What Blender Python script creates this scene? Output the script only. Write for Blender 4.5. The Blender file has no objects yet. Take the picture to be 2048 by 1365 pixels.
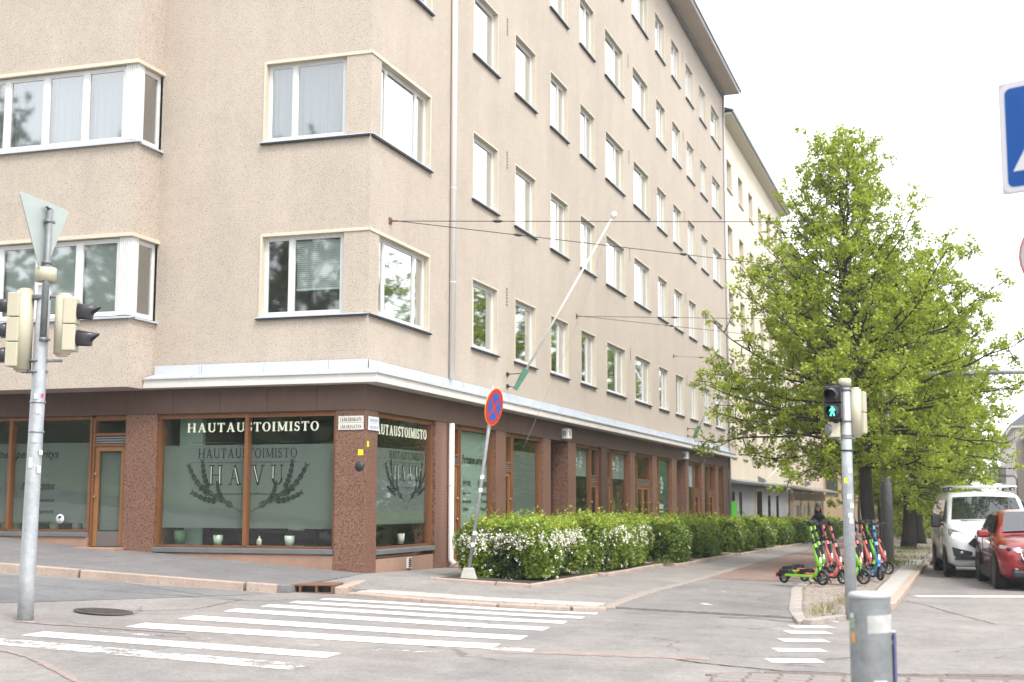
import bpy, math, random
import numpy as np
from mathutils import Vector, Matrix

sc = bpy.context.scene
C = sc.collection
PI = math.pi
R = math.radians

# ------------------------------------------------------------------ camera
cam_d = bpy.data.cameras.new("camera")
cam_d.sensor_width = 36.0
cam_d.lens = 46.69
cam_d.clip_end = 3000
cam = bpy.data.objects.new("camera", cam_d)
C.objects.link(cam)
yaw, pitch, roll = R(-18.2237), R(6.9463), R(0.112)
fw = Vector((math.sin(yaw)*math.cos(pitch), math.cos(yaw)*math.cos(pitch), math.sin(pitch)))
rt = Vector((math.cos(yaw), -math.sin(yaw), 0))
up = rt.cross(fw)
rt2 = rt*math.cos(roll) + up*math.sin(roll)
up2 = up*math.cos(roll) - rt*math.sin(roll)
mw = Matrix((rt2, up2, -fw)).transposed().to_4x4()
mw.translation = Vector((9.7975, -21.5255, 1.65))
cam.matrix_world = mw
sc.camera = cam
cam_d.dof.use_dof = True
cam_d.dof.focus_distance = 19.5
cam_d.dof.aperture_fstop = 2.2

# ------------------------------------------------------------------ sky and sun (bright overcast)
w = bpy.data.worlds.new("World")
sc.world = w
w.use_nodes = True
nt = w.node_tree
nt.nodes.clear()
sky = nt.nodes.new("ShaderNodeTexSky")
sky.sky_type = 'NISHITA'
sky.sun_disc = False
SUN_EL, SUN_AZ = 52.0, 128.0          # azimuth clockwise from +Y
sky.sun_elevation = R(SUN_EL)
sky.sun_rotation = R(SUN_AZ)
hsv = nt.nodes.new("ShaderNodeHueSaturation")
hsv.inputs['Saturation'].default_value = 0.25
nt.links.new(sky.outputs[0], hsv.inputs['Color'])
mixw = nt.nodes.new("ShaderNodeMixRGB")     # cloud layer: an even pale grey veil over the sky
mixw.inputs[0].default_value = 0.8
nt.links.new(hsv.outputs[0], mixw.inputs[1])
mixw.inputs[2].default_value = (9.6, 9.9, 10.2, 1)
bg = nt.nodes.new("ShaderNodeBackground")
bg.inputs[1].default_value = 0.10
wo = nt.nodes.new("ShaderNodeOutputWorld")
nt.links.new(mixw.outputs[0], bg.inputs[0])
nt.links.new(bg.outputs[0], wo.inputs[0])

sun_d = bpy.data.lights.new("sun", 'SUN')
sun_d.energy = 1.25
sun_d.angle = R(18)
sun_d.color = (1.0, 0.96, 0.9)
sun = bpy.data.objects.new("sun", sun_d)
C.objects.link(sun)
sd = Vector((math.sin(R(SUN_AZ))*math.cos(R(SUN_EL)), math.cos(R(SUN_AZ))*math.cos(R(SUN_EL)), math.sin(R(SUN_EL))))
sun.rotation_euler = sd.to_track_quat('Z', 'Y').to_euler()

vs = sc.view_settings
vs.view_transform = 'Standard'
vs.look = 'None'
vs.gamma = 1.0
vs.exposure = 1.55
vs.use_curve_mapping = False
sc.cycles.max_bounces = 8
sc.cycles.transparent_max_bounces = 16
sc.cycles.caustics_reflective = False
sc.cycles.caustics_refractive = False

# ------------------------------------------------------------------ helpers
class MB:
    """collects shapes for one mesh"""
    def __init__(s):
        s.v, s.f, s.m, s.s = [], [], [], []
    def add(s, vs, fs, mi=0, sm=False):
        o = len(s.v)
        s.v.extend([tuple(p) for p in vs])
        for f in fs:
            s.f.append(tuple(o+i for i in f)); s.m.append(mi); s.s.append(sm)
        return s
    def quad(s, a, b, c, d, mi=0):
        return s.add([a, b, c, d], [(0, 1, 2, 3)], mi)
    def box(s, x0, x1, y0, y1, z0, z1, mi=0):
        v = [(x0,y0,z0),(x1,y0,z0),(x1,y1,z0),(x0,y1,z0),(x0,y0,z1),(x1,y0,z1),(x1,y1,z1),(x0,y1,z1)]
        return s.add(v, [(0,3,2,1),(4,5,6,7),(0,1,5,4),(1,2,6,5),(2,3,7,6),(3,0,4,7)], mi)
    def obox(s, c, ax, ay, az, h, mi=0):
        c = Vector(c); ax = Vector(ax).normalized(); ay = Vector(ay).normalized(); az = Vector(az).normalized()
        v = []
        for k in (-1, 1):
            for (i, j) in ((-1,-1),(1,-1),(1,1),(-1,1)):
                v.append(c + ax*(i*h[0]) + ay*(j*h[1]) + az*(k*h[2]))
        return s.add(v, [(0,3,2,1),(4,5,6,7),(0,1,5,4),(1,2,6,5),(2,3,7,6),(3,0,4,7)], mi)
    def bar(s, p0, p1, w, t, up=(0,0,1), mi=0):
        p0 = Vector(p0); p1 = Vector(p1); d = p1-p0
        az = d.normalized(); ax = az.cross(Vector(up))
        if ax.length < 1e-4: ax = Vector((1,0,0))
        ax.normalize(); ay = ax.cross(az)
        return s.obox((p0+p1)/2, ax, ay, az, (w/2, t/2, d.length/2), mi)
    def tube(s, pts, rads, n=8, mi=0, caps=True, sm=True):
        pts = [Vector(p) for p in pts]
        if not hasattr(rads, '__len__'): rads = [rads]*len(pts)
        o = len(s.v); ref = Vector((0.31, 0.77, 0.55))
        for i, p in enumerate(pts):
            d = (pts[min(i+1, len(pts)-1)] - pts[max(i-1, 0)]).normalized()
            if i == 0:
                a = d.cross(ref)
                if a.length < .1: a = d.cross(Vector((1,0,0)))
                a.normalize()
            else:
                a = (a - d*a.dot(d)).normalized()
            b = d.cross(a)
            for k in range(n):
                t = 2*PI*k/n
                s.v.append(tuple(p + (a*math.cos(t) + b*math.sin(t))*rads[i]))
        for i in range(len(pts)-1):
            for k in range(n):
                k2 = (k+1) % n
                s.f.append((o+i*n+k, o+i*n+k2, o+(i+1)*n+k2, o+(i+1)*n+k)); s.m.append(mi); s.s.append(sm)
        if caps:
            s.f.append(tuple(o+k for k in reversed(range(n)))); s.m.append(mi); s.s.append(False)
            q = o+(len(pts)-1)*n
            s.f.append(tuple(q+k for k in range(n))); s.m.append(mi); s.s.append(False)
        return s
    def cyl(s, p0, p1, r0, r1=None, n=16, mi=0, caps=True):
        return s.tube([p0, p1], [r0, r0 if r1 is None else r1], n, mi, caps)
    def lathe(s, prof, n=24, c=(0,0,0), axis='z', mi=0, sm=True):
        o = len(s.v)
        for (r, z) in prof:
            for k in range(n):
                t = 2*PI*k/n
                if axis == 'z': p = (c[0]+r*math.cos(t), c[1]+r*math.sin(t), c[2]+z)
                elif axis == 'x': p = (c[0]+z, c[1]+r*math.cos(t), c[2]+r*math.sin(t))
                else: p = (c[0]+r*math.sin(t), c[1]+z, c[2]+r*math.cos(t))
                s.v.append(p)
        for i in range(len(prof)-1):
            for k in range(n):
                k2 = (k+1) % n
                s.f.append((o+i*n+k, o+i*n+k2, o+(i+1)*n+k2, o+(i+1)*n+k)); s.m.append(mi); s.s.append(sm)
        return s
    def prism(s, poly, d0, d1, axis='y', mi=0):
        """extrude a 2D polygon: axis y -> (x,z) polygon, x -> (y,z), z -> (x,y)"""
        def P(p, d):
            return {'y': (p[0], d, p[1]), 'x': (d, p[0], p[1]), 'z': (p[0], p[1], d)}[axis]
        n = len(poly)
        v = [P(p, d0) for p in poly] + [P(p, d1) for p in poly]
        f = [tuple(range(n)), tuple(reversed(range(n, 2*n)))] + [(i, i+n, (i+1) % n + n, (i+1) % n) for i in range(n)]
        return s.add(v, f, mi)
    def mesh(s, name, mats):
        me = bpy.data.meshes.new(name)
        me.from_pydata(s.v, [], s.f)
        for m in (mats if isinstance(mats, (list, tuple)) else [mats]): me.materials.append(m)
        me.polygons.foreach_set('material_index', s.m)
        me.polygons.foreach_set('use_smooth', s.s)
        me.update()
        return me
    def build(s, name, mats, parent=None, loc=None, rz=0, bevel=0, seg=2, subd=0, fix=True):
        me = s.mesh(name, mats)
        if fix:
            import bmesh
            b = bmesh.new(); b.from_mesh(me); bmesh.ops.recalc_face_normals(b, faces=b.faces); b.to_mesh(me); b.free()
        return link(name, me, parent, loc, rz, bevel, seg, subd)

def link(name, me, parent=None, loc=None, rz=0, bevel=0, seg=2, subd=0):
    o = bpy.data.objects.new(name, me)
    C.objects.link(o)
    if parent: o.parent = parent
    if loc is not None: o.location = loc
    if rz: o.rotation_euler.z = rz
    if bevel:
        md = o.modifiers.new('bevel', 'BEVEL'); md.width = bevel; md.segments = seg; md.limit_method = 'ANGLE'; md.angle_limit = R(35)
    if subd:
        md = o.modifiers.new('sub', 'SUBSURF'); md.levels = subd; md.render_levels = subd
    return o

def npmesh(name, verts, faces, mats, smooth=False):
    me = bpy.data.meshes.new(name)
    n, k = faces.shape
    me.vertices.add(len(verts)); me.vertices.foreach_set('co', np.asarray(verts, np.float32).ravel())
    me.loops.add(n*k); me.loops.foreach_set('vertex_index', faces.astype(np.int32).ravel())
    me.polygons.add(n); me.polygons.foreach_set('loop_start', np.arange(0, n*k, k, dtype=np.int32))
    me.polygons.foreach_set('loop_total', np.full(n, k, np.int32))
    if smooth: me.polygons.foreach_set('use_smooth', np.ones(n, bool))
    for m in (mats if isinstance(mats, (list, tuple)) else [mats]): me.materials.append(m)
    me.update(calc_edges=True); me.validate()
    return me

def tag(o, label=None, cat=None, group=None, kind=None):
    if label: o['label'] = label
    if cat: o['category'] = cat
    if group: o['group'] = group
    if kind: o['kind'] = kind
    return o

def thing(name, label, cat, loc=(0,0,0), rz=0, group=None):
    o = bpy.data.objects.new(name, None)
    C.objects.link(o)
    o.empty_display_size = .2
    o.location = loc; o.rotation_euler = (0, 0, rz)
    return tag(o, label, cat, group)

def copy_tree(src, loc=None, rz=None, label=None, parent=None):
    c = src.copy(); C.objects.link(c)
    if parent: c.parent = parent
    if loc is not None: c.location = loc
    if rz is not None: c.rotation_euler.z = rz
    if label: c['label'] = label
    for ch in list(src.children): copy_tree(ch, parent=c)
    return c

def structure(o): o['kind'] = 'structure'; return o

# ------------------------------------------------------------------ materials
def nodes(m):
    m.use_nodes = True
    n = m.node_tree
    n.nodes.clear()
    return n, n.nodes, n.links

def noise(N, L, co, scale, detail=3, rough=.55, stretch=None):
    t = N.new("ShaderNodeTexNoise"); t.inputs['Scale'].default_value = scale
    t.inputs['Detail'].default_value = detail; t.inputs['Roughness'].default_value = rough
    if stretch:
        mp = N.new("ShaderNodeMapping"); mp.inputs['Scale'].default_value = stretch
        L.new(co, mp.inputs[0]); L.new(mp.outputs[0], t.inputs['Vector'])
    else: L.new(co, t.inputs['Vector'])
    return t.outputs['Fac']

def maprange(N, L, v, a, b, c, d):
    t = N.new("ShaderNodeMapRange"); t.inputs[1].default_value = a; t.inputs[2].default_value = b
    t.inputs[3].default_value = c; t.inputs[4].default_value = d
    L.new(v, t.inputs[0]); return t.outputs[0]

def mul(N, L, c, v):
    t = N.new("ShaderNodeMixRGB"); t.blend_type = 'MULTIPLY'; t.inputs[0].default_value = 1
    if isinstance(c, tuple): t.inputs[1].default_value = (*c[:3], 1)
    else: L.new(c, t.inputs[1])
    L.new(v, t.inputs[2]); return t.outputs[0]

def mixc(N, L, fac, a, b):
    t = N.new("ShaderNodeMixRGB")
    if isinstance(fac, float): t.inputs[0].default_value = fac
    else: L.new(fac, t.inputs[0])
    for i, c in ((1, a), (2, b)):
        if isinstance(c, tuple): t.inputs[i].default_value = (*c[:3], 1)
        else: L.new(c, t.inputs[i])
    return t.outputs[0]

def M(name, col, rough=.6, metal=0., layers=(), bump=0., bscale=40., spec=.5, emit=None, specks=None, coat=0.):
    """layers: (scale, amount[, stretch]) multiplies the colour by noise; specks: (scale, threshold, colour)"""
    m = bpy.data.materials.new(name)
    n, N, L = nodes(m)
    out = N.new("ShaderNodeOutputMaterial"); p = N.new("ShaderNodeBsdfPrincipled")
    L.new(p.outputs[0], out.inputs[0])
    co = N.new("ShaderNodeTexCoord").outputs['Object']
    c = tuple(col)
    for s in (specks or ()):
        f = maprange(N, L, noise(N, L, co, s[0], 2, .5), s[1]-.03, s[1]+.03, 1., 0.) if s[1] < .5 else maprange(N, L, noise(N, L, co, s[0], 2, .5), s[1]-.03, s[1]+.03, 0., 1.)
        c = mixc(N, L, f, c, tuple(s[2]))
    for ly in layers:
        f = noise(N, L, co, ly[0], 4, .6, ly[2] if len(ly) > 2 else None)
        c = mul(N, L, c, maprange(N, L, f, .25, .75, 1-ly[1], 1+ly[1]))
    if isinstance(c, tuple): p.inputs['Base Color'].default_value = (*c[:3], 1)
    else: L.new(c, p.inputs['Base Color'])
    p.inputs['Roughness'].default_value = rough
    p.inputs['Metallic'].default_value = metal
    p.inputs['Specular IOR Level'].default_value = spec
    p.inputs['Coat Weight'].default_value = coat
    p.inputs['Coat Roughness'].default_value = .04
    if bump:
        b = N.new("ShaderNodeBump"); b.inputs['Strength'].default_value = bump; b.inputs['Distance'].default_value = .01
        L.new(noise(N, L, co, bscale, 3), b.inputs['Height']); L.new(b.outputs[0], p.inputs['Normal'])
    if emit:
        p.inputs['Emission Color'].default_value = (*emit[0], 1); p.inputs['Emission Strength'].default_value = emit[1]
    return m

def glass_mat(name, tint=(.80,.88,.84), r0=.16, power=1.5, gain=.95, rough=0.0, wav=0.0):
    """clear pane; reflectance of its two or three sheets rises from r0 face on towards grazing"""
    m = bpy.data.materials.new(name)
    n, N, L = nodes(m)
    out = N.new("ShaderNodeOutputMaterial"); mx = N.new("ShaderNodeMixShader")
    tr = N.new("ShaderNodeBsdfTransparent"); tr.inputs[0].default_value = (*tint, 1)
    gl = N.new("ShaderNodeBsdfGlossy"); gl.inputs['Roughness'].default_value = rough; gl.inputs[0].default_value = (.97,.985,1,1)
    lw = N.new("ShaderNodeLayerWeight"); lw.inputs['Blend'].default_value = .5
    pw = N.new("ShaderNodeMath"); pw.operation = 'POWER'; pw.inputs[1].default_value = power; L.new(lw.outputs['Facing'], pw.inputs[0])
    fr = N.new("ShaderNodeMath"); fr.operation = 'MULTIPLY_ADD'; fr.use_clamp = True; fr.inputs[1].default_value = gain; fr.inputs[2].default_value = r0; L.new(pw.outputs[0], fr.inputs[0])
    if wav:
        b = N.new("ShaderNodeBump"); b.inputs['Strength'].default_value = wav; b.inputs['Distance'].default_value = .02
        co = N.new("ShaderNodeTexCoord").outputs['Object']
        L.new(noise(N, L, co, 1.6, 2), b.inputs['Height']); L.new(b.outputs[0], gl.inputs['Normal'])
    L.new(fr.outputs[0], mx.inputs[0]); L.new(tr.outputs[0], mx.inputs[1]); L.new(gl.outputs[0], mx.inputs[2])
    L.new(mx.outputs[0], out.inputs[0])
    return m

def leaf_mat(name, c1, c2, trans=.4, scale=1.2):
    m = bpy.data.materials.new(name)
    n, N, L = nodes(m)
    out = N.new("ShaderNodeOutputMaterial"); mx = N.new("ShaderNodeMixShader"); mx.inputs[0].default_value = trans
    d = N.new("ShaderNodeBsdfDiffuse"); t = N.new("ShaderNodeBsdfTranslucent")
    co = N.new("ShaderNodeTexCoord").outputs['Object']
    c = mixc(N, L, maprange(N, L, noise(N, L, co, scale, 2), .35, .65, 0, 1), tuple(c1), tuple(c2))
    c = mul(N, L, c, maprange(N, L, noise(N, L, co, 9, 2), .3, .7, .65, 1.35))
    L.new(c, d.inputs[0]); L.new(c, t.inputs[0])
    L.new(d.outputs[0], mx.inputs[1]); L.new(t.outputs[0], mx.inputs[2])
    g = N.new("ShaderNodeBsdfGlossy"); g.inputs['Roughness'].default_value = .45
    m2 = N.new("ShaderNodeMixShader"); m2.inputs[0].default_value = .04
    L.new(mx.outputs[0], m2.inputs[1]); L.new(g.outputs[0], m2.inputs[2])
    L.new(m2.outputs[0], out.inputs[0])
    return m

def frosted_mat(name, col, alpha=.75):
    m = bpy.data.materials.new(name)
    n, N, L = nodes(m)
    out = N.new("ShaderNodeOutputMaterial"); a = N.new("ShaderNodeMixShader"); a.inputs[0].default_value = alpha
    tr = N.new("ShaderNodeBsdfTransparent"); mx = N.new("ShaderNodeMixShader"); mx.inputs[0].default_value = .35
    d = N.new("ShaderNodeBsdfDiffuse"); t = N.new("ShaderNodeBsdfTranslucent")
    d.inputs[0].default_value = (*col, 1); t.inputs[0].default_value = (*col, 1)
    L.new(d.outputs[0], mx.inputs[1]); L.new(t.outputs[0], mx.inputs[2])
    L.new(tr.outputs[0], a.inputs[1]); L.new(mx.outputs[0], a.inputs[2]); L.new(a.outputs[0], out.inputs[0])
    return m

m_stucco = M('roughcast_render', (.458,.390,.327), .92, specks=((46, .38, (.19,.155,.125)), (66, .64, (.58,.51,.44))),
             layers=((.22,.06), (1.5,.04,(1,1,.07)), (3.2,.022,(1,1,.04)), (.9,.045), (5,.05)), bump=.5, bscale=60, spec=.2)
m_cream = M('cream_paint', (.58,.52,.41), .55, layers=((3,.06),))
m_white = M('white_window_paint', (.66,.66,.64), .4, layers=((5,.04),))
m_metal = M('grey_sheet_metal', (.50,.54,.60), .42, .15, layers=((2,.06),))
m_dark = M('dark_sheet_metal', (.025,.028,.033), .5)
m_flash = M('pale_blue_sheet_metal', (.55,.585,.64), .42, .1, layers=((1.5,.06),(12,.03)))
m_board = M('white_cornice_paint', (.60,.575,.54), .55, layers=((2,.08,(1,1,1)),(9,.04)))
m_fascia = M('brown_fascia', (.108,.062,.047), .6, .0, layers=((1.5,.12,(6,6,1)),(.5,.1)))
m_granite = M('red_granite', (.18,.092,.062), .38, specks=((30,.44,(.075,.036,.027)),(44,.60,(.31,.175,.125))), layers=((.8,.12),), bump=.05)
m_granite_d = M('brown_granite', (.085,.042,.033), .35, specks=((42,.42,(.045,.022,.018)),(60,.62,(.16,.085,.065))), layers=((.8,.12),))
m_plinth = M('pink_plinth_stone', (.31,.19,.135), .75, layers=((1.2,.15),(8,.08)), bump=.1)
m_wood = M('brown_wood_frame', (.185,.075,.028), .45, layers=((6,.18,(1,1,.15)),))
m_wood_l = M('lighter_wood', (.27,.125,.045), .45, layers=((6,.15,(1,1,.15)),))
m_sill = M('steel_sill', (.30,.31,.32), .35, .5, layers=((3,.1),))
m_glass = glass_mat('window_glass', (.86,.93,.90), .14, 1.35, 1.0, rough=.035, wav=.012)
m_shopglass = glass_mat('shop_glass', (.92,.97,.94), .065, 2.8, .42, rough=.02, wav=.01)
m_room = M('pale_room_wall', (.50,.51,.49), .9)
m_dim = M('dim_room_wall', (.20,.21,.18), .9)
m_blind = M('venetian_blind', (.68,.72,.70), .5)
m_black = M('black_plastic', (.012,.012,.014), .4)
m_rubber = M('black_rubber', (.015,.015,.016), .8)
m_visor = M('dark_visor', (.035,.033,.042), .35)
m_galv = M('galvanised_steel', (.40,.42,.44), .5, .35, layers=((7,.18),(30,.10)), bump=.05)
m_galv_d = M('weathered_steel', (.20,.21,.22), .55, .4, layers=((7,.18),(22,.10)))
m_signal = M('cream_signal_plastic', (.46,.425,.32), .5, layers=((4,.06),))
m_signback = M('grey_sign_back', (.40,.44,.42), .5, .2, layers=((5,.06),))
m_letter = M('cream_letter', (.82,.78,.66), .5)
m_letter_glow = M('glow_cream_letter', (.82,.78,.66), .5, emit=((1,.93,.76), .10))  # cream letters given a faint emission of their own
m_ink = M('dark_print', (.012,.017,.016), .6)
m_ink_s = M('soft_dark_print', (.022,.028,.026), .7)
m_plate = M('street_plate', (.72,.68,.62), .4)
m_plate_b = M('faded_street_plate', (.68,.70,.74), .3)
m_print_w = M('white_print', (.85,.86,.86), .5)
m_frost = frosted_mat('frosted_film', (.225,.252,.232), .88)
m_frost_p = frosted_mat('pale_frosted_film', (.40,.46,.43), .92)
m_frost_g = frosted_mat('greenish_film', (.42,.54,.47), .88)
m_yellow = M('yellow_sticker', (.80,.72,.02), .5)
m_stone_k = M('pink_granite_kerb', (.37,.29,.24), .8, specks=((60,.38,(.24,.16,.12)),), layers=((2,.15),(9,.1)), bump=.3, bscale=30)
m_slab = M('pale_paving_slab', (.37,.345,.32), .85, layers=((2.5,.12),(25,.08)), bump=.15)
m_bark = M('dark_bark', (.038,.031,.027), .95, layers=((3,.3,(1,1,.2)),), bump=.9, bscale=14)
m_soil = M('dark_soil', (.05,.035,.028), 1., layers=((12,.4),), bump=.8, bscale=25)
m_lime = leaf_mat('lime_leaf', (.40,.48,.045), (.28,.36,.026), .52)
m_lime_b = leaf_mat('deep_lime_leaf', (.33,.415,.035), (.21,.29,.020), .5)
m_mirror = leaf_mat('park_leaf', (.16,.20,.08), (.11,.15,.055), .4)
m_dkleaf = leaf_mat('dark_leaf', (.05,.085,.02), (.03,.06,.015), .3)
m_hedge = leaf_mat('hedge_leaf', (.24,.33,.035), (.15,.225,.02), .38, 1.6)
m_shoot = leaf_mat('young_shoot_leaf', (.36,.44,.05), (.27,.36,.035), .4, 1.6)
m_hedge_b = leaf_mat('darker_hedge_leaf', (.20,.285,.035), (.12,.19,.02), .38, 1.6)
m_flower = M('white_blossom', (.78,.76,.66), .8)
m_grass = leaf_mat('grass_blade', (.11,.17,.03), (.20,.20,.08), .3)
m_drygrass = leaf_mat('dry_grass_blade', (.40,.36,.20), (.28,.28,.11), .3)
m_iron = M('rusty_cast_iron', (.17,.085,.05), .8, .2, layers=((8,.25),), bump=.3)
m_iron_d = M('worn_cast_iron', (.10,.085,.078), .7, .5, layers=((6,.2),), bump=.3, bscale=60)
m_wire = M('dark_wire', (.03,.022,.022), .5)
m_wire_p = M('thin_grey_wire', (.25,.25,.26), .5)
m_pole_w = M('white_pole_paint', (.74,.71,.68), .4)
m_green_b = M('green_bracket', (.10,.24,.16), .5, layers=((6,.15),))

# ------------------------------------------------------------------ terrain
FY = ([-30,-12,-3,0,6,14,60], [0.4,0.8,0.95,1,0.68,0.45,0.3])
def S(x, y):
    base = float(np.interp(x, [-40,-8,0,4,8,30], [3.35,0.885,0.29,0.12,0.0,-0.12]))
    fy = float(np.interp(y, *FY))
    drop = .008*min(max(0., y-14), 116)
    if x < 0: return 0.29*fy + (base-0.29) - drop
    return (base*fy if base > 0 else base) - drop

def asphalt(name, col, tint2, cracks=True, sp=1.):
    m = bpy.data.materials.new(name)
    n, N, L = nodes(m)
    out = N.new("ShaderNodeOutputMaterial"); p = N.new("ShaderNodeBsdfPrincipled"); L.new(p.outputs[0], out.inputs[0])
    co = N.new("ShaderNodeTexCoord").outputs['Object']
    c = mixc(N, L, maprange(N, L, noise(N, L, co, .22, 4, .65), .40, .60, 0, 1), tuple(col), tuple(tint2))
    c = mul(N, L, c, maprange(N, L, noise(N, L, co, 75, 2, .7), .3, .7, 1-.30*sp, 1+.26*sp))
    c = mul(N, L, c, maprange(N, L, noise(N, L, co, 22, 3, .8), .3, .7, .86, 1.13))
    c = mul(N, L, c, maprange(N, L, noise(N, L, co, 1.1, 4, .65), .3, .7, .84, 1.12))
    c = mul(N, L, c, maprange(N, L, noise(N, L, co, 7, 4, .7), .3, .7, .88, 1.08))
    c = mul(N, L, c, maprange(N, L, noise(N, L, co, 2.2, 3, .6, (1, .12, 1)), .3, .7, .94, 1.05))
    if cracks:
        vo = N.new("ShaderNodeTexVoronoi"); vo.feature = 'DISTANCE_TO_EDGE'; vo.inputs['Scale'].default_value = .33
        wn = N.new("ShaderNodeTexNoise"); wn.inputs['Scale'].default_value = 1.4; wn.inputs['Detail'].default_value = 5
        L.new(co, wn.inputs['Vector'])
        va = N.new("ShaderNodeVectorMath"); va.operation = 'MULTIPLY_ADD'; va.inputs[1].default_value = (1.1,1.1,0)
        L.new(wn.outputs['Color'], va.inputs[0]); L.new(co, va.inputs[2]); L.new(va.outputs[0], vo.inputs['Vector'])
        e = maprange(N, L, vo.outputs['Distance'], .0025, .010, .62, 1.)
        gate = maprange(N, L, noise(N, L, co, .5, 2), .50, .56, 0, 1)
        c = mixc(N, L, gate, c, mul(N, L, c, e))
    L.new(c, p.inputs['Base Color'])
    p.inputs['Roughness'].default_value = .88; p.inputs['Specular IOR Level'].default_value = .3
    b = N.new("ShaderNodeBump"); b.inputs['Strength'].default_value = .5; b.inputs['Distance'].default_value = .006
    L.new(noise(N, L, co, 90, 2), b.inputs['Height']); L.new(b.outputs[0], p.inputs['Normal'])
    return m

m_road = asphalt('road_asphalt', (.250,.226,.212), (.205,.191,.184))
m_road_d = asphalt('darker_asphalt', (.165,.164,.169), (.190,.187,.188))
m_pave = asphalt('pavement_asphalt', (.190,.179,.177), (.162,.155,.156))
m_pave_l = asphalt('light_pavement_asphalt', (.255,.234,.216), (.226,.209,.198), False)
m_bike = asphalt('cycle_path_asphalt', (.212,.195,.187), (.193,.177,.172))
m_bikered = asphalt('red_cycle_asphalt', (.24,.165,.142), (.205,.148,.13), False)
m_cobble_bed = M('sandy_joint_bed', (.20,.165,.125), 1., layers=((9,.3),(40,.2)))

def wornpaint(name, amount):
    m = bpy.data.materials.new(name)
    n, N, L = nodes(m)
    out = N.new("ShaderNodeOutputMaterial"); p = N.new("ShaderNodeBsdfPrincipled")
    tr = N.new("ShaderNodeBsdfTransparent"); mx = N.new("ShaderNodeMixShader")
    co = N.new("ShaderNodeTexCoord").outputs['Object']
    f1 = noise(N, L, co, 3.2, 6, .75); f2 = noise(N, L, co, 55, 2, .6)
    ad = N.new("ShaderNodeMath"); ad.operation = 'MULTIPLY_ADD'; ad.inputs[1].default_value = .45
    L.new(f2, ad.inputs[0]); L.new(f1, ad.inputs[2])
    a = maprange(N, L, ad.outputs[0], amount-.03, amount+.05, 0., .97)
    c = mul(N, L, (.68,.655,.62), maprange(N, L, noise(N, L, co, 2.5, 4), .3, .7, .90, 1.06))
    L.new(c, p.inputs['Base Color']); p.inputs['Roughness'].default_value = .7
    L.new(a, mx.inputs[0]); L.new(tr.outputs[0], mx.inputs[1]); L.new(p.outputs[0], mx.inputs[2]); L.new(mx.outputs[0], out.inputs[0])
    return m
m_paint = wornpaint('road_paint', .575)
m_paint_w = wornpaint('worn_road_paint', .70)
m_paint_v = wornpaint('very_worn_road_paint', .80)

gx_ = sorted(set([-900,-400,-200,-120,-80,-60] + list(np.arange(-40, 31, 1.0)) + [35,45,60,90,140,220,400,900]))
gy_ = sorted(set([-900,-300,-100,-60,-45] + list(np.arange(-32, 31, 1.0)) + [35,40,50,60,80,100,130,170,220,300,500,900]))
g = MB()
nx, ny = len(gx_), len(gy_)
g.add([(x, y, S(x, y)) for y in gy_ for x in gx_],
      [(j*nx+i, j*nx+i+1, (j+1)*nx+i+1, (j+1)*nx+i) for j in range(ny-1) for i in range(nx-1)])
road = structure(g.build('road', m_road, fix=False))

def resample(pl, n):
    P = np.array(pl, float); d = np.r_[0, np.cumsum(np.linalg.norm(np.diff(P, axis=0), axis=1))]
    t = np.linspace(0, d[-1], n)
    return np.stack([np.interp(t, d, P[:, k]) for k in range(P.shape[1])], 1)

def strip(name, A, B, mat, nu=40, nv=6, off=None, parent=None, skirt=0.15, kind='structure'):
    """sheet between two polylines; 2D points lie on the road surface + off, 3D points as given"""
    A = resample(A, nu); B = resample(B, nu)
    mb = MB(); vs = []
    for i in range(nu):
        for j in range(nv+1):
            t = j/nv; q = A[i]*(1-t)+B[i]*t
            vs.append((q[0], q[1], q[2] if len(q) > 2 else S(q[0], q[1])+off))
    mb.add(vs, [(i*(nv+1)+j, i*(nv+1)+j+1, (i+1)*(nv+1)+j+1, (i+1)*(nv+1)+j) for i in range(nu-1) for j in range(nv)])
    if skirt:
        ring = [i*(nv+1) for i in range(nu)] + [(nu-1)*(nv+1)+j for j in range(1, nv+1)] + [i*(nv+1)+nv for i in range(nu-2, -1, -1)] + [j for j in range(nv-1, 0, -1)]
        low = [(vs[k][0], vs[k][1], vs[k][2]-skirt) for k in ring]
        n0 = len(mb.v); mb.add(low, [])
        n = len(ring)
        for k in range(n):
            mb.f.append((ring[k], ring[(k+1) % n], n0+(k+1) % n, n0+k)); mb.m.append(0); mb.s.append(False)
    o = mb.build(name, mat, parent)
    if kind and not parent: o['kind'] = kind
    return o

# left pavement along the side street, higher to the left
KL = [(0.10,-3.02), (-0.77,-3.32), (-2.09,-3.65), (-3.56,-4.06), (-4.23,-4.22), (-9.0,-5.5), (-22.0,-8.9)]
FB = [(0.0,0.05,.42), (-0.6,.05,.465), (-4.3,.05,.73), (-5.7,.05,.80), (-7.7,.05,.975), (-12,.05,1.32), (-22.0,.05,2.1)]
pav = strip('side_street_pavement', [(x, y, S(x, y)+.11) for x, y in KL], FB, m_pave, 40, 8)
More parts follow.
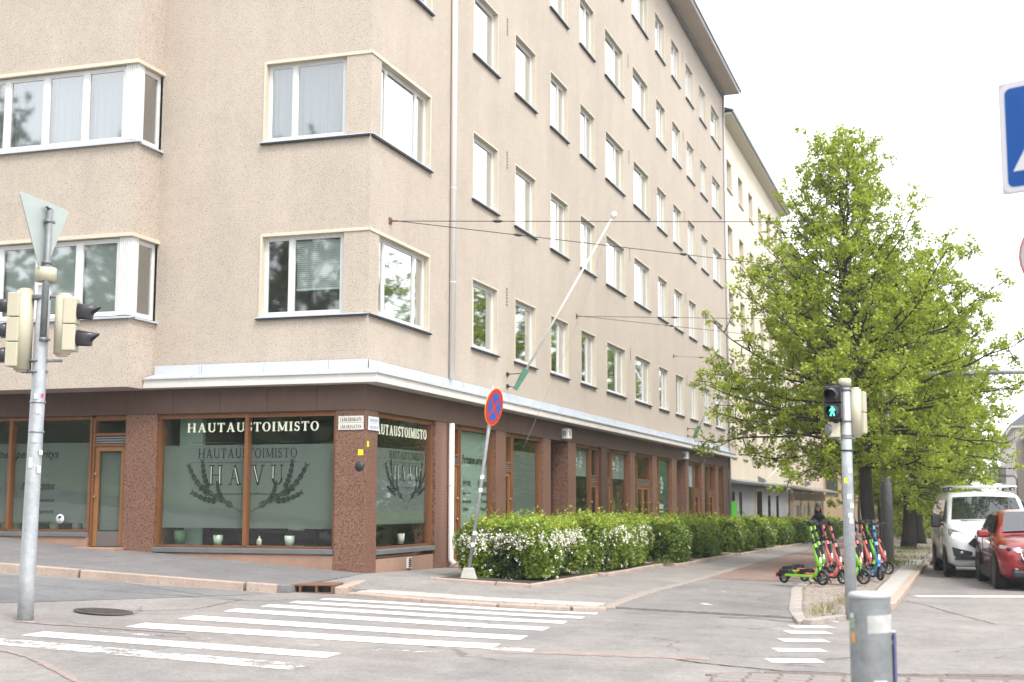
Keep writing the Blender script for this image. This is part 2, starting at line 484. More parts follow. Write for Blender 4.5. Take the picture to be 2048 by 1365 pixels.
# right pavement
pav_r = strip('pavement', [(0,0.02,.418), (0,4.35,.335), (0,14,.25), (0,41,.0), (0,130,-.75)],
              [(x, y, S(x, y)+.035) for x, y in ((4.8,-1.5), (4.74,1.57), (4.75,6.4), (4.7,21), (4.5,60), (4.5,130))], m_pave_l, 60, 6)
strip('corner_pavement', [(.09,-2.62,S(.1,-2.6)+.075), (.9,-2.15,S(.9,-2.15)+.06), (2.4,-2.2,S(2.4,-2.2)+.05), (4.88,-1.85,S(4.88,-1.85)+.036)],
      [(0.0,0.04,.417), (1,-.28,.375), (2.4,-.8,.28), (4.8,-1.48,S(4.8,-1.5)+.034)], m_pave_l, 30, 6)
strip('corner_pavement', [(.09,-2.63,S(.1,-2.62)+.074), (0.1,-3.0,S(.1,-3)+.11)], [(-.02,0.03,.419), (-.03,0.02,.419)], m_pave, 6, 8)
# cycle path, its red part, the tree verge
strip('cycle_path', [(4.85,-1.95), (4.80,1.57), (4.80,6.4), (4.76,21), (4.56,60), (4.56,130)],
      [(7.62,-1.95), (7.40,-1.0), (6.98,4.27), (6.95,10), (6.95,60), (6.95,130)], m_bike, 60, 6, off=.030)
strip('red_cycle_lane', [(4.93,6.45), (4.76,21), (4.58,60)], [(6.55,6.25), (6.9,21), (6.9,60)], m_bikered, 30, 4, off=.036, skirt=0)
verge = strip('tree_verge', [(7.78,-2.5), (7.56,-1.14), (7.02,4.27), (7.0,10), (7.0,60), (7.0,130)],
              [(8.28,-1.3), (8.55,-.3), (8.5,4), (8.6,12), (9.0,30), (9.9,130)], m_cobble_bed, 70, 5, off=.045)
# darker side-street lane and a patch
strip('road_patch', [(-22,-7.0), (-9,-5.9), (-3,-4.3), (-.1,-3.25)], [(-22,-17), (-9,-11.5), (-1.9,-7.9), (-.3,-4.1)], m_road_d, 30, 6, off=.004, skirt=0)

# ---- kerb stones
m_islk = M('grey_buff_kerb', (.31,.275,.245), .9, specks=((60,.38,(.20,.16,.13)),), layers=((2,.15),(9,.12)), bump=.3, bscale=30)
m_band = M('worn_pink_setts', (.27,.225,.195), .9, layers=((3,.2),(12,.15)))
rk = random.Random(4)
def kerb(parent, pts, z_off, wid=.16, h=.22, length=1.6, mat=m_stone_k, name='kerb_stone', gap=.012, side=0.0, z3=None):
    P = np.array(pts, float)
    for i in range(1, len(P)-1):          # start afresh at a sharp corner
        u_, v_ = (P[i]-P[i-1])[:2], (P[i+1]-P[i])[:2]
        if np.dot(u_, v_) < .75*np.linalg.norm(u_)*np.linalg.norm(v_):
            kerb(parent, pts[:i+1], z_off, wid, h, length, mat, name, gap, side); kerb(parent, pts[i:], z_off, wid, h, length, mat, name, gap, side); return
    d = np.r_[0, np.cumsum(np.linalg.norm(np.diff(P[:, :2], axis=0), axis=1))]
    def at(t): return np.array([np.interp(t, d, P[:, k]) for k in range(P.shape[1])])
    t = 0.
    while t < d[-1]-.15:
        l = min(length*rk.uniform(.8, 1.2), d[-1]-t)
        p, q = at(t+gap), at(t+l-gap)
        zp = p[2] if len(p) > 2 else S(p[0], p[1])+z_off
        zq = q[2] if len(q) > 2 else S(q[0], q[1])+z_off
        a = Vector((p[0], p[1], zp)); b = Vector((q[0], q[1], zq)); ax = (b-a); L_ = ax.length; ax.normalize()
        lat = Vector((0,0,1)).cross(ax).normalized(); upv = ax.cross(lat)
        c = (a+b)/2 + lat*side + lat*rk.uniform(-.008, .008) - upv*(h/2 - rk.uniform(-.004, .006))
        mb = MB().obox((0,0,0), ax, lat, upv, (L_/2, wid/2, h/2))
        o = mb.build(name, mat, parent, loc=c, bevel=.016, seg=2)
        t += l
kerb(pav, list(reversed(KL))[1:] if False else [(-16,-7.33), (-9.0,-5.5), (-4.23,-4.22), (-3.56,-4.06), (-2.09,-3.65), (-.77,-3.32), (-.02,-3.07)], .125, .17, .26, 2.3, gap=.02)
kerb(pav_r, [(1.0,-2.70), (2.43,-2.84), (4.01,-2.80), (4.93,-2.33)], .052, .2, .2, 1.1)
kerb(pav_r, [(.80,-2.62), (.45,-1.2), (.16,.4)], .105, .20, .2, .42, gap=.016)
kerb(pav_r, [(4.90,-2.15), (4.84,-1.55), (4.74,1.57), (4.75,6.38), (4.72,14)], .040, .22, .2, .5, m_band, gap=.012)
kerb(verge, [(7.83,-2.72), (7.53,-1.14), (6.96,4.27), (6.92,9)], .052, .20, .2, .9, m_islk)
kerb(verge, [(7.86,-2.78), (8.33,-1.42), (8.62,-.3)], .075, .15, .2, 1.0, m_islk)
kerb(verge, [(8.62,-.3), (8.80,.37), (8.86,3.96), (8.95,11.74), (9.25,23.5), (9.5,45)], .095, .16, .24, 1.2)


# pale paving slabs: ramp at the crossing and beside the road kerb
def slab(parent, c, ang, lx, ly, z, tilt=0):
    ax = Vector((math.cos(ang), math.sin(ang), tilt)); 
    mb = MB().obox((0,0,0), ax, (-math.sin(ang), math.cos(ang), 0), (0,0,1), (lx/2-.006, ly/2-.006, .05))
    mb.build('paving_slab', m_slab, parent, loc=(c[0], c[1], z-.05+rk.uniform(-.003,.003)), bevel=.008, seg=1)
for r_ in range(2):
    for i in range(8):
        t = (i+.5)/8
        x = 1.05+3.75*t; y = (-2.44+.28*t) + r_*.30 + .10*math.sin(t*3.1)*-1
        slab(pav_r, (x, y), .075, .47, .30, S(x, y)+.062, -.032)
for i in range(24):
    y = .55+i*.78; x = 8.60 + .0095*(y-.5)
    slab(verge, (x, y), PI/2-.012, .78, .40, S(x, y)+.092)

# cobbles on the verge, laid in rows across it: the nearest ones singly, the rest joined
cob = []
for k in range(3):
    mb = MB(); a, b, h = .058, .043, .05
    rr = random.Random(k)
    top = [(sx*a*rr.uniform(.82,.95), sy*b*rr.uniform(.82,.95), .012+rr.uniform(-.003,.003)) for sx, sy in ((-1,-1),(1,-1),(1,1),(-1,1))]
    mid = [(sx*a, sy*b, .0) for sx, sy in ((-1,-1),(1,-1),(1,1),(-1,1))]
    bot = [(sx*a, sy*b, -h) for sx, sy in ((-1,-1),(1,-1),(1,1),(-1,1))]
    mb.add(top+mid+bot, [(0,1,2,3)] + [(4+i, 4+(i+1)%4, (i+1)%4, i) for i in range(4)] + [(8+i, 8+(i+1)%4, 4+(i+1)%4, 4+i) for i in range(4)], 0, False)
    cob.append(mb)
m_cobble = [M('cobble_red', (.27,.205,.17), .85, layers=((9,.25),)), M('cobble_grey', (.26,.23,.205), .85, layers=((9,.25),)), M('cobble_buff', (.29,.25,.21), .85, layers=((9,.25),))]
cob_me = [c.mesh('cobble', m_cobble[i]) for i, c in enumerate(cob)]
rest = MB(); rc = random.Random(9); n_c = 0
y = -2.35
while y < 13:
    xl = float(np.interp(y, [-2.5,-1.14,4.27,10,20], [7.88,7.68,7.14,7.1,7.1])); xr = float(np.interp(y, [-2.4,-1.3,.2,.5,12,20], [7.95,8.18,8.60,8.36,8.45,8.5]))
    x = xl + rc.uniform(0, .06)
    while x < xr:
        k = rc.randrange(3); px, py = x+rc.uniform(-.006,.006), y+rc.uniform(-.008,.008)
        z = S(px, py)+.058+rc.uniform(-.006,.006); a = rc.uniform(-.12,.12)
        if n_c < 300:
            o = bpy.data.objects.new('cobble', cob_me[k]); C.objects.link(o); o.parent = verge
            o.location = (px, py, z); o.rotation_euler = (rc.uniform(-.04,.04), rc.uniform(-.04,.04), a); n_c += 1
        else:
            ca, sa = math.cos(a), math.sin(a)
            rest.add([(px+vx*ca-vy*sa, py+vx*sa+vy*ca, z+vz) for vx, vy, vz in cob[k].v], cob[k].f, k)
        x += .128
    y += .100
o = rest.build('cobbles', m_cobble, verge); o['kind'] = 'stuff'
m_pavbed = M('dark_paver_joints', (.15,.125,.11), 1., layers=((9,.3),(40,.2))); m_paver = [M('worn_red_paver', (.205,.178,.163), .9, layers=((7,.25),(30,.15))), M('worn_grey_paver', (.20,.185,.175), .9, layers=((7,.25),(30,.15))), M('worn_brown_paver', (.21,.183,.166), .9, layers=((7,.25),(30,.15)))]
# pavers of the near refuge at the bottom edge of the view
isl = strip('refuge_paving', [(7.55,-8.55), (8.1,-8.12), (8.8,-8.06), (10.6,-7.55), (12.4,-7.1)], [(7.7,-9.8), (8.3,-9.6), (9.2,-9.6), (11,-9.0), (12.6,-8.6)], m_pavbed, 16, 4, off=.012)
kerb(isl, [(7.5,-8.62), (8.1,-8.06), (8.8,-8.0), (10.6,-7.49), (12.4,-7.05)], .018, .06, .2, .8, m_pavbed)
for i in range(10):
    for j in range(3):
        x = 7.75+i*.29; y = -8.42+(x-8)*.16 - j*.22 - .02
        mb = MB().box(-.135,.135,-.1,.1,-.06,0)
        mb.build('paver', m_paver[(i*2+j) % 3], isl, loc=(x, y, S(x, y)+.026+rc.uniform(-.004,.004)), rz=.16, bevel=.012, seg=1)

# ---- painted markings (4 mm sheets on the asphalt)
def stripe(a, b, wid, mat, name='crosswalk_stripe', off=.005, jag=0):
    a = np.array(a, float); b = np.array(b, float); n = np.array([-(b-a)[1], (b-a)[0]]); n /= np.linalg.norm(n)
    e = (b-a)/np.linalg.norm(b-a)
    return strip(name, [a+n*wid/2, b+n*wid/2+e*jag], [a-n*wid/2-e*jag, b-n*wid/2], mat, 14, 2, off=off, parent=road, skirt=0)
for i, (l, r_, wd) in enumerate([((.93,-3.49),(4.96,-2.95),.30), ((.81,-4.21),(4.94,-3.62),.34), ((.76,-4.92),(4.91,-4.41),.38), ((.69,-5.75),(4.93,-5.34),.44), ((.72,-6.85),(4.99,-6.46),.48), ((.70,-7.92),(4.98,-7.43),.50)]):
    stripe(l, r_, wd, m_paint)
stripe((.30,-9.24), (3.80,-9.06), .42, m_paint)
stripe((.32,-9.97), (3.92,-9.98), .42, m_paint_w)
stripe((5.0,-7.62), (5.45,-7.55), .26, m_paint_w, 'worn_marking')
stripe((.5,-8.75), (4.6,-8.3), .16, m_paint_v, 'worn_marking')
for l, r_ in [((7.69,-2.25),(8.17,-1.99)), ((7.69,-3.13),(8.19,-2.90)), ((7.73,-3.95),(8.23,-3.72)), ((7.77,-4.97),(8.29,-4.76)), ((7.84,-6.06),(8.36,-5.86)), ((7.89,-7.09),(8.42,-6.90))]:
    stripe(l, r_, .36, m_paint, 'cycle_crossing_mark')
stripe((9.13,3.75), (13.0,5.3), .42, m_paint, 'stop_line')
for a, b, wd in [((5.32,2.55),(5.95,2.45),.30), ((5.5,3.9),(6.1,3.7),.22), ((5.35,3.2),(5.75,3.15),.25), ((5.95,3.25),(6.2,3.15),.2), ((5.98,-.75),(6.18,-.05),.14), ((6.05,-.75),(6.15,-.6),.3)]:
    a = np.array(a); b = np.array(b)
    stripe(a, b, wd, m_paint_v, 'worn_cycle_symbol', off=.036)
# old cracks and asphalt seams as thin dark ribbons laid on the surface
m_crack = M('dark_crack_gap', (.055,.048,.042), 1., layers=((15,.4),))
m_rust = M('reddish_old_patch', (.25,.196,.175), .9, layers=((5,.2),(40,.15)))
def crack(pts, wid, off=.004, mat=m_crack, seed=1, amp=.03):
    rr = random.Random(seed); P = resample(pts, max(12, int(14*len(pts))))
    A, B = [], []
    for i, p in enumerate(P):
        d = P[min(i+1, len(P)-1)]-P[max(i-1, 0)]; n = np.array([-d[1], d[0]])/max(1e-6, np.linalg.norm(d))
        w_ = wid*rr.uniform(.55, 1.1); c = p+n*rr.uniform(-amp, amp)*.5
        A.append(c+n*w_/2); B.append(c-n*w_/2)
    strip('asphalt_crack', A, B, mat, len(P), 1, off=off, parent=road, skirt=0)
crack([(4.86,-2.32), (5.4,-2.42), (5.83,-2.40), (6.4,-2.36), (6.87,-2.20), (7.4,-1.85)], .032, .034, seed=2)
crack([(6.6,-2.36), (7.1,-2.28), (7.7,-2.5)], .05, .012, seed=3)
crack([(7.0,-7.55), (7.39,-7.71), (8.1,-7.9), (8.8,-7.86), (10.4,-7.38), (11.5,-7.05)], .045, .006, seed=5)
crack([(.4,-10.2), (.87,-10.46), (1.44,-10.74), (2.26,-11.38), (2.9,-11.9)], .09, .006, mat=m_rust, seed=6)
crack([(5.1,-7.85), (6.2,-7.5), (7.3,-7.25)], .34, .0035, mat=m_rust, seed=8, amp=.05)
crack([(-.5,-8.55), (.4,-8.35), (1.6,-8.3)], .10, .006, mat=m_rust, seed=11)
crack([(-3.3,-5.6), (-1.2,-4.9), (.5,-4.35), (.9,-3.2)], .02, .008, seed=7)
crack([(-2.35,-3.95), (-1,-4.3), (.1,-4.4), (.3,-6), (-.35,-6.9)], .018, .008, seed=10)
crack([(9.0,2.4), (9.35,1.6), (9.7,.3), (10.3,-1.6)], .025, .004, seed=12)

# ------------------------------------------------------------------ serif letters drawn as strokes (unit cap height)
def _st(p, q, wd):
    dx, dy = q[0]-p[0], q[1]-p[1]; l = math.hypot(dx, dy); n = (-dy/l*wd/2, dx/l*wd/2)
    return [(p[0]+n[0], p[1]+n[1]), (p[0]-n[0], p[1]-n[1]), (q[0]-n[0], q[1]-n[1]), (q[0]+n[0], q[1]+n[1])]
def _path(pts, wd):
    return [_st(pts[i], pts[i+1], wd[i] if hasattr(wd, '__len__') else wd) for i in range(len(pts)-1)]
def _arc(cx, cy, rx, ry, a0, a1, tx, ty, n=14):
    out = []
    for i in range(n):
        a, b = R(a0+(a1-a0)*i/n), R(a0+(a1-a0)*(i+1)/n)
        out.append([(cx+rx*math.cos(a), cy+ry*math.sin(a)), (cx+rx*math.cos(b), cy+ry*math.sin(b)),
                    (cx+(rx-tx)*math.cos(b), cy+(ry-ty)*math.sin(b)), (cx+(rx-tx)*math.cos(a), cy+(ry-ty)*math.sin(a))])
    return out
def glyph(ch, t, s, sf):
    """polygons and advance width; t thick stroke, s thin stroke, sf serif overhang"""
    P = []
    def ser(x, y, wd=t):
        if sf: P.append([(x-wd/2-sf, y), (x+wd/2+sf, y), (x+wd/2+sf, y+s), (x-wd/2-sf, y+s)])
    def stem(x, wd=t, top=True, bot=True):
        P.append([(x-wd/2, 0), (x+wd/2, 0), (x+wd/2, 1), (x-wd/2, 1)])
        if top: ser(x, 1-s, wd)
        if bot: ser(x, 0, wd)
    e = sf+t/2
    c = ch.replace('Ä', 'A').replace('Å', 'A')
    if c == 'H': W = .62+2*e; stem(e); stem(W-e); P.append(_st((e, .5), (W-e, .5), s))
    elif c == 'I': W = 2*e; stem(e)
    elif c == 'A':
        W = .62+2*e; m = W/2
        P += [_st((e, 0), (m, 1), s*1.1), _st((W-e, 0), (m-.01, 1), t), _st((e+.12, .33), (W-e-.12, .33), s)]; ser(e, 0, s); ser(W-e, 0, t)
    elif c == 'V':
        W = .62+2*e; m = W/2
        P += [_st((e, 1), (m, 0), t), _st((W-e, 1), (m, 0), s*1.1)]; ser(e, 1-s, t); ser(W-e, 1-s, s)
    elif c == 'U':
        W = .56+2*e
        P.append([(e-t/2, .3), (e+t/2, .3), (e+t/2, 1), (e-t/2, 1)]); P.append([(W-e-s/2, .3), (W-e+s/2, .3), (W-e+s/2, 1), (W-e-s/2, 1)])
        P += _arc(W/2, .32, W/2-e+t/2, .33, 180, 360, t*.8, s*1.3); ser(e, 1-s, t); ser(W-e, 1-s, s)
    elif c == 'T':
        W = .70+2*sf*.4; m = W/2; P.append([(m-t/2, 0), (m+t/2, 0), (m+t/2, 1), (m-t/2, 1)]); ser(m, 0)
        P.append([(0, 1-s), (W, 1-s), (W, 1), (0, 1)])
        if sf: P += [[(0, .78), (s, .78), (s, 1), (0, 1)], [(W-s, .78), (W, .78), (W, 1), (W-s, 1)]]
    elif c == 'O': W = .86; P += _arc(W/2, .5, W/2, .515, 0, 360, t, s, 28)
    elif c == 'S':
        W = .58; pts = []
        for k in range(9):
            a = R(35+k*(235/8)); pts.append((W/2+.20*math.cos(a), .735+.225*math.sin(a)))
        for k in range(9):
            a = R(90-k*(235/8)); pts.append((W/2+.22*math.cos(a), .265+.225*math.sin(a)))
        wd = [s+(t-s)*(1-abs(i-8)/9) for i in range(17)]
        P += _path(pts, wd)
        if sf: P += [_st((W-.09, .72), (W-.09, .98), s), _st((.07, .02), (.07, .28), s)]
    elif c == 'M':
        W = .78+2*e; stem(e, s); stem(W-e, t); P += [_st((e, 1), (W/2, .08), t), _st((W-e, 1), (W/2, .08), s)]
    elif c == 'N': W = .62+2*e; stem(e, s); stem(W-e, s); P.append(_st((e, 1), (W-e, 0), t))
    elif c == 'L': W = .52+e; stem(e); P += [[(e, 0), (W, 0), (W, s), (e, s)], [(W-s, 0), (W, 0), (W, .22), (W-s, .22)]]
    elif c == 'K': W = .58+2*e; stem(e); P += [_st((e, .42), (W-e, 1), s), _st((e+.16, .55), (W-e, 0), t)]; ser(W-e, 0, t); ser(W-e, 1-s, s)
    elif c == 'R':
        W = .56+2*e; stem(e); P += _arc(e+.16, .74, .30, .26, -90, 90, t, s, 10); P += [[(e, 1-s), (e+.18, 1-s), (e+.18, 1), (e, 1)], [(e, .48), (e+.18, .48), (e+.18, .48+s), (e, .48+s)], _st((e+.2, .5), (W-e, 0), t)]; ser(W-e, 0, t)
    elif c == 'E': W = .52+e; stem(e); P += [[(e, y), (W-(.08 if y == .48 else 0), y), (W-(.08 if y == .48 else 0), y+s), (e, y+s)] for y in (0, .48, 1-s)]
    elif c == 'G': W = .80; P += _arc(W/2, .5, W/2, .51, 45, 330, t, s, 22); P += [[(W-t-.02, .05), (W-.02, .05), (W-.02, .45), (W-t-.02, .45)], [(W*.55, .43), (W+.02, .43), (W+.02, .43+s), (W*.55, .43+s)]]
    else: return [], .42
    if ch == 'Ä': P += [[(W/2+dx-.06, 1.1), (W/2+dx+.06, 1.1), (W/2+dx+.06, 1.24), (W/2+dx-.06, 1.24)] for dx in (-.15, .15)]
    return P, W

def serif_text(text, h, width=None, t=.16, s=.07, sf=.09, gap=.12, depth=.02, gaps=None):
    """letters in the XZ plane reading along +X, front towards -Y, lower left at the origin"""
    mb = MB(); x = 0; out = []
    for i, ch in enumerate(text):
        P, W = glyph(ch, t, s, sf)
        out.append((x, P)); x += W+gap+((gaps or {}).get(i, 0))
    x -= gap
    kx = (width/(x*h) if width else 1)*h
    k = 0
    for x0, P in out:
        for p in P:
            d = (k % 7)*.0006*min(1, depth/.01); k += 1
            mb.prism([((x0+a)*kx, b*h) for a, b in p], -d, depth)
    return mb, x*kx

def text_obj(name, txt, size, mat, parent, loc, rz=0, shear=0., bold=0., ext=.0015, align='LEFT', sx=1.):
    cu = bpy.data.curves.new(name, 'FONT'); cu.body = txt; cu.size = size; cu.shear = shear; cu.offset = bold; cu.extrude = ext
    cu.align_x = align; cu.resolution_u = 3
    cu.materials.append(mat)
    tmp = bpy.data.objects.new('tmp', cu); me = bpy.data.meshes.new_from_object(tmp); bpy.data.objects.remove(tmp)
    o = bpy.data.objects.new(name, me); C.objects.link(o)
    o.parent = parent; o.location = loc; o.rotation_euler = (PI/2, 0, rz); o.scale = (sx, 1, 1)
    return o

# ------------------------------------------------------------------ corner building
bld = thing('corner_building', 'beige roughcast six-storey corner building with a red granite shop floor', 'building')
H0, DH = 5.01, 3.3
EAVE = 21.1
COLS = [(5.37,7.19),(8.37,10.17),(11.39,13.19),(14.39,16.14),(17.37,19.91),(21.18,23.71),(24.97,26.74),(27.96,29.72),(30.94,32.69),(34.0,35.77),(37.0,39.48)]
YEND = 40.5

def wall(mb, fr, u0, u1, z0, z1, holes, mi=0):
    us = sorted({u0, u1, *[h[i] for h in holes for i in (0, 1)]}); zs = sorted({z0, z1, *[h[i] for h in holes for i in (2, 3)]})
    us = [u for u in us if u0 <= u <= u1]; zs = [z for z in zs if z0 <= z <= z1]
    for i in range(len(us)-1):
        for j in range(len(zs)-1):
            uc, zc = (us[i]+us[i+1])/2, (zs[j]+zs[j+1])/2
            if any(h[0] < uc < h[1] and h[2] < zc < h[3] for h in holes): continue
            mb.quad(fr(us[i], 0, zs[j]), fr(us[i+1], 0, zs[j]), fr(us[i+1], 0, zs[j+1]), fr(us[i], 0, zs[j+1]), mi)
FR = lambda u, v, z: (-v, u, z)
FL = lambda u, v, z: (u, v, z)

holesR = [(a+.04, b-.04, H0+DH*r, H0+DH*r+1.534) for a, b in COLS for r in range(5)] + [(.45, 2.92, H0+.01+DH*r, H0+.01+DH*r+1.555) for r in range(5)]
holesL = [(-2.2, -.50, H0+.01+DH*r, H0+.01+DH*r+1.555) for r in range(5)]
mb = MB()
wall(mb, FR, 0, YEND, 3.74, EAVE, holesR)
wall(mb, FL, -4.4, 0, 3.74, EAVE, holesL)
mb.quad((-22,0,3.74), (-12.6,0,3.74), (-12.6,0,EAVE), (-22,0,EAVE))
mb.quad((0,YEND,3.2), (-12,YEND,3.2), (-12,YEND,EAVE), (0,YEND,EAVE))
mb.quad((-22,12,0), (-12,12,0), (-12,12,EAVE), (-22,12,EAVE))
mb.quad((-12,12,0), (-12,YEND,0), (-12,YEND,EAVE), (-12,12,EAVE))
mb.quad((-22,0,0), (-22,12,0), (-22,12,EAVE), (-22,0,EAVE))
mb.build('wall', m_stucco, bld)
# bay on the side street: solid bands with ribbon windows between
BX0, BX1, BY = -12.6, -4.4, -.85
mb = MB(); zb = [3.74]
for r in range(5):
    a, b = H0+.02+DH*r, H0+.02+DH*r+1.535
    z0 = 3.735 if r == 0 else H0+.02+DH*(r-1)+1.535
    mb.quad((BX0,BY,z0), (BX1,BY,z0), (BX1,BY,a), (BX0,BY,a)); mb.quad((BX1,BY,z0), (BX1,.001,z0), (BX1,.001,a), (BX1,BY,a))
    mb.quad((BX0,BY,z0), (BX0,0,z0), (BX0,0,a), (BX0,BY,a))
    mb.quad((BX0,BY,z0), (BX1,BY,z0), (BX1,0,z0), (BX0,0,z0)); mb.quad((BX0,BY,a), (BX1,BY,a), (BX1,0,a), (BX0,0,a))
z0 = H0+.02+DH*4+1.535
mb.quad((BX0,BY,z0), (BX1,BY,z0), (BX1,BY,EAVE), (BX0,BY,EAVE)); mb.quad((BX1,BY,z0), (BX1,0,z0), (BX1,0,EAVE), (BX1,BY,EAVE))
mb.quad((BX0,BY,z0), (BX1,BY,z0), (BX1,0,z0), (BX0,0,z0))
mb.build('bay_wall', m_stucco, bld)
# rooms behind: partitions and floor slabs
mb = MB()
mb.quad((-3.2,3,3.75), (-3.2,YEND,3.75), (-3.2,YEND,EAVE), (-3.2,3,EAVE)); mb.quad((-21.9,3,3.75), (-3.2,3,3.75), (-3.2,3,EAVE), (-21.9,3,EAVE))
for u in (4.2, 7.8, 10.8, 13.8, 16.8, 20.5, 24.4, 27.3, 30.3, 33.3, 36.4): mb.quad((-3.2,u,3.75), (-.2,u,3.75), (-.2,u,EAVE), (-3.2,u,EAVE))
mb.quad((-4.3,.02,3.75), (-4.3,3,3.75), (-4.3,3,EAVE), (-4.3,.02,EAVE))
mb.build('room_partition', m_room, bld, fix=False)
mb = MB()
for r in range(6):
    z = 3.9+DH*r
    mb.box(-3.2, -.02, .03, YEND-.1, z, z+.25); mb.box(-21.9, -3.21, .02, 3, z, z+.25); mb.box(-12.5, -4.45, BY+.03, 0, z, z+.25)
mb.build('floor_slab', m_room, bld)
# eaves and roof
mb = MB()
mb.prism([(-.2,EAVE), (.78,EAVE+.02), (.78,EAVE+.10), (-.2,EAVE+.10)], -.75, YEND+.05, 'y'); mb.prism([(-.75,EAVE+.003), (.2,EAVE+.003), (.2,EAVE+.103), (-.75,EAVE+.103)], -22, -.2, 'x')
mb.build('eaves_soffit', M('grey_brown_eaves', (.46,.39,.34), .7, layers=((.8,.12),)), bld)
mb = MB(); mb.box(.785, .82, -.78, YEND+.08, EAVE+.02, EAVE+.11); mb.build('eaves_fascia', m_board, bld)
mb = MB(); mb.tube([(.88,-.8,EAVE+.13), (.88,YEND+.1,EAVE+.13)], .055, 8); mb.build('roof_gutter', m_galv_d, bld)
mb = MB(); mb.prism([(-12.5,EAVE+.12), (.80,EAVE+.15), (-6,EAVE+2.6)], -.8, YEND+.05, 'y'); mb.build('roof', m_dark, bld)
mb = MB(); mb.box(.002, .10, 0.05, YEND-.02, EAVE-.13, EAVE-.005); mb.build('eaves_moulding', m_galv_d, bld)

# ---- upper windows
def ring(mb, w_, h_, t, y0, y1, mi=0, x0=0., z0=0.):
    mb.box(x0, x0+t, y0, y1, z0, z0+h_, mi); mb.box(x0+w_-t, x0+w_, y0, y1, z0, z0+h_, mi)
    mb.box(x0+t, x0+w_-t, y0, y1, z0+h_-t, z0+h_, mi); mb.box(x0+t, x0+w_-t, y0, y1, z0, z0+t, mi)
def window_meshes(w_, h_, mulls, sill_ext=(.04,.04), ring_l=True, jl=.05, key=''):
    D = {}
    mb = MB()
    t = .036
    if ring_l: mb.box(.001, t, -.014, .15, 0, h_-.002)
    mb.box(w_-t, w_-.001, -.014, .15, 0, h_-.002); mb.box(t if ring_l else .001, w_-t, -.014, .15, h_-t, h_-.002)
    D['surround'] = mb.mesh('surround', m_cream)
    x0 = t if ring_l else .0; x1 = w_-t
    fr = MB(); ring(fr, x1-x0, h_-t-.02, .055, .105, .165, 0, x0, .02)
    edges = [x0+.055] + [v for m in mulls for v in (m-.035, m+.035)] + [x1-.055]
    for m in mulls: fr.box(m-.035, m+.035, .100, .165, .075, h_-t-.055)
    pn = MB()
    for i in range(0, len(edges), 2):
        a, b = edges[i], edges[i+1]
        ring(fr, b-a, h_-t-.13, .03, .112, .15, 0, a, .075)
        pn.quad((a+.03,.13,.105), (b-.03,.13,.105), (b-.03,.13,h_-t-.085), (a+.03,.13,h_-t-.085))
    D['window'] = fr.mesh('window', m_white); D['pane'] = pn.mesh('pane', m_glass)
    sl = MB(); l, r_ = -sill_ext[0], w_+sill_ext[1]
    sl.add([(l,.10,.030),(r_,.10,.030),(r_,-.075,-.004),(l,-.075,-.004),(l,.10,.022),(r_,.10,.022),(r_,-.075,-.022),(l,-.075,-.022)],
           [(0,3,2,1),(4,5,6,7),(2,3,7,6),(0,1,5,4),(0,4,7,3),(1,2,6,5)])
    D['sill'] = sl.mesh('sill', m_metal)
    dr = MB(); dr.box(l+.01, r_-.01, -.066, -.003, -.050, -.023); D['drip_edge'] = dr.mesh('drip_edge', m_dark)  # dark line under the sill put into the colour of a separate strip
    return D
def sheer_mesh(x0, x1, z0, z1, y=.30, n=30):
    mb = MB(); rr_ = random.Random(3)
    for i in range(n):
        a, b = x0+(x1-x0)*i/n, x0+(x1-x0)*(i+1)/n; ya, yb = y+.018*math.sin(i*1.9), y+.018*math.sin((i+1)*1.9)
        mb.quad((a,ya,z0), (b,yb,z0), (b,yb,z1), (a,ya,z1))
    return mb.mesh('fill_sheer', m_sheer)
m_sheer = frosted_mat('grey_blue_fill_sheer', (.34,.37,.42), .86)  # sheers added behind the panes to lighten their dark reflections
def put_window(D, loc, rz, extra=None):
    wn = link('window', D['window'], bld, loc, rz)
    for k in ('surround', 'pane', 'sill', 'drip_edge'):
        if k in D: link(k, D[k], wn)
    if extra: link(extra[0], extra[1], wn)
    return wn
def blind_mesh(x0, x1, z0, z1, y=.20, pitch=.038):
    mb = MB(); z = z1
    while z > z0:
        mb.quad((x0,y,z), (x1,y,z), (x1,y+.012,z-.030), (x0,y+.012,z-.030)); z -= pitch
    mb.box(x0, x1, y-.005, y+.03, z0-.025, z0)
    return mb.mesh('venetian_blind', m_blind)
def curtain_mesh(x0, x1, z0, z1, y=.34):
    mb = MB(); n = 14
    for i in range(n):
        a, b = x0+(x1-x0)*i/n, x0+(x1-x0)*(i+1)/n; ya, yb = y+.03*math.sin(i*2.1), y+.03*math.sin((i+1)*2.1)
        mb.quad((a,ya,z0), (b,yb,z0), (b,yb,z1), (a,ya,z1))
    return mb.mesh('curtain', M('pale_curtain', (.45,.46,.44), .9))
h_ = 1.534
kinds = {}
for i, (a, b) in enumerate(COLS):
    w_ = b-a-.08
    mul_ = [.36] if i in (0, 1) else [w_-.62] if i in (2, 3) else [w_-.78] if i in (4, 5, 10) else [w_-.55]
    kinds[i] = window_meshes(w_, h_, mul_)
bl1 = blind_mesh(.1, 1.65, .85, 1.45); bl2 = blind_mesh(.1, 2.3, .15, 1.45); cu1 = curtain_mesh(.1, .5, .1, 1.45)
rb = random.Random(5)
sheer_a = sheer_mesh(.08, 1.64, .1, 1.45); sheer_b = sheer_mesh(.08, 2.35, .1, 1.45); sheer_l = sheer_mesh(.08, 1.62, .1, 1.45); sheer_bay = sheer_mesh(.06, .84, .1, 1.42, .24, 16)
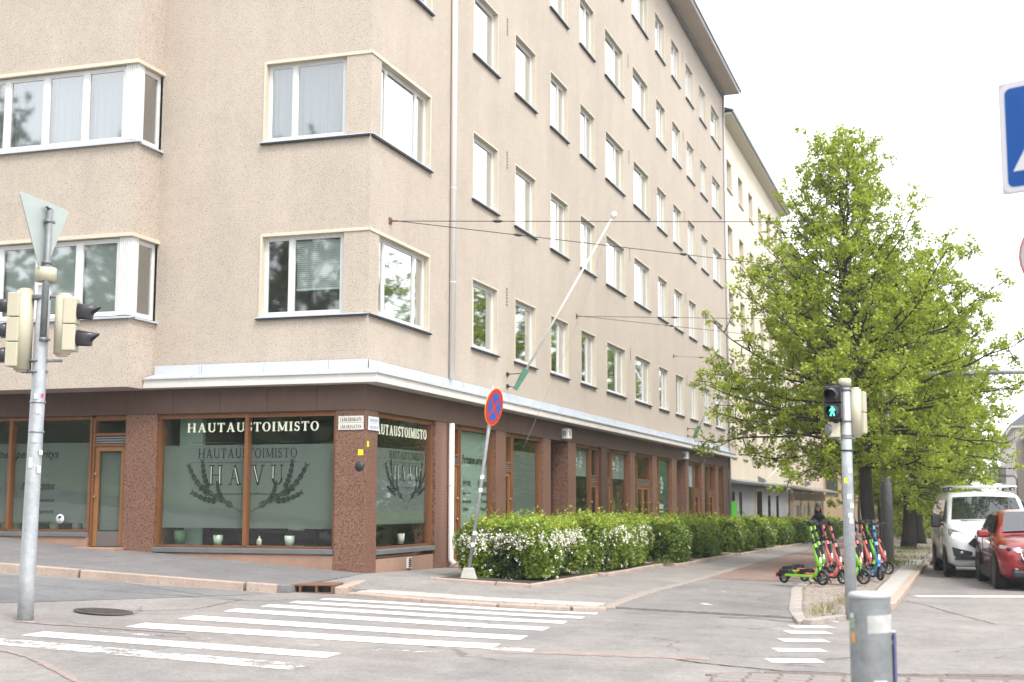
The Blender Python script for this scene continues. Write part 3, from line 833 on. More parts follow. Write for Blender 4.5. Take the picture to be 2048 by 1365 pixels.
for i, (a, b) in enumerate(COLS):
    for r in range(5):
        ex = None
        if r >= 1 and rb.random() < .8: ex = ('fill_sheer', sheer_b if b-a > 2.2 else sheer_a)
        elif r <= 1 and rb.random() < .75: ex = ('venetian_blind', bl2 if b-a > 2.2 else bl1) if rb.random() < .5 else ('curtain', cu1)
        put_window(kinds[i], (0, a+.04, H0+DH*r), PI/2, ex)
DCR = window_meshes(2.47, 1.555, [.44, 1.91], (.45, .04), False)
DCL = window_meshes(1.70, 1.555, [.60], (.04, .50), True)
DCL['surround'] = (lambda mb: (mb.box(.001,.05,-.014,.15,0,1.553), mb.box(.05,2.21,-.020,-.002,1.505,1.565), mb.box(.05,1.70,-.002,.15,1.505,1.553), mb.mesh('surround', m_cream))[-1])(MB())
DCR['surround'] = (lambda mb: (mb.box(2.42,2.469,-.014,.15,0,1.553), mb.box(-.47,2.48,-.020,-.002,1.505,1.565), mb.box(0,2.42,-.002,.15,1.505,1.553), mb.mesh('surround', m_cream))[-1])(MB())
blc = blind_mesh(.66, 1.62, .52, 1.42); bld_r = blind_mesh(.1, 2.35, .1, .5)
for r in range(5):
    put_window(DCL, (-2.2, 0, H0+.01+DH*r), 0, ('venetian_blind', blc) if r == 0 else ('fill_sheer', sheer_l))
    put_window(DCR, (0, .45, H0+.01+DH*r), PI/2, ('venetian_blind', bld_r) if r == 0 else ('fill_sheer', sheer_b))
# bay ribbon windows
BM = [-12.35, -11.45, -10.55, -9.65, -8.72, -7.25, -6.335, -5.445, -4.66]
BM = [-12.5] + [-4.66-.895*k for k in range(8, -1, -1)]
bay_bl = blind_mesh(.06, .82, .1, 1.4, .16, .036)
def bay_pane(wd):
    fr = MB(); ring(fr, wd, 1.45, .055, .05, .11, 0, 0, .03); ring(fr, wd-.11, 1.34, .028, .06, .10, 0, .055, .085)
    pn = MB().quad((.08,.08,.11), (wd-.08,.08,.11), (wd-.08,.08,1.40), (.08,.08,1.40))
    return fr.mesh('window', m_white), pn.mesh('pane', m_glass)
bf, bp = bay_pane(.895); sf_, sp_ = bay_pane(.60)
for r in range(5):
    z = H0+.02+DH*r
    for k in range(9):
        wn = link('window', bf, bld, (-4.66-.895*(k+1), BY, z), 0); link('pane', bp, wn)
        if r == 0 and k < 4: link('venetian_blind', bay_bl, wn)
        elif r > 0: link('fill_sheer', sheer_bay, wn)
    wn = link('window', sf_, bld, (BX1, BY+.25, z), PI/2); link('pane', sp_, wn)
    mb = MB()
    mb.box(-4.66, -4.44, BY+.02, BY+.11, z+.03, z+1.49); mb.box(-4.51, -4.42, BY+.022, BY+.25, z+.03, z+1.488)
    for k in range(5): mb.box(-4.645+k*.045, -4.622+k*.045, BY+.004, BY+.02, z+.03, z+1.49)
    mb.box(-4.418, -4.402, BY+.03, BY+.24, z+.03, z+1.49)
    mb.build('corner_post', m_white, bld)
    mb = MB(); mb.box(BX0, BX1+.05, BY-.05, BY+.12, z+1.49, z+1.56); mb.box(BX1-.12, BX1+.052, BY+.12, .0, z+1.488, z+1.558)
    mb.build('lintel_trim', m_cream, bld)
    mb = MB(); mb.prism([(BY+.11,z+.03), (BY-.07,z-.005), (BY-.07,z-.04), (BY+.11,z-.003)], BX0, BX1+.07, 'x'); mb.prism([(BX1-.11,z+.0305), (BX1+.07,z-.0045), (BX1+.07,z-.0395), (BX1-.11,z-.002)], BY+.11, 0.0, 'y')
    mb.build('bay_sill', m_metal, bld)

# ---- cornice, flashing and brown fascia
CX, CO = -4.38, .35
mb = MB()
prof = [(0,3.745), (CO,3.745), (CO,3.80), (CO-.02,3.80), (CO-.02,3.90), (CO,3.905), (CO,3.925), (0,3.945)]
mb.add([(x+ (0 if 1 else 0), -o, z) for o, z in prof for x in (CX,)], [])
mb = MB()
n = len(prof)
vs_ = []
for (o_, z) in prof: vs_.append((CX, -o_, z))
for (o_, z) in prof: vs_.append((o_, -o_, z))
for (o_, z) in prof: vs_.append((o_, YEND+.02, z))
mb.add(vs_, [(k*n+i, k*n+(i+1) % n, (k+1)*n+(i+1) % n, (k+1)*n+i) for k in range(2) for i in range(n)] + [tuple(range(n)), tuple(reversed(range(2*n, 3*n)))])
mb.build('cornice', m_board, bld)
def flash(a, b, cut0=0., cut1=0., face='R'):
    """one sheet of the sloped metal flashing over the cornice"""
    mb = MB(); o1, o2 = .022, CO+.015
    P = [(a, o1, 4.19), (b, o1, 4.19), (b, o1, 4.02), (a, o1, 4.02), (a-cut0, o2, 3.935), (b+cut1, o2, 3.935), (b+cut1, o2, 3.905), (a-cut0, o2, 3.905)]
    f = (lambda u, o, z: (o, u, z)) if face == 'R' else (lambda u, o, z: (u, -o, z))
    mb.add([f(*p) for p in P], [(0,1,2,3), (3,2,5,4), (4,5,6,7)])
    mb.tube([f(b-.012, o1+.012, 4.19), f(b-.012, o1+.012, 4.03), f(b-.012+cut1, o2, 3.945)], .008, 4)
    mb.build('flashing_sheet', m_flash, bld)
u = -.0; 
edges_r = [.022] + [1.25+1.22*k for k in range(32)] + [YEND]
for i in range(len(edges_r)-1): flash(edges_r[i]+.003, edges_r[i+1]-.003, CO-.0 if i == 0 else 0, 0, 'R')
edges_l = [CX+.02, -3.35, -2.05, -.75, -.022+.044]
for i in range(4): flash(edges_l[i]+.003, edges_l[i+1]-.003, 0, CO-.0 if i == 3 else 0, 'L')
u = 0.012
for k in range(41):
    a, b = .003+.985*k, .003+.985*(k+1)-.006
    mb = MB().box(-.08, .012, a, min(b, YEND-.02), 3.285, 3.742); mb.build('fascia_panel', m_fascia, bld)
for k in range(17):
    b, a = .006-.985*k, .006-.985*(k+1)+.006
    mb = MB().box(a, b-(.0 if k else .0), -.012, -.0 if False else .08, 3.287, 3.741); mb.build('fascia_panel', m_fascia, bld)

# ---- ground floor
def pillar(face, a, b, z0, mat=m_granite, depth=.45, z1=3.284, off=.0, slabs=True):
    """granite clad pillar: slabs with thin joints"""
    zs = [z0-.3, .48, 1.55, 2.55, z1] if slabs else [z0-.3, z1]
    for i in range(len(zs)-1):
        lo, hi = zs[i]+(.0006 if i else 0), zs[i+1]-.0006
        if hi-lo < .05: continue
        mb = MB(); v0 = off+rk.uniform(0, .003)
        if face == 'R': mb.box(-depth, -v0, a, b, lo, hi)
        else: mb.box(a, b, v0, depth, lo, hi)
        mb.build('granite_slab', mat, bld, bevel=.002, seg=1)
for lo, hi in ((.1,1.55), (1.551,2.55), (2.551,3.284)):
    MB().box(-.60, -.004, .004, .50, lo, hi).build('granite_slab', m_granite, bld, bevel=.004, seg=2)
MB().box(-.604, -.0015, .0015, .504, 0, .60).build('granite_slab', m_granite, bld, bevel=.004, seg=2)
pillar('L', -4.95, -4.28, .7); pillar('L', -10.3, -9.6, 1.1); pillar('L', -15, -14.2, 1.5)
for a, b, mt in [(3.35,4.22,m_granite), (7.1,7.80,m_granite), (10.80,11.46,m_granite), (13.12,13.89,m_granite), (16.70,17.44,m_granite_d), (20.43,21.1,m_granite), (23.79,24.53,m_granite), (27.15,28.1,m_granite), (29.9,30.5,m_granite), (33.35,34.04,m_granite), (36.81,37.52,m_granite), (38.8,40.45,m_granite_d)]:
    pillar('R', a, b, .3, mt)
# plinths
MB().box(-4.28, -.61, .03, .45, 0, .715).build('plinth', m_plinth, bld); MB().box(-9.6, -5.74, .03, .45, 0, .99).build('plinth', m_plinth, bld)
MB().box(-.45, -.03, .51, 3.345, 0, .64).build('plinth', m_plinth, bld); MB().box(-14.2, -10.3, .03, .45, 0, 1.3).build('plinth', m_plinth, bld)
# shop shell inside
mb = MB()
mb.quad((-3.5,3.4,.5), (-3.5,11.2,.5), (-3.5,11.2,3.5), (-3.5,3.4,3.5)); mb.quad((-14,3.4,.5), (-3.5,3.4,.5), (-3.5,3.4,3.5), (-14,3.4,3.5))
mb.quad((-2.5,13.3,.3), (-2.5,28,.3), (-2.5,28,3.5), (-2.5,13.3,3.5)); mb.quad((-2.5,30,.3), (-2.5,40.3,.3), (-2.5,40.3,3.5), (-2.5,30,3.5))
mb.quad((-4.6,.1,.5), (-4.6,3.4,.5), (-4.6,3.4,3.5), (-4.6,.1,3.5)); mb.quad((-14,.1,.5), (-14,3.4,.5), (-14,3.4,3.5), (-14,.1,3.5)); mb.quad((-3.5,11.2,.5), (-.1,11.2,.5), (-.1,11.2,3.5), (-3.5,11.2,3.5))
for u in (4.2, 13.4, 20.5, 27.5, 30.2, 40.3): mb.quad((-3,u,.3), (-.2,u,.3), (-.2,u,3.5), (-3,u,3.5))
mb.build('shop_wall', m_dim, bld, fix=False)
mb = MB(); mb.box(-3.5, -.3, .3, 40.3, .4, .60); mb.box(-14, -3.5, .25, 3.4, .4, .72); mb.box(-3.5, -.02, .1, 40.3, 3.35, 3.6); mb.box(-14, -3.51, .02, 3.4, 3.35, 3.6)
mb.build('shop_floor', M('dark_floor', (.10,.085,.07), .6), bld)
mb = MB().box(-4.25, -3.75, .75, .85, .7, 3.35); mb.build('shop_side_panel', M('mint_wall_panel', (.42,.56,.48), .8), bld)

def shopwin(face, a, b, z0, z1=3.24, mull=(), sill=True, trans=None, gmat=m_shopglass, fr=.055, deep=.13):
    """wood-framed shop window; returns the window part"""
    f = FR if face == 'R' else FL
    def bx(mb, u0, u1, v0, v1, za, zb_):
        p, q = f(u0, v0, za), f(u1, v1, zb_); mb.box(min(p[0],q[0]), max(p[0],q[0]), min(p[1],q[1]), max(p[1],q[1]), za, zb_)
    mb = MB()
    bx(mb, a, a+fr, .07, .19, z0, z1); bx(mb, b-fr, b, .07, .19, z0, z1); bx(mb, a+fr, b-fr, .07, .19, z1-fr, z1); bx(mb, a+fr, b-fr, .09, .19, z0, z0+.03)
    for m in mull: bx(mb, m-.035, m+.035, .06, .19, z0+.03, z1-fr)
    bx(mb, a+.001, b-.001, .075, .4, z1+.0, 3.36)
    wn = mb.build('shop_window', m_wood, bld)
    es = [a+fr] + [v for m in mull for v in (m-.035, m+.035)] + [b-fr]
    for i in range(0, len(es), 2):
        MB().quad(f(es[i], deep, z0+.03), f(es[i+1], deep, z0+.03), f(es[i+1], deep, z1-fr), f(es[i], deep, z1-fr)).build('pane', gmat, wn, fix=False)
    if sill:
        mb = MB(); p = [(-.0,z0-.10), (.19,z0-.10), (.19,z0+.004), (-.02,z0-.025)]
        pts0 = [f(a+.004, v, z) for v, z in p]; pts1 = [f(b-.004, v, z) for v, z in p]
        mb.add(pts0+pts1, [(0,1,2,3), (7,6,5,4), (0,4,5,1), (1,5,6,2), (2,6,7,3), (3,7,4,0)])
        mb.build('metal_sill', m_sill, wn)
    return wn
m_brass = M('brass', (.55,.42,.18), .35, .9); m_kick = M('grey_kick_panel', (.15,.13,.12), .5, .2)
def door(face, a, b, zb, zt=2.70, kick=.32, vent=True, trans=True, handle='l', n=1, wood=m_wood_l, top=3.24):
    f = FR if face == 'R' else FL
    def bx(mb, u0, u1, v0, v1, za, zb_, mi=0):
        p, q = f(u0, v0, za), f(u1, v1, zb_); mb.box(min(p[0],q[0]), max(p[0],q[0]), min(p[1],q[1]), max(p[1],q[1]), za, zb_, mi)
    mb = MB()
    bx(mb, a, a+.05, .08, .20, zb, top); bx(mb, b-.05, b, .08, .20, zb, top); bx(mb, a+.05, b-.05, .08, .20, top-.05, 3.30)
    bx(mb, a+.05, b-.05, .08, .20, zt, zt+.05)
    if vent: bx(mb, a+.05, b-.05, .08, .20, zt+.20, zt+.25)
    fr = mb.build('door_frame', m_wood, bld)
    if vent:
        mb = MB()
        for k in range(3): bx(mb, a+.05, b-.05, .10, .14, zt+.065+k*.045, zt+.088+k*.045)
        mb.build('vent_slats', m_sill, fr)
        mb = MB(); bx(mb, a+.05, b-.05, .145, .16, zt+.05, zt+.20); mb.build('vent_back', m_dark, fr)
    if trans:
        za = zt+(.25 if vent else .05)
        MB().quad(f(a+.05,.14,za), f(b-.05,.14,za), f(b-.05,.14,top-.05), f(a+.05,.14,top-.05)).build('transom_pane', m_shopglass, fr, fix=False)
    wl = (b-a-.10)/n
    for k in range(n):
        x0, x1 = a+.05+wl*k+.004, a+.05+wl*(k+1)-.004
        mb = MB(); t = .085
        bx(mb, x0, x0+t, .11, .16, zb+.02, zt-.004); bx(mb, x1-t, x1, .11, .16, zb+.02, zt-.004); bx(mb, x0+t, x1-t, .11, .16, zt-.004-t, zt-.004)
        d = mb.build('door', wood, bld)
        mb = MB(); bx(mb, x0+t, x1-t, .115, .155, zb+.02, zb+kick) ; mb.build('kick_panel', m_kick, d)
        MB().quad(f(x0+t,.135,zb+kick), f(x1-t,.135,zb+kick), f(x1-t,.135,zt-t), f(x0+t,.135,zt-t)).build('pane', m_shopglass, d, fix=False)
        s_ = x0+.04 if handle == 'l' else x1-.04
        for zz in (.95, 1.38): p = f(s_, .11, zb+zz); q = f(s_, .06, zb+zz); MB().tube([p, q], [.012,.026], 10).build('door_knob', m_brass, d)
    return fr
winA = shopwin('L', -4.28, -.61, .84, 3.25, (-2.42,))
winB = shopwin('L', -9.58, -5.74, 1.10, 3.27, (-7.6,))
doorL = door('L', -5.73, -4.96, .80, 2.70, .30)
MB().box(-6.2, -4.9, -.32, .05, .55, .81).build('door_step', m_plinth, bld, bevel=.02)
winC = shopwin('R', .51, 3.34, .82, 3.25)
door('R', 4.25, 4.92, .36, 2.42, .52, handle='r'); win2 = shopwin('R', 4.95, 7.08, .70, 3.25)
MB().box(-.1, .35, 4.2, 5.0, .1, .37).build('door_step', m_plinth, bld, bevel=.02)
door('R', 7.83, 8.48, .36, 2.36, .5, handle='r'); win3 = shopwin('R', 8.5, 10.79, .70, 3.25)
# passage recess
def recess(a, b):
    mb = MB(); mb.quad((-.44,a,.1), (-3.1,a,.1), (-3.1,a,3.3), (-.44,a,3.3)); mb.quad((-.44,b,.1), (-3.1,b,.1), (-3.1,b,3.3), (-.44,b,3.3)); mb.quad((-3.1,a,.1), (-3.1,b,.1), (-3.1,b,3.3), (-3.1,a,3.3))
    mb.quad((-.03,a,3.27), (-3.1,a,3.27), (-3.1,b,3.27), (-.03,b,3.27))
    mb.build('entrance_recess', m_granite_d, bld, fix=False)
    k0 = len(bld.children); fr_ = door('R', a+.2, b-.2, .3, 2.5, .5, vent=False, n=2)
    for ch in list(bld.children):
        if ch == fr_ or (ch.name.startswith('door') and len(ch.data.vertices) and a < ch.data.vertices[0].co.y < b): ch.location.x = -2.8
    MB().quad((-.03,a,.305), (-3.1,a,.305), (-3.1,b,.305), (-.03,b,.305)).build('recess_floor', m_pave, bld)
recess(11.46, 13.12); recess(28.1, 29.9)
win4 = shopwin('R', 13.9, 15.75, .70, 3.25); door('R', 15.78, 16.68, .30, 2.20, .5)
door('R', 17.46, 18.22, .30, 2.20, .5, handle='r'); win5 = shopwin('R', 18.25, 20.42, .70, 3.25)
win6 = shopwin('R', 21.12, 21.74, .70, 3.25); door('R', 21.76, 23.77, .28, 2.20, .5, n=2, handle='r')
door('R', 24.55, 25.12, .28, 2.15, .5, handle='r'); win7 = shopwin('R', 25.14, 27.13, .70, 3.25)
win8 = shopwin('R', 30.52, 32.15, .70, 3.25); door('R', 32.2, 33.33, .25, 2.0, .5, handle='l')
win9 = shopwin('R', 34.06, 35.60, .70, 3.25); door('R', 35.65, 36.79, .25, 2.0, .5)
win10 = shopwin('R', 37.55, 38.78, .70, 3.25)
# recess side pillars already stand; downpipes
mb = MB(); px, py = .075, 4.06
mb.tube([(.07,py,EAVE-.1), (.07,py,4.2)], .062, 10); mb.tube([(.07,py,3.27), (.07,py,.62), (.07,py,.5), (.16,py-.02,.40)], .060, 10)
for z in (6.2, 8.2, 10.4, 12.6, 15, 17.5, 2.0): mb.cyl((.07,py,z), (.07,py,z+.02), .068, n=10)
mb.build('downpipe', m_pole_w, bld)
mb = MB(); mb.tube([(.05,YEND-.03,EAVE-.1), (.05,YEND-.03,.5)], .05, 8); mb.build('downpipe', m_galv, bld)
# small wall details
mb_v = MB(); mb_v.box(-.05,.05,-.006,.02,-.24,.24)
for k in range(6): mb_v.box(-.04,.04,-.012,-.006,-.20+k*.075,-.165+k*.075, 1)
me_v = mb_v.mesh('wall_vent', [m_stucco, m_dark])
for r in range(5):
    for yv in (7.82, 20.6, 30.3): link('wall_vent', me_v, bld, (0, yv, 6.46+DH*r), PI/2)
mb = MB(); mb.box(-.03,.005,1.98,2.16,.42,.62, 0)
for k in range(5): mb.box(.0045,.012,2.0,2.14,.44+k*.036,.462+k*.036, 1)
mb.build('plinth_vent', [m_plate, m_dark], bld)
for yl, sgn in ((12.59, 'B'), (29.34, 'B')):
    mb = MB().box(.012,.20,yl-.17,yl+.17,3.34,3.62); lb = mb.build('entrance_light_box', M('opal_light_box', (.70,.70,.68), .3), bld, bevel=.02)
    text_obj('light_box_letter', sgn, .2, m_black, lb, (.203, yl-.07, 3.41), PI/2)
    text_obj('light_box_letter', sgn, .2, m_black, lb, (.03, yl-.172, 3.41), 0)
mb = MB().lathe([(.0,-.012), (.085,-.012), (.085,.0)], 20, (-.12,0,2.29), 'y'); mb.build('keyhole_cover', m_dark, bld)
MB().box(.002,.006,.03,.11,2.63,2.73).build('yellow_sticker', m_yellow, bld); MB().box(-.15,-.05,-.008,-.003,2.48,2.58).build('yellow_sticker', m_yellow, bld); 

# street name plates at the corner
def plate(face, a, b, z, txt, mat, h=.118):
    if face == 'L':
        o = MB().box(a, b, -.022, -.008, z, z+h).build('street_plate', mat, bld)
        mb, _ = serif_text(txt, h*.55, (b-a)*.86, .17, .08, .06, .13, .002); l = mb.build('plate_lettering', m_black, o, loc=(a+(b-a)*.07, -.0245, z+h*.18))
    else:
        o = MB().box(.008, .022, a, b, z, z+h).build('street_plate', mat, bld)
        mb, _ = serif_text(txt, h*.50, (b-a)*.86, .17, .08, .06, .13, .002); l = mb.build('plate_lettering', M('faded_lettering', (.36,.38,.45), .5), o, loc=(.0245, a+(b-a)*.07, z+h*.2), rz=PI/2)
plate('L', -.535, -.05, 3.06, 'LÄÄKÄRINKATU', m_plate); plate('L', -.535, -.05, 2.935, 'LÄKAREGATAN', m_plate)
plate('R', .055, .50, 3.055, 'MANNERHEIMINTIE', m_plate_b); plate('R', .055, .50, 2.932, 'MANNERHEIMVÄGEN', m_plate_b)

# ---- films, lettering and prints in the shop windows
def film(wn, face, a, b, z0, z1, mat=None, name='frosted_film', v=.20):
    f = FR if face == 'R' else FL
    return MB().quad(f(a, v, z0), f(b, v, z0), f(b, v, z1), f(a, v, z1)).build(name, mat or m_frost, wn, fix=False)
def put(mb, face, name, mat, parent, u, v, z):
    return mb.build(name, mat, parent, loc=(u, v, z) if face == 'L' else (-v, u, z), rz=0 if face == 'L' else PI/2)
film(winA, 'L', -4.22, -.66, 1.18, 2.70); film(winB, 'L', -9.5, -5.8, 1.25, 2.78)
film(winC, 'R', .57, 3.28, 1.25, 2.66); film(win2, 'R', 5.0, 7.02, .75, 3.18, m_frost_g)
film(doorL, 'L', -5.60, -5.08, 1.12, 2.60); film(win3, 'R', 8.56, 10.73, .75, 2.9)  # film behind the door added to lighten its dark pane
BLA = (-3.72, 2.94, 2.71)
def big_letters(wn, face, u, v, z, width, h):
    mb, w_ = serif_text('HAUTAUSTOIMISTO', h, width, .185, .075, .075, .20, .012)
    put(mb, face, 'shop_letters', m_letter_glow, wn, u, v, z)
    rod = MB()
    for k in (.12, .38, .50, .86): rod.box(width*k-.008, width*k+.008, .01, .03, h*.9, 3.30-z)
    put(rod, face, 'letter_hanger', m_black, wn, u, v+.02, z)
big_letters(winA, 'L', BLA[0], .155, BLA[1], BLA[2], .168)
big_letters(winC, 'R', .58, .155, 2.90, 2.66, .19)
def sprig(mb, base, mid, tip, L_=.05, w_=.011, side=1, step=.020):
    n = 24; P = []
    for i in range(n+1):
        t = i/n; P.append(((1-t)**2*base[0]+2*t*(1-t)*mid[0]+t*t*tip[0], (1-t)**2*base[1]+2*t*(1-t)*mid[1]+t*t*tip[1]))
    d_ = 0
    for i in range(n):
        mb.prism(_st(P[i], P[i+1], .008*(1-i/n*.6)), -.001, .0012)
        dx, dz = P[i+1][0]-P[i][0], P[i+1][1]-P[i][1]; l = math.hypot(dx, dz); dx /= l; dz /= l
        if i > 3:
            for s in (-1, 1):
                a = R(38)*s; ex, ez = dx*math.cos(a)-dz*math.sin(a), dx*math.sin(a)+dz*math.cos(a); LL = L_*(.75+.25*math.sin(i*1.7))*(1-.4*(i/n))
                p = P[i]; q = (p[0]+ex*LL, p[1]+ez*LL); m_ = (p[0]+ex*LL*.5, p[1]+ez*LL*.5); nx_, nz_ = -ez*w_, ex*w_
                mb.prism([p, (m_[0]+nx_, m_[1]+nz_), q, (m_[0]-nx_, m_[1]-nz_)], -.0004-.0001*(i % 5), .0008)
def havu_logo(wn, face, u, v, z, k=1.0):
    """emblem: rules, two lines of serif capitals and a wreath of two conifer twigs; origin at the lower centre"""
    mb, w_ = serif_text('HAUTAUSTOIMISTO', .175*k, 2.04*k, .13, .065, .07, .16, .0015)
    put(mb, face, 'emblem_text', m_ink, wn, u-1.02*k, v, z+.84*k)
    HW = 1.56
    mb, w_ = serif_text('HAVU', .36*k, HW*k, .17, .045, .11, .34, .002, {1: .30})
    put(mb, face, 'emblem_name', m_ink, wn, u-.79*k, v, z+.35*k)
    inl = MB(); xs = []; x_ = 0
    for q, ch in enumerate('HAVU'): xs.append(x_); x_ += glyph(ch, .17, .045, .11)[1]+.34+(.30 if q == 1 else 0)
    kx = HW*k/((x_-.34)*.36*k)*.36*k; hh = .36*k; e = .11+.085; Wd = .62+2*e; Wu = .56+2*e
    for (gx0, xa, za, xb, zb_) in ((xs[0], e, .06, e, .94), (xs[0], Wd-e, .06, Wd-e, .94), (xs[1], Wd-e-.02, .05, Wd/2+.01, .86), (xs[2], e+.02, .95, Wd/2-.01, .14), (xs[3], e, .32, e, .94)):
        inl.prism(_st(((gx0+xa)*kx, za*hh), ((gx0+xb)*kx, zb_*hh), .013*k), -.012, -.009)
    put(inl, face, 'emblem_inlay', m_letter, wn, u-.79*k, v, z+.35*k)
    ru = MB()
    for (x0, x1, zz, t) in ((-1.14, 1.12, 1.12, .012), (-1.14, 1.1, .76, .006), (-.62, .72, .18, .010)): ru.box(x0*k, x1*k, -.001, .001, (zz)*k, (zz+t)*k)
    put(ru, face, 'emblem_rule', m_ink, wn, u, v, z)
    wr = MB()
    for s in (-1, 1):
        X = lambda a, b: (s*a*k, b*k)
        sprig(wr, X(.10, -.14), X(.62, .16), X(.95, .28), .14*k); sprig(wr, X(.62, .10), X(1.05, .30), X(1.22, .72), .14*k); sprig(wr, X(.5, .07), X(.8, .02), X(1.14, .22), .125*k)
        sprig(wr, X(.72, .20), X(.9, .42), X(.93, .80), .125*k); sprig(wr, X(.45, .05), X(.6, .2), X(.60, .40), .10*k)
    put(wr, face, 'wreath_print', m_ink, wn, u, v, z)
havu_logo(winA, 'L', -2.47, .19, 1.62, 1.0)
havu_logo(winC, 'R', 2.33, .19, 1.78, .83)
def info_text(wn, face, u, v, z, k, tall=1.):
    rz = 0 if face == 'L' else PI/2
    def T(txt, size, du, dz, bold=0, al='LEFT', mat=m_ink):
        bold *= .5; size *= tall
        p = (u+du, v, z+dz) if face == 'L' else (-v, u+du, z+dz)
        text_obj('window_lettering', txt, size, mat, wn, p, rz, .28, bold, .001, al, 1/tall)
    def Rl(du, dz, l):
        mb = MB().box(0, l, -.001, .001, 0, .012); put(mb, face, 'window_rule', m_ink, wn, u+du, v, z+dz)
    T('Perinteinen perheyritys', .235*k, 0, 0, .006, 'CENTER')
    T('Hautajaiset', .145*k, -1.05*k, -.62*k, .004); Rl(-1.05*k, -.66*k, .72*k)
    for i, s in enumerate(('Arkut ja uurnat', 'Muistotilaisuudet', 'Kuljetukset')): T(s, .105*k, -1.05*k, (-.92-.23*i)*k, .001, 'LEFT', m_ink_s)
    T('Perunkirjoitus', .145*k, 1.05*k, -.62*k, .004, 'RIGHT'); Rl(.2*k, -.66*k, .85*k)
    for i, s in enumerate(('Perukirjatoimitus', 'Testamentti', 'Perinnönjako')): T(s, .105*k, 1.05*k, (-.92-.23*i)*k, .001, 'RIGHT', m_ink_s)
    T('Hautakivet', .145*k, -.42*k, -1.72*k, .004); Rl(-.42*k, -1.76*k, .7*k)
    for i, s in enumerate(('Uudet kivet', 'Kiven kaiverrus')): T(s, .105*k, -.42*k, (-1.98-.20*i)*k, .001, 'LEFT', m_ink_s)
info_text(winB, 'L', -7.6, .19, 2.50, .92)
info_text(win2, 'R', 6.22, .19, 2.50, .74, 1.5)
mb = MB().lathe([(0,-.002), (.09,-.002), (.09,.002)], 28, (0,0,0), 'y'); st = put(mb, 'L', 'round_sticker', m_plate_b, winB, -6.43, .124, 1.33)
MB().prism([(-.05,.01), (-.02,.055), (.03,.05), (.05,.02), (.01,.025), (.0,-.01), (-.02,.015)], -.006, -.003).build('sticker_motif', m_black, st); MB().prism([(-.01,-.06), (.02,-.035), (.04,-.06)], -.006, -.003).build('sticker_motif', M('dull_red', (.3,.03,.03), .6), st)
mb = MB().lathe([(0,-.002), (.09,-.002), (.09,.002)], 24, (0,0,0), 'y'); st = put(mb, 'R', 'round_sticker', m_plate_b, win2, 6.72, .124, 1.25); MB().prism([(-.04,.0), (-.02,.05), (.03,.05), (.02,-.05), (-.02,-.05)], -.006, -.003).build('sticker_motif', m_black, st)
# soleus films and logos
def soleus(wn, u, z, s, v=.19, vert=False):
    dz = 0
    text_obj('logo_text', 'soleus', .42*s, m_print_w, wn, (-v, u, z), PI/2, 0, .010*s, .001)
    text_obj('logo_text', 'hyvinvoinnin asiantuntija', .105*s, m_print_w, wn, (-v, u, z-.16*s), PI/2, 0, .002, .001)
    mb = MB()
    def arc(cx, cz, r, a0, a1, th):
        P = [(cx+r*math.cos(R(a0+(a1-a0)*i/14)), cz+r*math.sin(R(a0+(a1-a0)*i/14))) for i in range(15)]
        for i in range(14): mb.prism(_st(P[i], P[i+1], th), -.001-.0001*(i % 3), .001)
        for q in (P[0], P[-1]): mb.prism([(q[0]+th*.62*math.cos(R(a)), q[1]+th*.62*math.sin(R(a))) for a in range(0, 360, 36)], -.0015, .001)
    cx, cz = (1.50, .12) if not vert else (.62, 1.05)
    arc(s*cx, s*(cz+.16), .17*s, -60, 200, .085*s); arc(s*(cx+.24), s*(cz-.02), .14*s, -180, 70, .08*s); arc(s*(cx+.02), s*(cz-.20), .14*s, 120, 330, .08*s)
    mb.build('logo_swirl', m_print_w, wn, loc=(-v, u, z), rz=PI/2)
for wn, a, b, u, s in ((win4, 13.96, 15.70, 14.05, .62), (win5, 18.3, 20.36, 18.5, .62), (win6, 21.15, 21.71, 21.2, .0)):
    film(wn, 'R', a, b, 2.40, 3.19, m_frost_p)
    if s: soleus(wn, u, 2.80, s)
soleus(win6, 21.18, 2.75, .30)
m_panel = bpy.data.materials.new('green_to_navy_print')
n_, N_, L_ = nodes(m_panel); o_ = N_.new("ShaderNodeOutputMaterial"); p_ = N_.new("ShaderNodeBsdfPrincipled"); L_.new(p_.outputs[0], o_.inputs[0])
co_ = N_.new("ShaderNodeTexCoord").outputs['Object']; sx_ = N_.new("ShaderNodeSeparateXYZ"); L_.new(co_, sx_.inputs[0])
L_.new(mixc(N_, L_, maprange(N_, L_, sx_.outputs[2], .9, 2.6, 0, 1), (.012,.020,.055), (.02,.11,.065)), p_.inputs['Base Color']); p_.inputs['Roughness'].default_value = .5
film(win7, 'R', 25.2, 27.07, .75, 3.18, m_panel, 'printed_panel', .15)
soleus(win7, 25.42, 1.45, .80, .145, True)
film(win8, 'R', 30.6, 32.08, 2.3, 3.18, M('pale_blue_poster', (.42,.50,.60), .5), 'poster', .16)
for k in range(3): text_obj('poster_text', ('AVOINNA', 'MA - PE', '9 - 17')[k], .2, m_print_w, win8, (-.155, 30.8, 2.95-.26*k), PI/2)
film(win10, 'R', 37.6, 38.7, .75, 1.5, M('bright_green_panel', (.06,.42,.02), .5), 'green_panel', .18)
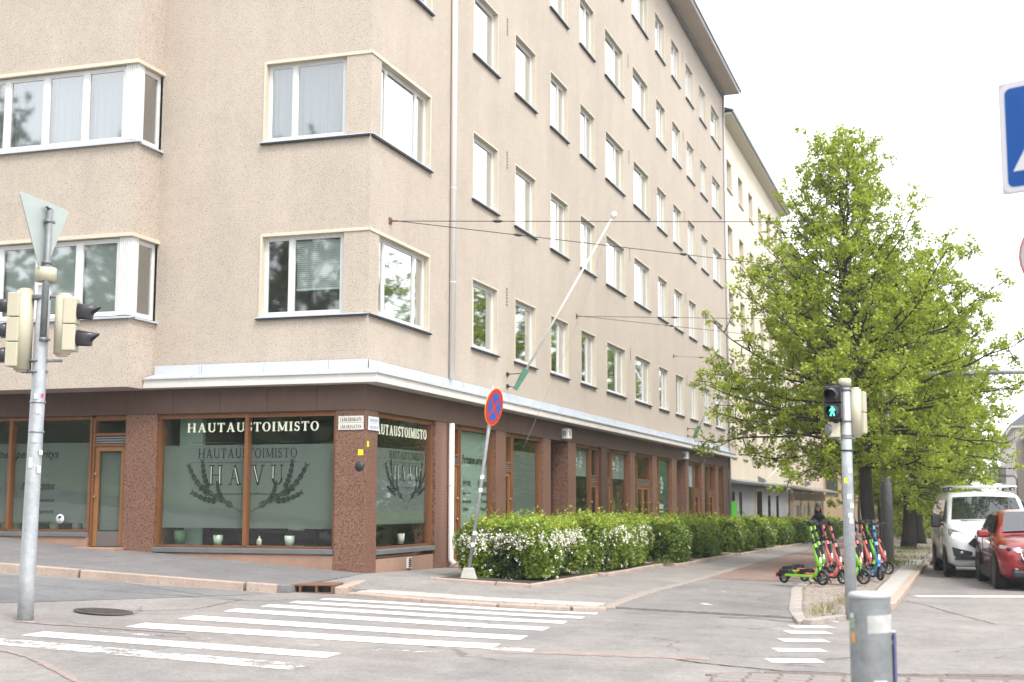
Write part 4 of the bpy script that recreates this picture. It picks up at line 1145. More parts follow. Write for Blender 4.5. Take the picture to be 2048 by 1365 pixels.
# pots, vases and a sofa behind the glass
m_pot = M('pale_celadon_pot', (.50,.58,.48), .4); m_potg = M('green_pot', (.10,.20,.10), .5); m_potb = M('beige_pot', (.40,.38,.27), .6)
def pot(x, y, z, r, h, mat, label, plant=0, seed=0):
    t = thing('plant_pot' if plant else 'flower_pot', label, 'pot', (x, y, z))
    MB().lathe([(.0,0), (r*.72,0), (r*.95,h*.55), (r,h), (r*.88,h), (r*.8,h*.8), (0,h*.8)], 18).build('pot', mat, t)
    if plant:
        rr = random.Random(seed); mb = MB()
        for i in range(plant):
            a = rr.uniform(0, 2*PI); e = rr.uniform(.3, 1.4); l = rr.uniform(.5, 1)*r*2.4
            d = Vector((math.cos(a)*math.cos(e), math.sin(a)*math.cos(e), math.sin(e))); p = Vector((0,0,h*.85)); q = p+d*l*.6; s = Vector((-d.y, d.x, 0))*r*.22; tip = p+d*l-Vector((0,0,l*.2))
            mb.add([p, q+s, tip, q-s], [(0,1,2,3)])
        mb.build('foliage', m_dkleaf, t, fix=False)
    return t
pot(-3.10, .32, .87, .092, .18, m_pot, 'small pale glazed pot on the window sill left of the mullion', 10, 1)
pot(-1.63, .32, .87, .096, .18, m_pot, 'pale glazed pot with a small plant right of the mullion', 24, 2)
pot(-3.95, .40, .87, .13, .26, m_potg, 'dark green pot with a plant at the left end of the big shop window', 26, 3)
pot(-.95, .5, .87, .18, .26, m_black, 'dark bowl of trailing plants at the right end of the big shop window', 60, 4)
for i, x in enumerate((-6.72, -6.20, -5.97)): pot(x, .36, 1.13, .125, .42, m_pot, ('tall pale green planter below the round sticker', 'tall pale green planter left of another by the wood door', 'tall pale green planter nearest the wood door')[i])
for i, x in enumerate((-7.62, -7.86)): pot(x, .36, 1.13, .125, .42, m_potb, ('beige planter close behind the left signal pole', 'beige planter at the left edge of the view')[i])
for i, y in enumerate((.78, 2.42)):
    t = pot(-.34, y, .86, .075, .20, m_plate, ('white vase with foliage beside the corner pillar', 'white vase with foliage in the side shop window near its right frame')[i], 22, 7+i)
pot(-.6, 1.7, .86, .2, .28, m_black, 'dark wide pot of ferns in the side shop window', 70, 9)
t = thing('candle_bottle', 'small white bottle on the sill right beside the mullion', 'bottle', (-2.24, .31, .87))
MB().lathe([(0,0), (.042,0), (.042,.11), (.014,.13), (.014,.17), (0,.17)], 14).build('bottle', m_plate, t); MB().box(-.03,.03,-.046,-.043,.03,.09).build('paper_label', m_potb, t)
m_sofa = M('dark_sofa_fabric', (.035,.028,.03), .9)
t = thing('sofa', 'low dark sofa inside the big shop window behind the pots', 'sofa', (-2.6, 1.5, .73))
for nm, b in (('seat', (-1.1,1.1,-.4,.4,.12,.40)), ('backrest', (-1.1,1.1,.28,.46,.40,.72)), ('armrest', (-1.28,-1.1,-.42,.46,.0,.56)), ('armrest', (1.1,1.28,-.42,.46,.0,.56))): MB().box(*b).build(nm, m_sofa, t, bevel=.05)
t = thing('magazine_rack', 'white magazine rack standing inside the shop right of the mullion', 'rack', (-1.95, 1.2, .73))
MB().box(-.16,.16,-.02,.02,0,.55).build('rack_back', m_plate, t)
for k in range(3): MB().box(-.15,.15,-.05,-.03,.08+k*.16,.21+k*.16).build('magazine', m_blind, t)

# ------------------------------------------------------------------ neighbours along the avenue
def row_building(name, label, col, y0, y1, ztop, wins, rows, hz, zf, shop, cornice=True, x=-.15):
    b = thing(name, label, 'building', (x, y0, .1))
    L0 = Vector((x, y0, .1))
    f = lambda u, v, z: (-v, u-y0, z-.1)
    holes = [(a, b_, z, z+hz) for a, b_ in wins for z in rows]
    mb = MB(); wall(mb, f, y0, y1, zf, ztop, holes)
    mb.quad(f(y1,0,0), f(y1,12,0), f(y1,12,ztop), f(y1,0,ztop)); mb.quad(f(y0,0,0), f(y0,12,0), f(y0,12,ztop), f(y0,0,ztop)); mb.quad(f(y0,12,0), f(y1,12,0), f(y1,12,ztop), f(y0,12,ztop))
    mb.build('wall', col, b)
    wm = {}
    for a, b_ in wins:
        k = round(b_-a, 2)
        if k not in wm:
            w_ = b_-a; d = .28
            rv = MB(); P = [(0,0), (w_,0), (w_,hz), (0,hz)]
            for i in range(4):
                p, q = P[i], P[(i+1) % 4]; rv.quad((p[0],0,p[1]), (q[0],0,q[1]), (q[0],d,q[1]), (p[0],d,p[1]))
            rv2 = MB(); ring(rv2, w_, hz, .07, d-.07, d+.0); rv2.box(w_*.62-.03, w_*.62+.03, d-.07, d, .07, hz-.07)
            pn = MB().quad((.05,d-.03,.05), (w_-.05,d-.03,.05), (w_-.05,d-.03,hz-.05), (.05,d-.03,hz-.05))
            sl = MB().box(-.05, w_+.05, -.06, .1, -.05, -.005); bk = MB().quad((0,1.2,0), (w_,1.2,0), (w_,1.2,hz), (0,1.2,hz))
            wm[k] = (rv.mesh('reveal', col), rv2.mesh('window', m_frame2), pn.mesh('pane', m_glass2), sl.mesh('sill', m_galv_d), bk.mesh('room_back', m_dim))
        for z in rows:
            wn = link('window', wm[k][1], b, f(a, 0, z), PI/2)
            for nm, i in (('reveal', 0), ('pane', 2), ('sill', 3), ('room_back', 4)): link(nm, wm[k][i], wn)
    if cornice:
        mb = MB(); mb.prism([(0,ztop-.1), (.55,ztop-.1+.12), (.60,ztop+.18), (0,ztop+.22)], 0, y1-y0, 'y'); mb.build('cornice', m_cornice2, b)
        MB().prism([(.66,ztop+.08), (.66,ztop+.24), (-6,ztop+2.2), (-12,ztop+.1)], -.0, y1-y0+.02, 'y').build('roof', m_roof2, b)
    return b, f
m_frame2 = M('aged_window_frame', (.40,.37,.33), .6); m_glass2 = glass_mat('dull_window_glass', (.7,.75,.75), .05, 3, .4)
m_cornice2 = M('cream_cornice', (.56,.52,.42), .7); m_roof2 = M('grey_tin_roof', (.16,.18,.20), .5, .3)
m_wall2 = M('pale_cream_render', (.66,.58,.46), .9, layers=((.3,.05),(2,.04,(1,1,.1)),(15,.03)), bump=.2)
m_wall3 = M('pale_pink_render', (.60,.49,.41), .9, layers=((.3,.06),(2,.04,(1,1,.1))), bump=.2)
m_wall4 = M('warm_yellow_render', (.50,.39,.24), .9, layers=((.4,.06),))
m_greywall = M('grey_shop_render', (.30,.30,.31), .8, layers=((.8,.1),))
W2 = [(42.4+3.72*k, 43.95+3.72*k) for k in range(6)]
b2, f2 = row_building('cream_building', 'cream rendered building with deep plain windows next to the beige corner block', m_wall2, 40.56, 64.5, 20.1, W2, [3.86+3.29*k for k in range(5)], 1.49, 2.75, True)
mb = MB(); sh = [(41.0,43.3,.9,2.2), (44.6,45.6,.75,2.2), (50.2,53.0,.3,2.3), (55.4,56.6,.5,2.1), (59.2,60.4,.5,2.1)]
wall(mb, lambda u, v, z: (-v-.02, u-40.56, z-.1), 40.56, 64.5, -1.0, 2.74, sh); mb.build('shop_wall', m_greywall, b2)
MB().prism([(0,2.50), (.50,2.48), (.52,2.58), (0,2.72)], .0, 23.9, 'y').build('canopy', m_galv_d, b2)
for i, (a, c_, z0, z1) in enumerate(sh):
    if i == 0:
        MB().box(-.02,.06, a-40.56+.02, c_-40.56, z0-.1-.5, z1-.55).build('green_window_panel', M('vivid_green_panel', (.05,.45,.015), .45), b2); MB().box(-.3,-.26, a-40.56, c_-40.56, z0-.1, z1-.1).build('shop_window', m_dim, b2)
    elif i == 2:
        MB().box(-.6,-.55, a-40.56+1.4, c_-40.56, .2, z1-.1).build('doorway', m_black, b2); MB().box(-.5,.04, a-40.56, a-40.56+.25, .2, z1-.1).build('doorway_pillar', m_wall4, b2); MB().box(-.45,-.40, a-40.56+.25, a-40.56+1.4, .2, z1-.1).build('door', m_wall4, b2)
        MB().box(-.3,.04, a-40.56, c_-40.56, z1-.1, z1+.08).build('door_lintel', m_wall4, b2)
    else: MB().box(-.3,-.26, a-40.56, c_-40.56, z0-.1, z1-.1).build('shop_window', m_dim, b2)
W3 = [(65.9+3.95*k, 67.3+3.95*k) for k in range(6)]
b3, f3 = row_building('pink_building', 'pale pink rendered building with a shop awning beyond the cream one', m_wall3, 64.52, 89.4, 18.0, W3, [4.0+3.2*k for k in range(4)], 1.7, -1.0, True, x=-.10)
MB().box(.0,.10,.3,24,.3,2.45).build('shop_front', M('dark_shop_glass', (.06,.055,.05), .15), b3)
MB().box(.01,.22,.2,24,1.75,2.25).build('shop_sign_board', M('brown_sign_board', (.09,.06,.05), .5), b3)
MB().prism([(0,2.75), (1.35,2.45), (1.35,2.35), (0,2.55)], 1.5, 24.2, 'y').build('awning', M('striped_grey_awning', (.27,.23,.20), .8, layers=((3,.3,(1,6,1)),)), b3)
for k in range(5): MB().box(.10,.14,1.5+k*5.2,1.62+k*5.2,.2,2.4).build('shop_mullion', m_frame2, b3)
for k in range(9): MB().box(.102,.12,2.2+k*2.3,3.3+k*2.3,.5+.2*(k % 3),1.4).build('display_item', [m_wall3, m_dim, m_blind][k % 3], b3)
# projecting yellow wing facing the junction
b4 = thing('yellow_building', 'warm yellow house projecting beyond the pink building with dark green shutters', 'building', (3, 92, .1))
mb = MB(); wins4 = [(x, x+.95, z, z+1.5) for x in (-3.1, .7, 2.9) for z in (2.3, 5.1, 8.0, 11.0)]
wall(mb, FL, -4, 5.2, -1.5, 15, wins4); mb.quad((5.2,0,-1.5), (5.2,14,-1.5), (5.2,14,15), (5.2,0,15)); mb.quad((-4,14,0), (5.2,14,0), (5.2,14,15), (-4,14,15)); mb.build('wall', m_wall4, b4)
for a, c_, z0, z1 in wins4:
    o = MB().box(a, c_, -.05, .06, z0, z1).build('shutter', M('dark_green_shutter', (.045,.06,.035), .7), b4); MB().box(a-.05, c_+.05, -.08, .02, z0-.08, z0-.01).build('sill', m_galv_d, o)
MB().prism([(-4.4,15), (5.6,15), (.6,17.5)], -.4, 14, 'y').build('roof', m_roof2, b4)
# far side of the avenue: two blocks seen past the trees
def far_block(name, label, wallm, x0, x1, y0, y1, h, cols, rows, wmat, frame, zr=3.1):
    b = thing(name, label, 'building', (x0, y0, 0))
    mb = MB(); W = x1-x0; D = y1-y0
    ws = [(u, u+1.3, z, z+1.7) for u in np.linspace(1.0, D-2.3, cols) for z in [1.6+zr*k for k in range(rows)]]
    wall(mb, lambda u, v, z: (v, u, z), 0, D, -1.5, h, ws); mb.quad((0,0,-1.5), (W,0,-1.5), (W,0,h), (0,0,h)); mb.quad((W,0,0), (W,D,0), (W,D,h), (W,0,h)); mb.quad((0,D,0), (W,D,0), (W,D,h), (0,D,h)); mb.build('wall', wallm, b)
    pm = MB().quad((.12,0,0), (.12,1.3,0), (.12,1.3,1.7), (.12,0,1.7)).mesh('pane', wmat)
    fm = MB(); fm.box(.04,.11,0,.08,0,1.7); fm.box(.04,.11,1.22,1.3,0,1.7); fm.box(.04,.11,.62,.68,.08,1.62); fm.box(.04,.11,.08,1.22,1.62,1.7); fm.box(.04,.11,.08,1.22,0,.08); fm = fm.mesh('window', frame)
    for a, c_, z0, z1 in ws:
        o = link('window', fm, b, (0, a, z0)); link('pane', pm, o)
    mb = MB(); mb.box(-.35, W+.2, -.2, D+.2, h, h+.35); mb.build('cornice', m_cornice2, b)
    rf = MB().prism([(-.5,h+.35), (W+.4,h+.35), (W*.75,h+3.0), (W*.25,h+3.0)], -.3, D+.3, 'y').build('roof', m_roof2, b)
    for k in range(4): MB().box(W*.28,W*.28+.7, 2+k*D/4.2, 3+k*D/4.2, h+2.4, h+4.0).build('chimney', M('chimney_render', (.30,.30,.32), .9) if k == 0 else bpy.data.materials['chimney_render'], rf)
    return b
m_wall5 = M('pale_grey_pink_render', (.42,.37,.35), .9, layers=((.3,.06),)); m_wall6 = M('apricot_render', (.52,.40,.27), .9, layers=((.3,.06),)); m_winfar = M('far_window_glass', (.10,.13,.15), .1)
far_block('grey_far_building', 'pale grey building far down the avenue behind the white van', m_wall5, 16.2, 28, 124, 170, 9.4, 9, 3, m_winfar, M('grey_green_frame', (.30,.36,.36), .6))
far_block('apricot_far_building', 'apricot building with small windows at the far right edge', m_wall6, 17.0, 30, 98, 123.5, 8.1, 6, 3, m_winfar, m_frame2, 2.4)
# across the avenue, outside the frame but mirrored in the windows
b7 = thing('opposite_building', 'long plain block across the avenue mirrored in the lower windows', 'building', (34, 10, -.2))
mb = MB(); ws = [(u, u+1.5, z, z+1.7) for u in np.linspace(2, 56, 16) for z in (2, 5.2, 8.4, 11.6)]
wall(mb, lambda u, v, z: (v, u, z), 0, 60, 0, 14.5, ws); mb.quad((0,0,0), (10,0,0), (10,0,14.5), (0,0,14.5)); mb.quad((0,60,0), (10,60,0), (10,60,14.5), (0,60,14.5)); mb.build('wall', m_wall5, b7)
for a, c_, z0, z1 in ws: MB().quad((.15,a,z0), (.15,c_,z0), (.15,c_,z1), (.15,a,z1)).build('window', m_winfar, b7, fix=False)
MB().prism([(-.5,14.5), (10.5,14.5), (5,17)], -.3, 60.3, 'y').build('roof', m_roof2, b7)

# ------------------------------------------------------------------ vegetation
def leaf_quads(c, size, rng, flat=.55):
    n = len(c)
    nrm = rng.normal(size=(n,3)); nrm[:, 2] += flat*1.6; nrm /= np.linalg.norm(nrm, axis=1, keepdims=True)
    t = rng.normal(size=(n,3)); t -= nrm*(t*nrm).sum(1, keepdims=True); t /= np.linalg.norm(t, axis=1, keepdims=True)
    b = np.cross(nrm, t); s = (size*rng.uniform(.6, 1.25, n))[:, None]
    v = np.stack([c - t*s*.5, c + b*s*.42 + nrm*s*.10, c + t*s*.55, c - b*s*.42 + nrm*s*.10], 1).reshape(-1, 3)
    f = np.arange(4*n).reshape(n, 4)
    return v, f

def grow(seed, H, zc, env, lean=(0,0), r0=.26, n_prim=64, leaf=.115, per=9, dens=1., up0=12, up1=62, trunk_split=0):
    """trunk, limbs and twigs (one MB) and leaf centres of a broadleaf tree of height H with crown radius env(z)"""
    rr = random.Random(seed); rng = np.random.default_rng(seed)
    mb = MB(); leaves = []
    def T(z):
        k = z/H
        return Vector((lean[0]*k**1.3 + .07*math.sin(z*1.1+seed), lean[1]*k**1.3+.06*math.cos(z*.9+seed*2), z))
    zs = np.linspace(0, H*.985, 16)
    def tr(z): return max(.012, r0*(1-(z/H))**.85 + (.10*max(0, 1-z/.5) if z < .5 else 0))
    mb.tube([T(z)-Vector((0,0,.15 if z == 0 else 0)) for z in zs], [tr(z) for z in zs], 10)
    for i in range(n_prim):
        k = (i+.5)/n_prim
        z0 = zc + (H*.95-zc)*(k**1.15)
        az = i*2.39996 + rr.uniform(-.35, .35)
        el = R(up0 + (up1-up0)*k + rr.uniform(-10, 10))
        rad = env(z0 + .40*env(z0))*rr.uniform(.76, 1.12)
        if rad < .15: rad = .2
        dz = rad*math.tan(el)
        if z0+dz > H: rad *= .75; dz = max(.15, (H-z0)*rr.uniform(.55, 1.0))
        p0 = T(z0); p2 = p0+Vector((math.cos(az)*rad, math.sin(az)*rad, dz)); p1 = p0+Vector((math.cos(az)*rad*.55, math.sin(az)*rad*.55, dz*.30))
        n = 7; pts = [p0*((1-t)**2)+p1*(2*t*(1-t))+p2*(t*t) for t in [j/n for j in range(n+1)]]
        for j in range(1, n): pts[j] += Vector((rr.uniform(-.06,.06), rr.uniform(-.06,.06), rr.uniform(-.06,.06)))*(.6+rad*.2)
        L_ = sum((pts[j+1]-pts[j]).length for j in range(n))
        rb_ = min(tr(z0)*.42, .012+L_*.0082)
        mb.tube(pts, [rb_*(1-j/n*.82) for j in range(n+1)], 5, caps=False)
        ns = max(3, int(L_*2.7*dens))
        for s in range(ns):
            t = .22+.78*(s+rr.random())/ns; jf = min(n-1, int(t*n)); q = pts[jf].lerp(pts[jf+1], t*n-jf if t*n-jf < 1 else 1)
            d = (pts[jf+1]-pts[jf]).normalized(); rv = Vector((rr.gauss(0,1), rr.gauss(0,1), rr.gauss(.25,.7))).normalized()
            sd = (d*.75+rv).normalized(); sl = (.30+.30*L_*(1.05-t))*rr.uniform(.6, 1.15)
            e = q+sd*sl+Vector((0,0,.12*sl)); m_ = q.lerp(e, .5)+Vector((rr.uniform(-.05,.05), rr.uniform(-.05,.05), -.03))
            mb.tube([q, m_, e], [rb_*.30+.004, rb_*.16+.003, .003], 3, caps=False, sm=False)
            nt_ = max(2, int(sl*5.5))
            for u in range(nt_):
                tt = .2+.8*(u+rr.random())/nt_; a = q.lerp(e, tt)
                td = (sd*.6+Vector((rr.gauss(0,1), rr.gauss(0,1), rr.gauss(.1,.8))).normalized()).normalized(); tl = rr.uniform(.14, .40)
                b = a+td*tl
                if u % 2 == 0: mb.tube([a, b], [.006, .002], 3, caps=False, sm=False)
                ks = rng.uniform(.15, 1.05, per)[:, None]
                leaves.append(np.array(a)[None]*(1-ks)+np.array(b)[None]*ks + rng.normal(scale=.055, size=(per,3)))
    return mb, np.concatenate(leaves)

def tree(name, label, loc, seed, H, zc, env, mat, group=None, leafsize=.115, rz=0, **kw):
    t = thing(name, label, 'tree', loc, rz, group)
    mb, lv = grow(seed, H, zc, env, **kw)
    mb.build('trunk', m_bark, t, fix=False)
    v, f = leaf_quads(lv, np.full(len(lv), leafsize), np.random.default_rng(seed+7))
    link('crown', npmesh('crown', v, f, mat), t)
    return t

ENV1 = lambda z: float(np.interp(z, [2.2,3.2,4.2,5.6,6.8,7.8,8.8,9.8,10.6,11.2], [1.3,3.0,3.9,4.2,3.8,2.75,1.85,1.0,.42,.12]))
t1 = tree('lime_tree', 'nearest lime tree, bright green with a pointed open top above the scooters', (7.90, 13.0, .08), 3, 11.0, 2.5, ENV1, m_lime, 'street trees on the verge', .082,
          lean=(-.72, 0), r0=.19, n_prim=128, per=25, dens=1.2, up0=-7, up1=66)
ENV2 = lambda z: float(np.interp(z, [2.0,3.0,4.5,6.5,8.5,10.2,11.8], [1.4,2.6,3.4,3.9,3.3,2.0,.4]))
t2 = tree('lime_tree', 'second lime tree of the row, its trunk seen right of the grey lamp post', (8.15, 33.0, S(8.15,33)+.03), 12, 11.8, 2.0, ENV2, m_lime_b, 'street trees on the verge', .135,
          r0=.27, n_prim=84, per=18, dens=1.0, up0=-16, up1=62)
t3 = tree('lime_tree', 'thin trunked lime close behind the walking signal pole', (6.75, 21.5, S(6.75,21.5)+.03), 21, 9.6, 2.9, lambda z: float(np.interp(z, [2.5,4,6,8,9.6], [1.0,2.2,2.7,1.8,.3])), m_lime_b, 'street trees on the verge', .13,
          r0=.20, n_prim=50, per=11, dens=.9, up0=0, up1=62)
labs = ['third lime trunk of the row, close behind the second', 'thick leaning lime trunk beside the white van', 'lime tree behind the van roof, lower part of the green row',
        'far lime tree low behind the white van', 'farthest lime tree before the grey far building']
for (x, y, s, rz), lb in zip([(8.3, 44, .98, 2.0), (8.75, 60, 1.12, 4.0), (9.0, 78, 1.0, 1.0), (8.9, 97, .95, 3.0), (9.0, 120, .9, 5.2)], labs):
    c = copy_tree(t2, (x, y, S(x, y)+.03), rz, lb); c.scale = (s*1.0, s*1.0, s)
for (x, y, s, rz), lb in zip([(1.5, 74, .62, .4), (3.0, 88, .7, 2.2)], ['young tree standing before the pink building', 'young tree before the yellow house']):
    c = copy_tree(t3, (x+2.2, y, S(x, y)), rz, lb); c.scale = (s,)*3; c['group'] = 'young trees by the far shops'
for (x, y, s, rz), lb in zip([(6.5, 47, .85, 1.1), (6.7, 66, .95, 2.7), (7.0, 84, .9, 4.4), (6.9, 108, 1.0, .2)], ['lime tree of the inner row behind the grey lamp post', 'second lime tree of the inner row, mostly hidden by trunks', 'third lime tree of the inner row, deep in the green tunnel', 'last lime tree of the inner row, deep in the green tunnel']):
    c = copy_tree(t3, (x, y, S(x, y)), rz, lb); c.scale = (s,)*3
bsh = tree('bush', 'low green bush between the lime trunks beside the kerb', (7.7, 52, S(7.7,52)), 41, 2.3, .1, lambda z: float(np.interp(z, [0,.8,1.6,2.3], [.9,1.2,.9,.2])), m_lime_b, 'bushes among the trunks', .10, r0=.05, n_prim=34, per=11, dens=1.6, up0=10, up1=70)
for (x, y, s), lb in zip([(7.9, 58, 1.1), (8.0, 70, 1.3), (7.6, 80, 1.4), (8.2, 92, 1.5), (7.4, 104, 1.7), (6.2, 60, .9)], ['second low bush among the trunks', 'third low bush among the trunks, farther down', 'bush farther along the trunks, before the yellow house', 'bush behind the van mirror', 'farthest bush between the trunks', 'small bush at the inner row of trunks']):
    c = copy_tree(bsh, (x, y, S(x, y)), x, lb); c.scale = (s,)*3
# trees outside the frame that the windows mirror
mir = tree('park_tree', 'dark park tree across the side street mirrored in the shop windows', (-7.0, -25.0, 1.2), 31, 12.5, 1.6, lambda z: float(np.interp(z, [1.4,3,6,9,12.5], [2.2,4.2,4.8,3.6,.6])), m_mirror, 'park trees across the side street', .15, r0=.24, n_prim=56, per=12, dens=.85)
for x, y, z, rz, s in [(-14,-25,1.8,1,1.15), (-21,-27,2.4,2,1.2), (-29,-25,3,3,1.25), (-1.5,-31,.8,4,.95), (-36,-28,3.4,5,1.1), (-10.5,-32,2.5,.5,1.2), (-25,-33,3,2.5,1.2)]:
    c = copy_tree(mir, (x, y, z), rz); c.scale = (s,)*3
for x, y, rz, s in ((20,14,.3,.62), (20.5,23,1.7,.70), (20,32,3,.66), (20.4,41,4.2,.74), (20,50,5.5,.66), (20.3,59,.9,.72), (20,68,2.2,.68), (20.5,77,3.6,.72), (20,86,5,.7), (25,18,1,.9), (25,40,2,.95), (25,62,3,.9)):
    c = copy_tree(mir, (x, y, -.9*s-.2), rz, 'leafy tree across the avenue mirrored in the lower windows'); c['group'] = 'trees across the avenue'; c.scale = (s*1.25, s*1.25, s)
bank = strip('grass_bank', [(-60,-17.5,4.2), (-22,-17.0,2.4), (-9,-15.6,1.1), (-2.6,-14.6,.5), (-.5,-18,.5)], [(-60,-45,8.5), (-22,-42,6.5), (-9,-40,4.5), (-2.6,-38,2.6), (1,-36,1.4)], M('park_grass', (.085,.12,.03), 1., layers=((1.2,.3),(9,.3))), 40, 10, skirt=0)

# clipped flowering hedges in stone-edged beds
def hedge(label, x0, x1, y0, y1, zb, zt, seed, mat, n, nf, leaf=.052, rnd=6):
    t = thing('hedge', label, 'hedge', ((x0+x1)/2, (y0+y1)/2, zb), 0, 'spirea hedges along the shop fronts')
    rng = np.random.default_rng(seed); lx, ly, h = (x1-x0)/2, (y1-y0)/2, zt-zb
    ph = rng.uniform(0, 6.28, 12)
    def bump(p): return .075*np.sin(p[:,1]*3.1+ph[0])*np.cos(p[:,2]*2.7+ph[1]) + .07*np.sin(p[:,0]*4.3+ph[2]+p[:,1]*1.9) + .05*np.sin(p[:,1]*7.3+ph[3])*np.sin(p[:,2]*6+ph[4]+p[:,0]*5) + .04*np.sin(p[:,0]*11+p[:,1]*9+ph[5])*np.sin(p[:,2]*12+ph[6])
    def surf(m):
        """points on a rounded box shell with outward normals, denser on top and the sides that show"""
        d = rng.normal(size=(m,3)); d[:, 2] = np.abs(d[:, 2])*.9 - .25*(rng.random(m) < .35); d /= np.linalg.norm(d, axis=1, keepdims=True)
        k = 5.0
        S_ = (np.abs(d[:,0]/lx)**k + np.abs(d[:,1]/ly)**k + np.abs(d[:,2]/(h*.60))**k)**(-1/k)
        p = d*S_[:, None]; 
        nn = np.stack([np.sign(d[:,0])*np.abs(p[:,0]/lx)**(k-1), np.sign(d[:,1])*np.abs(p[:,1]/ly)**(k-1), np.sign(d[:,2])*np.abs(p[:,2]/(h*.6))**(k-1)], 1); nn /= np.linalg.norm(nn, axis=1, keepdims=True)+1e-9
        p[:, 2] += h*.40
        return p, nn
    # even area sampling on the box
    def boxpts(m):
        A = np.array([2*ly*h*1., 2*ly*h*1., 2*lx*h, 2*lx*h, 4*lx*ly]); fidx = rng.choice(5, m, p=A/A.sum())
        u, w_ = rng.uniform(-1, 1, m), rng.uniform(-1, 1, m); p = np.zeros((m,3)); nn = np.zeros((m,3))
        for k, (ax, sg) in enumerate(((0,1),(0,-1),(1,1),(1,-1),(2,1))):
            q = fidx == k
            if ax == 0: p[q] = np.stack([np.full(q.sum(), sg*lx), u[q]*ly, (w_[q]+1)/2*h], 1)
            elif ax == 1: p[q] = np.stack([u[q]*lx, np.full(q.sum(), sg*ly), (w_[q]+1)/2*h], 1)
            else: p[q] = np.stack([u[q]*lx, w_[q]*ly, np.full(q.sum(), h)], 1)
            nn[q, ax] = sg
        # round the edges: pull towards a superellipse
        r_ = np.maximum(np.abs(p[:,0])/lx, 0)**rnd + np.maximum(np.abs(p[:,1])/ly, 0)**(rnd*max(1, ly/lx)) + np.abs((p[:,2]/h))**(rnd+1)
        p *= (np.maximum(r_, 1)**(-1/(rnd+.5)))[:, None]*np.array([1,1,.5])+np.array([0,0,.5])
        taper = 1-.16*np.clip(.45-p[:,2]/h, 0, 1)/.45; p[:,0] *= taper; p[:,1] *= 1-(1-taper)*lx/ly
        return p, nn
    p, nn = boxpts(n)
    depth = np.abs(rng.normal(scale=.075, size=n)) - .02
    p = p + nn*bump(p)[:, None] - nn*depth[:, None] + rng.normal(scale=.02, size=(n,3)); p[:, 2] = np.maximum(p[:, 2], .03)
    # young upright shoots on the top
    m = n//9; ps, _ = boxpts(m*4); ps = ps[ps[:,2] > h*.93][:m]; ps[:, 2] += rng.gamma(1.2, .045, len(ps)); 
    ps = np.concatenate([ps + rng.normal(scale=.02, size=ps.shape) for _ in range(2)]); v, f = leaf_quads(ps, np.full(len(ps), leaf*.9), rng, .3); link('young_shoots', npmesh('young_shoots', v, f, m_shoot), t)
    v, f = leaf_quads(p, np.full(len(p), leaf), rng, .3)
    link('foliage', npmesh('foliage', v, f, mat), t)
    core = MB(); rr = random.Random(seed)
    for i in range(int(70*ly)):
        a = Vector((rr.uniform(-.5,.5)*lx, rr.uniform(-.9,.9)*ly, 0)); b = a+Vector((rr.uniform(-.5,.5)*lx, rr.uniform(-.3,.3), h*rr.uniform(.6, .93))); core.tube([a, (a+b)/2+Vector((0,0,.05)), b], [.010,.007,.003], 3, caps=False)
    core.build('stems', m_bark, t, fix=False)
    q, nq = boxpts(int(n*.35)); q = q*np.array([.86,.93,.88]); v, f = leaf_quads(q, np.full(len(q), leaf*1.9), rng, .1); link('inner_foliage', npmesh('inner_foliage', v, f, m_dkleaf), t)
    if nf:
        # flat white flower heads strung along arching sprays
        pf, nfm = boxpts(nf*14); bias = np.exp(-((pf[:,2]/h-.80)/.16)**2)*.9 + .07
        patch = .5+.5*np.sin(pf[:,1]*2.3+ph[7]+pf[:,0]*1.7)*np.sin(pf[:,2]*3+ph[8])
        keep = rng.random(len(pf)) < bias*np.where(nfm[:,2] > .5, .22, 1)*(patch*.8+.2)
        pf, nfm = pf[keep][:nf], nfm[keep][:nf]
        pf = pf + nfm*(bump(pf)+.035)[:, None]
        C_ = []; 
        for c, nv in zip(pf, nfm):
            k = rng.integers(4, 11); dirv = np.array([rng.normal()*.35, rng.normal()*.35, -1])*.085
            tt = rng.random((k,1)); C_.append(c[None]+tt*dirv[None]*rng.uniform(.3, 1)+rng.normal(scale=.014, size=(k,3)))
        C_ = np.concatenate(C_); v, f = leaf_quads(C_, np.full(len(C_), .038), rng, .9)
        link('blossom', npmesh('blossom', v, f, m_flower), t)
    return t
def zg(x, y): return S(x, y)+.075+.06*max(0, (3.0-x)/3.0)
HED = [('first flowering hedge by the no-stopping sign, covered in white blossom', 1.30, 2.86, 1.0, 4.25, 1.22, m_hedge, 44000, 1050, .052, 6),
 ('second hedge from the corner, white blossom along its upper edge', 1.55, 3.0, 5.1, 10.2, 1.22, m_hedge, 42000, 640, .056, 6),
 ('third shrub from the corner, a rounded green block with hardly any blossom', 1.9, 3.4, 10.9, 13.0, 1.17, m_hedge_b, 22000, 36, .066, 4),
 ('fourth shrub, long rounded green block in front of the dark printed panel', 1.9, 3.4, 13.9, 18.2, 1.12, m_hedge_b, 26000, 24, .070, 3.4),
 ('fifth rounded shrub, before the end of the beige building', 2.1, 3.5, 19.8, 24.2, 1.02, m_hedge_b, 20000, 60, .080, 3.2),
 ('sixth rounded shrub, in front of the bright green panel', 2.1, 3.5, 25.9, 29.4, .95, m_hedge_b, 16000, 60, .09, 3.4),
 ('seventh rounded shrub, in front of the grey shop front', 2.2, 3.6, 31.0, 35.0, .88, m_hedge_b, 15000, 40, .10, 3.4),
 ('eighth rounded shrub, left of the cyclist', 2.3, 3.7, 37.0, 42.2, .80, m_hedge_b, 14000, 40, .11, 3.4),
 ('last visible shrub far down, behind the cyclist', 2.6, 4.1, 44, 54, .74, m_hedge_b, 14000, 30, .12, 3.4)]
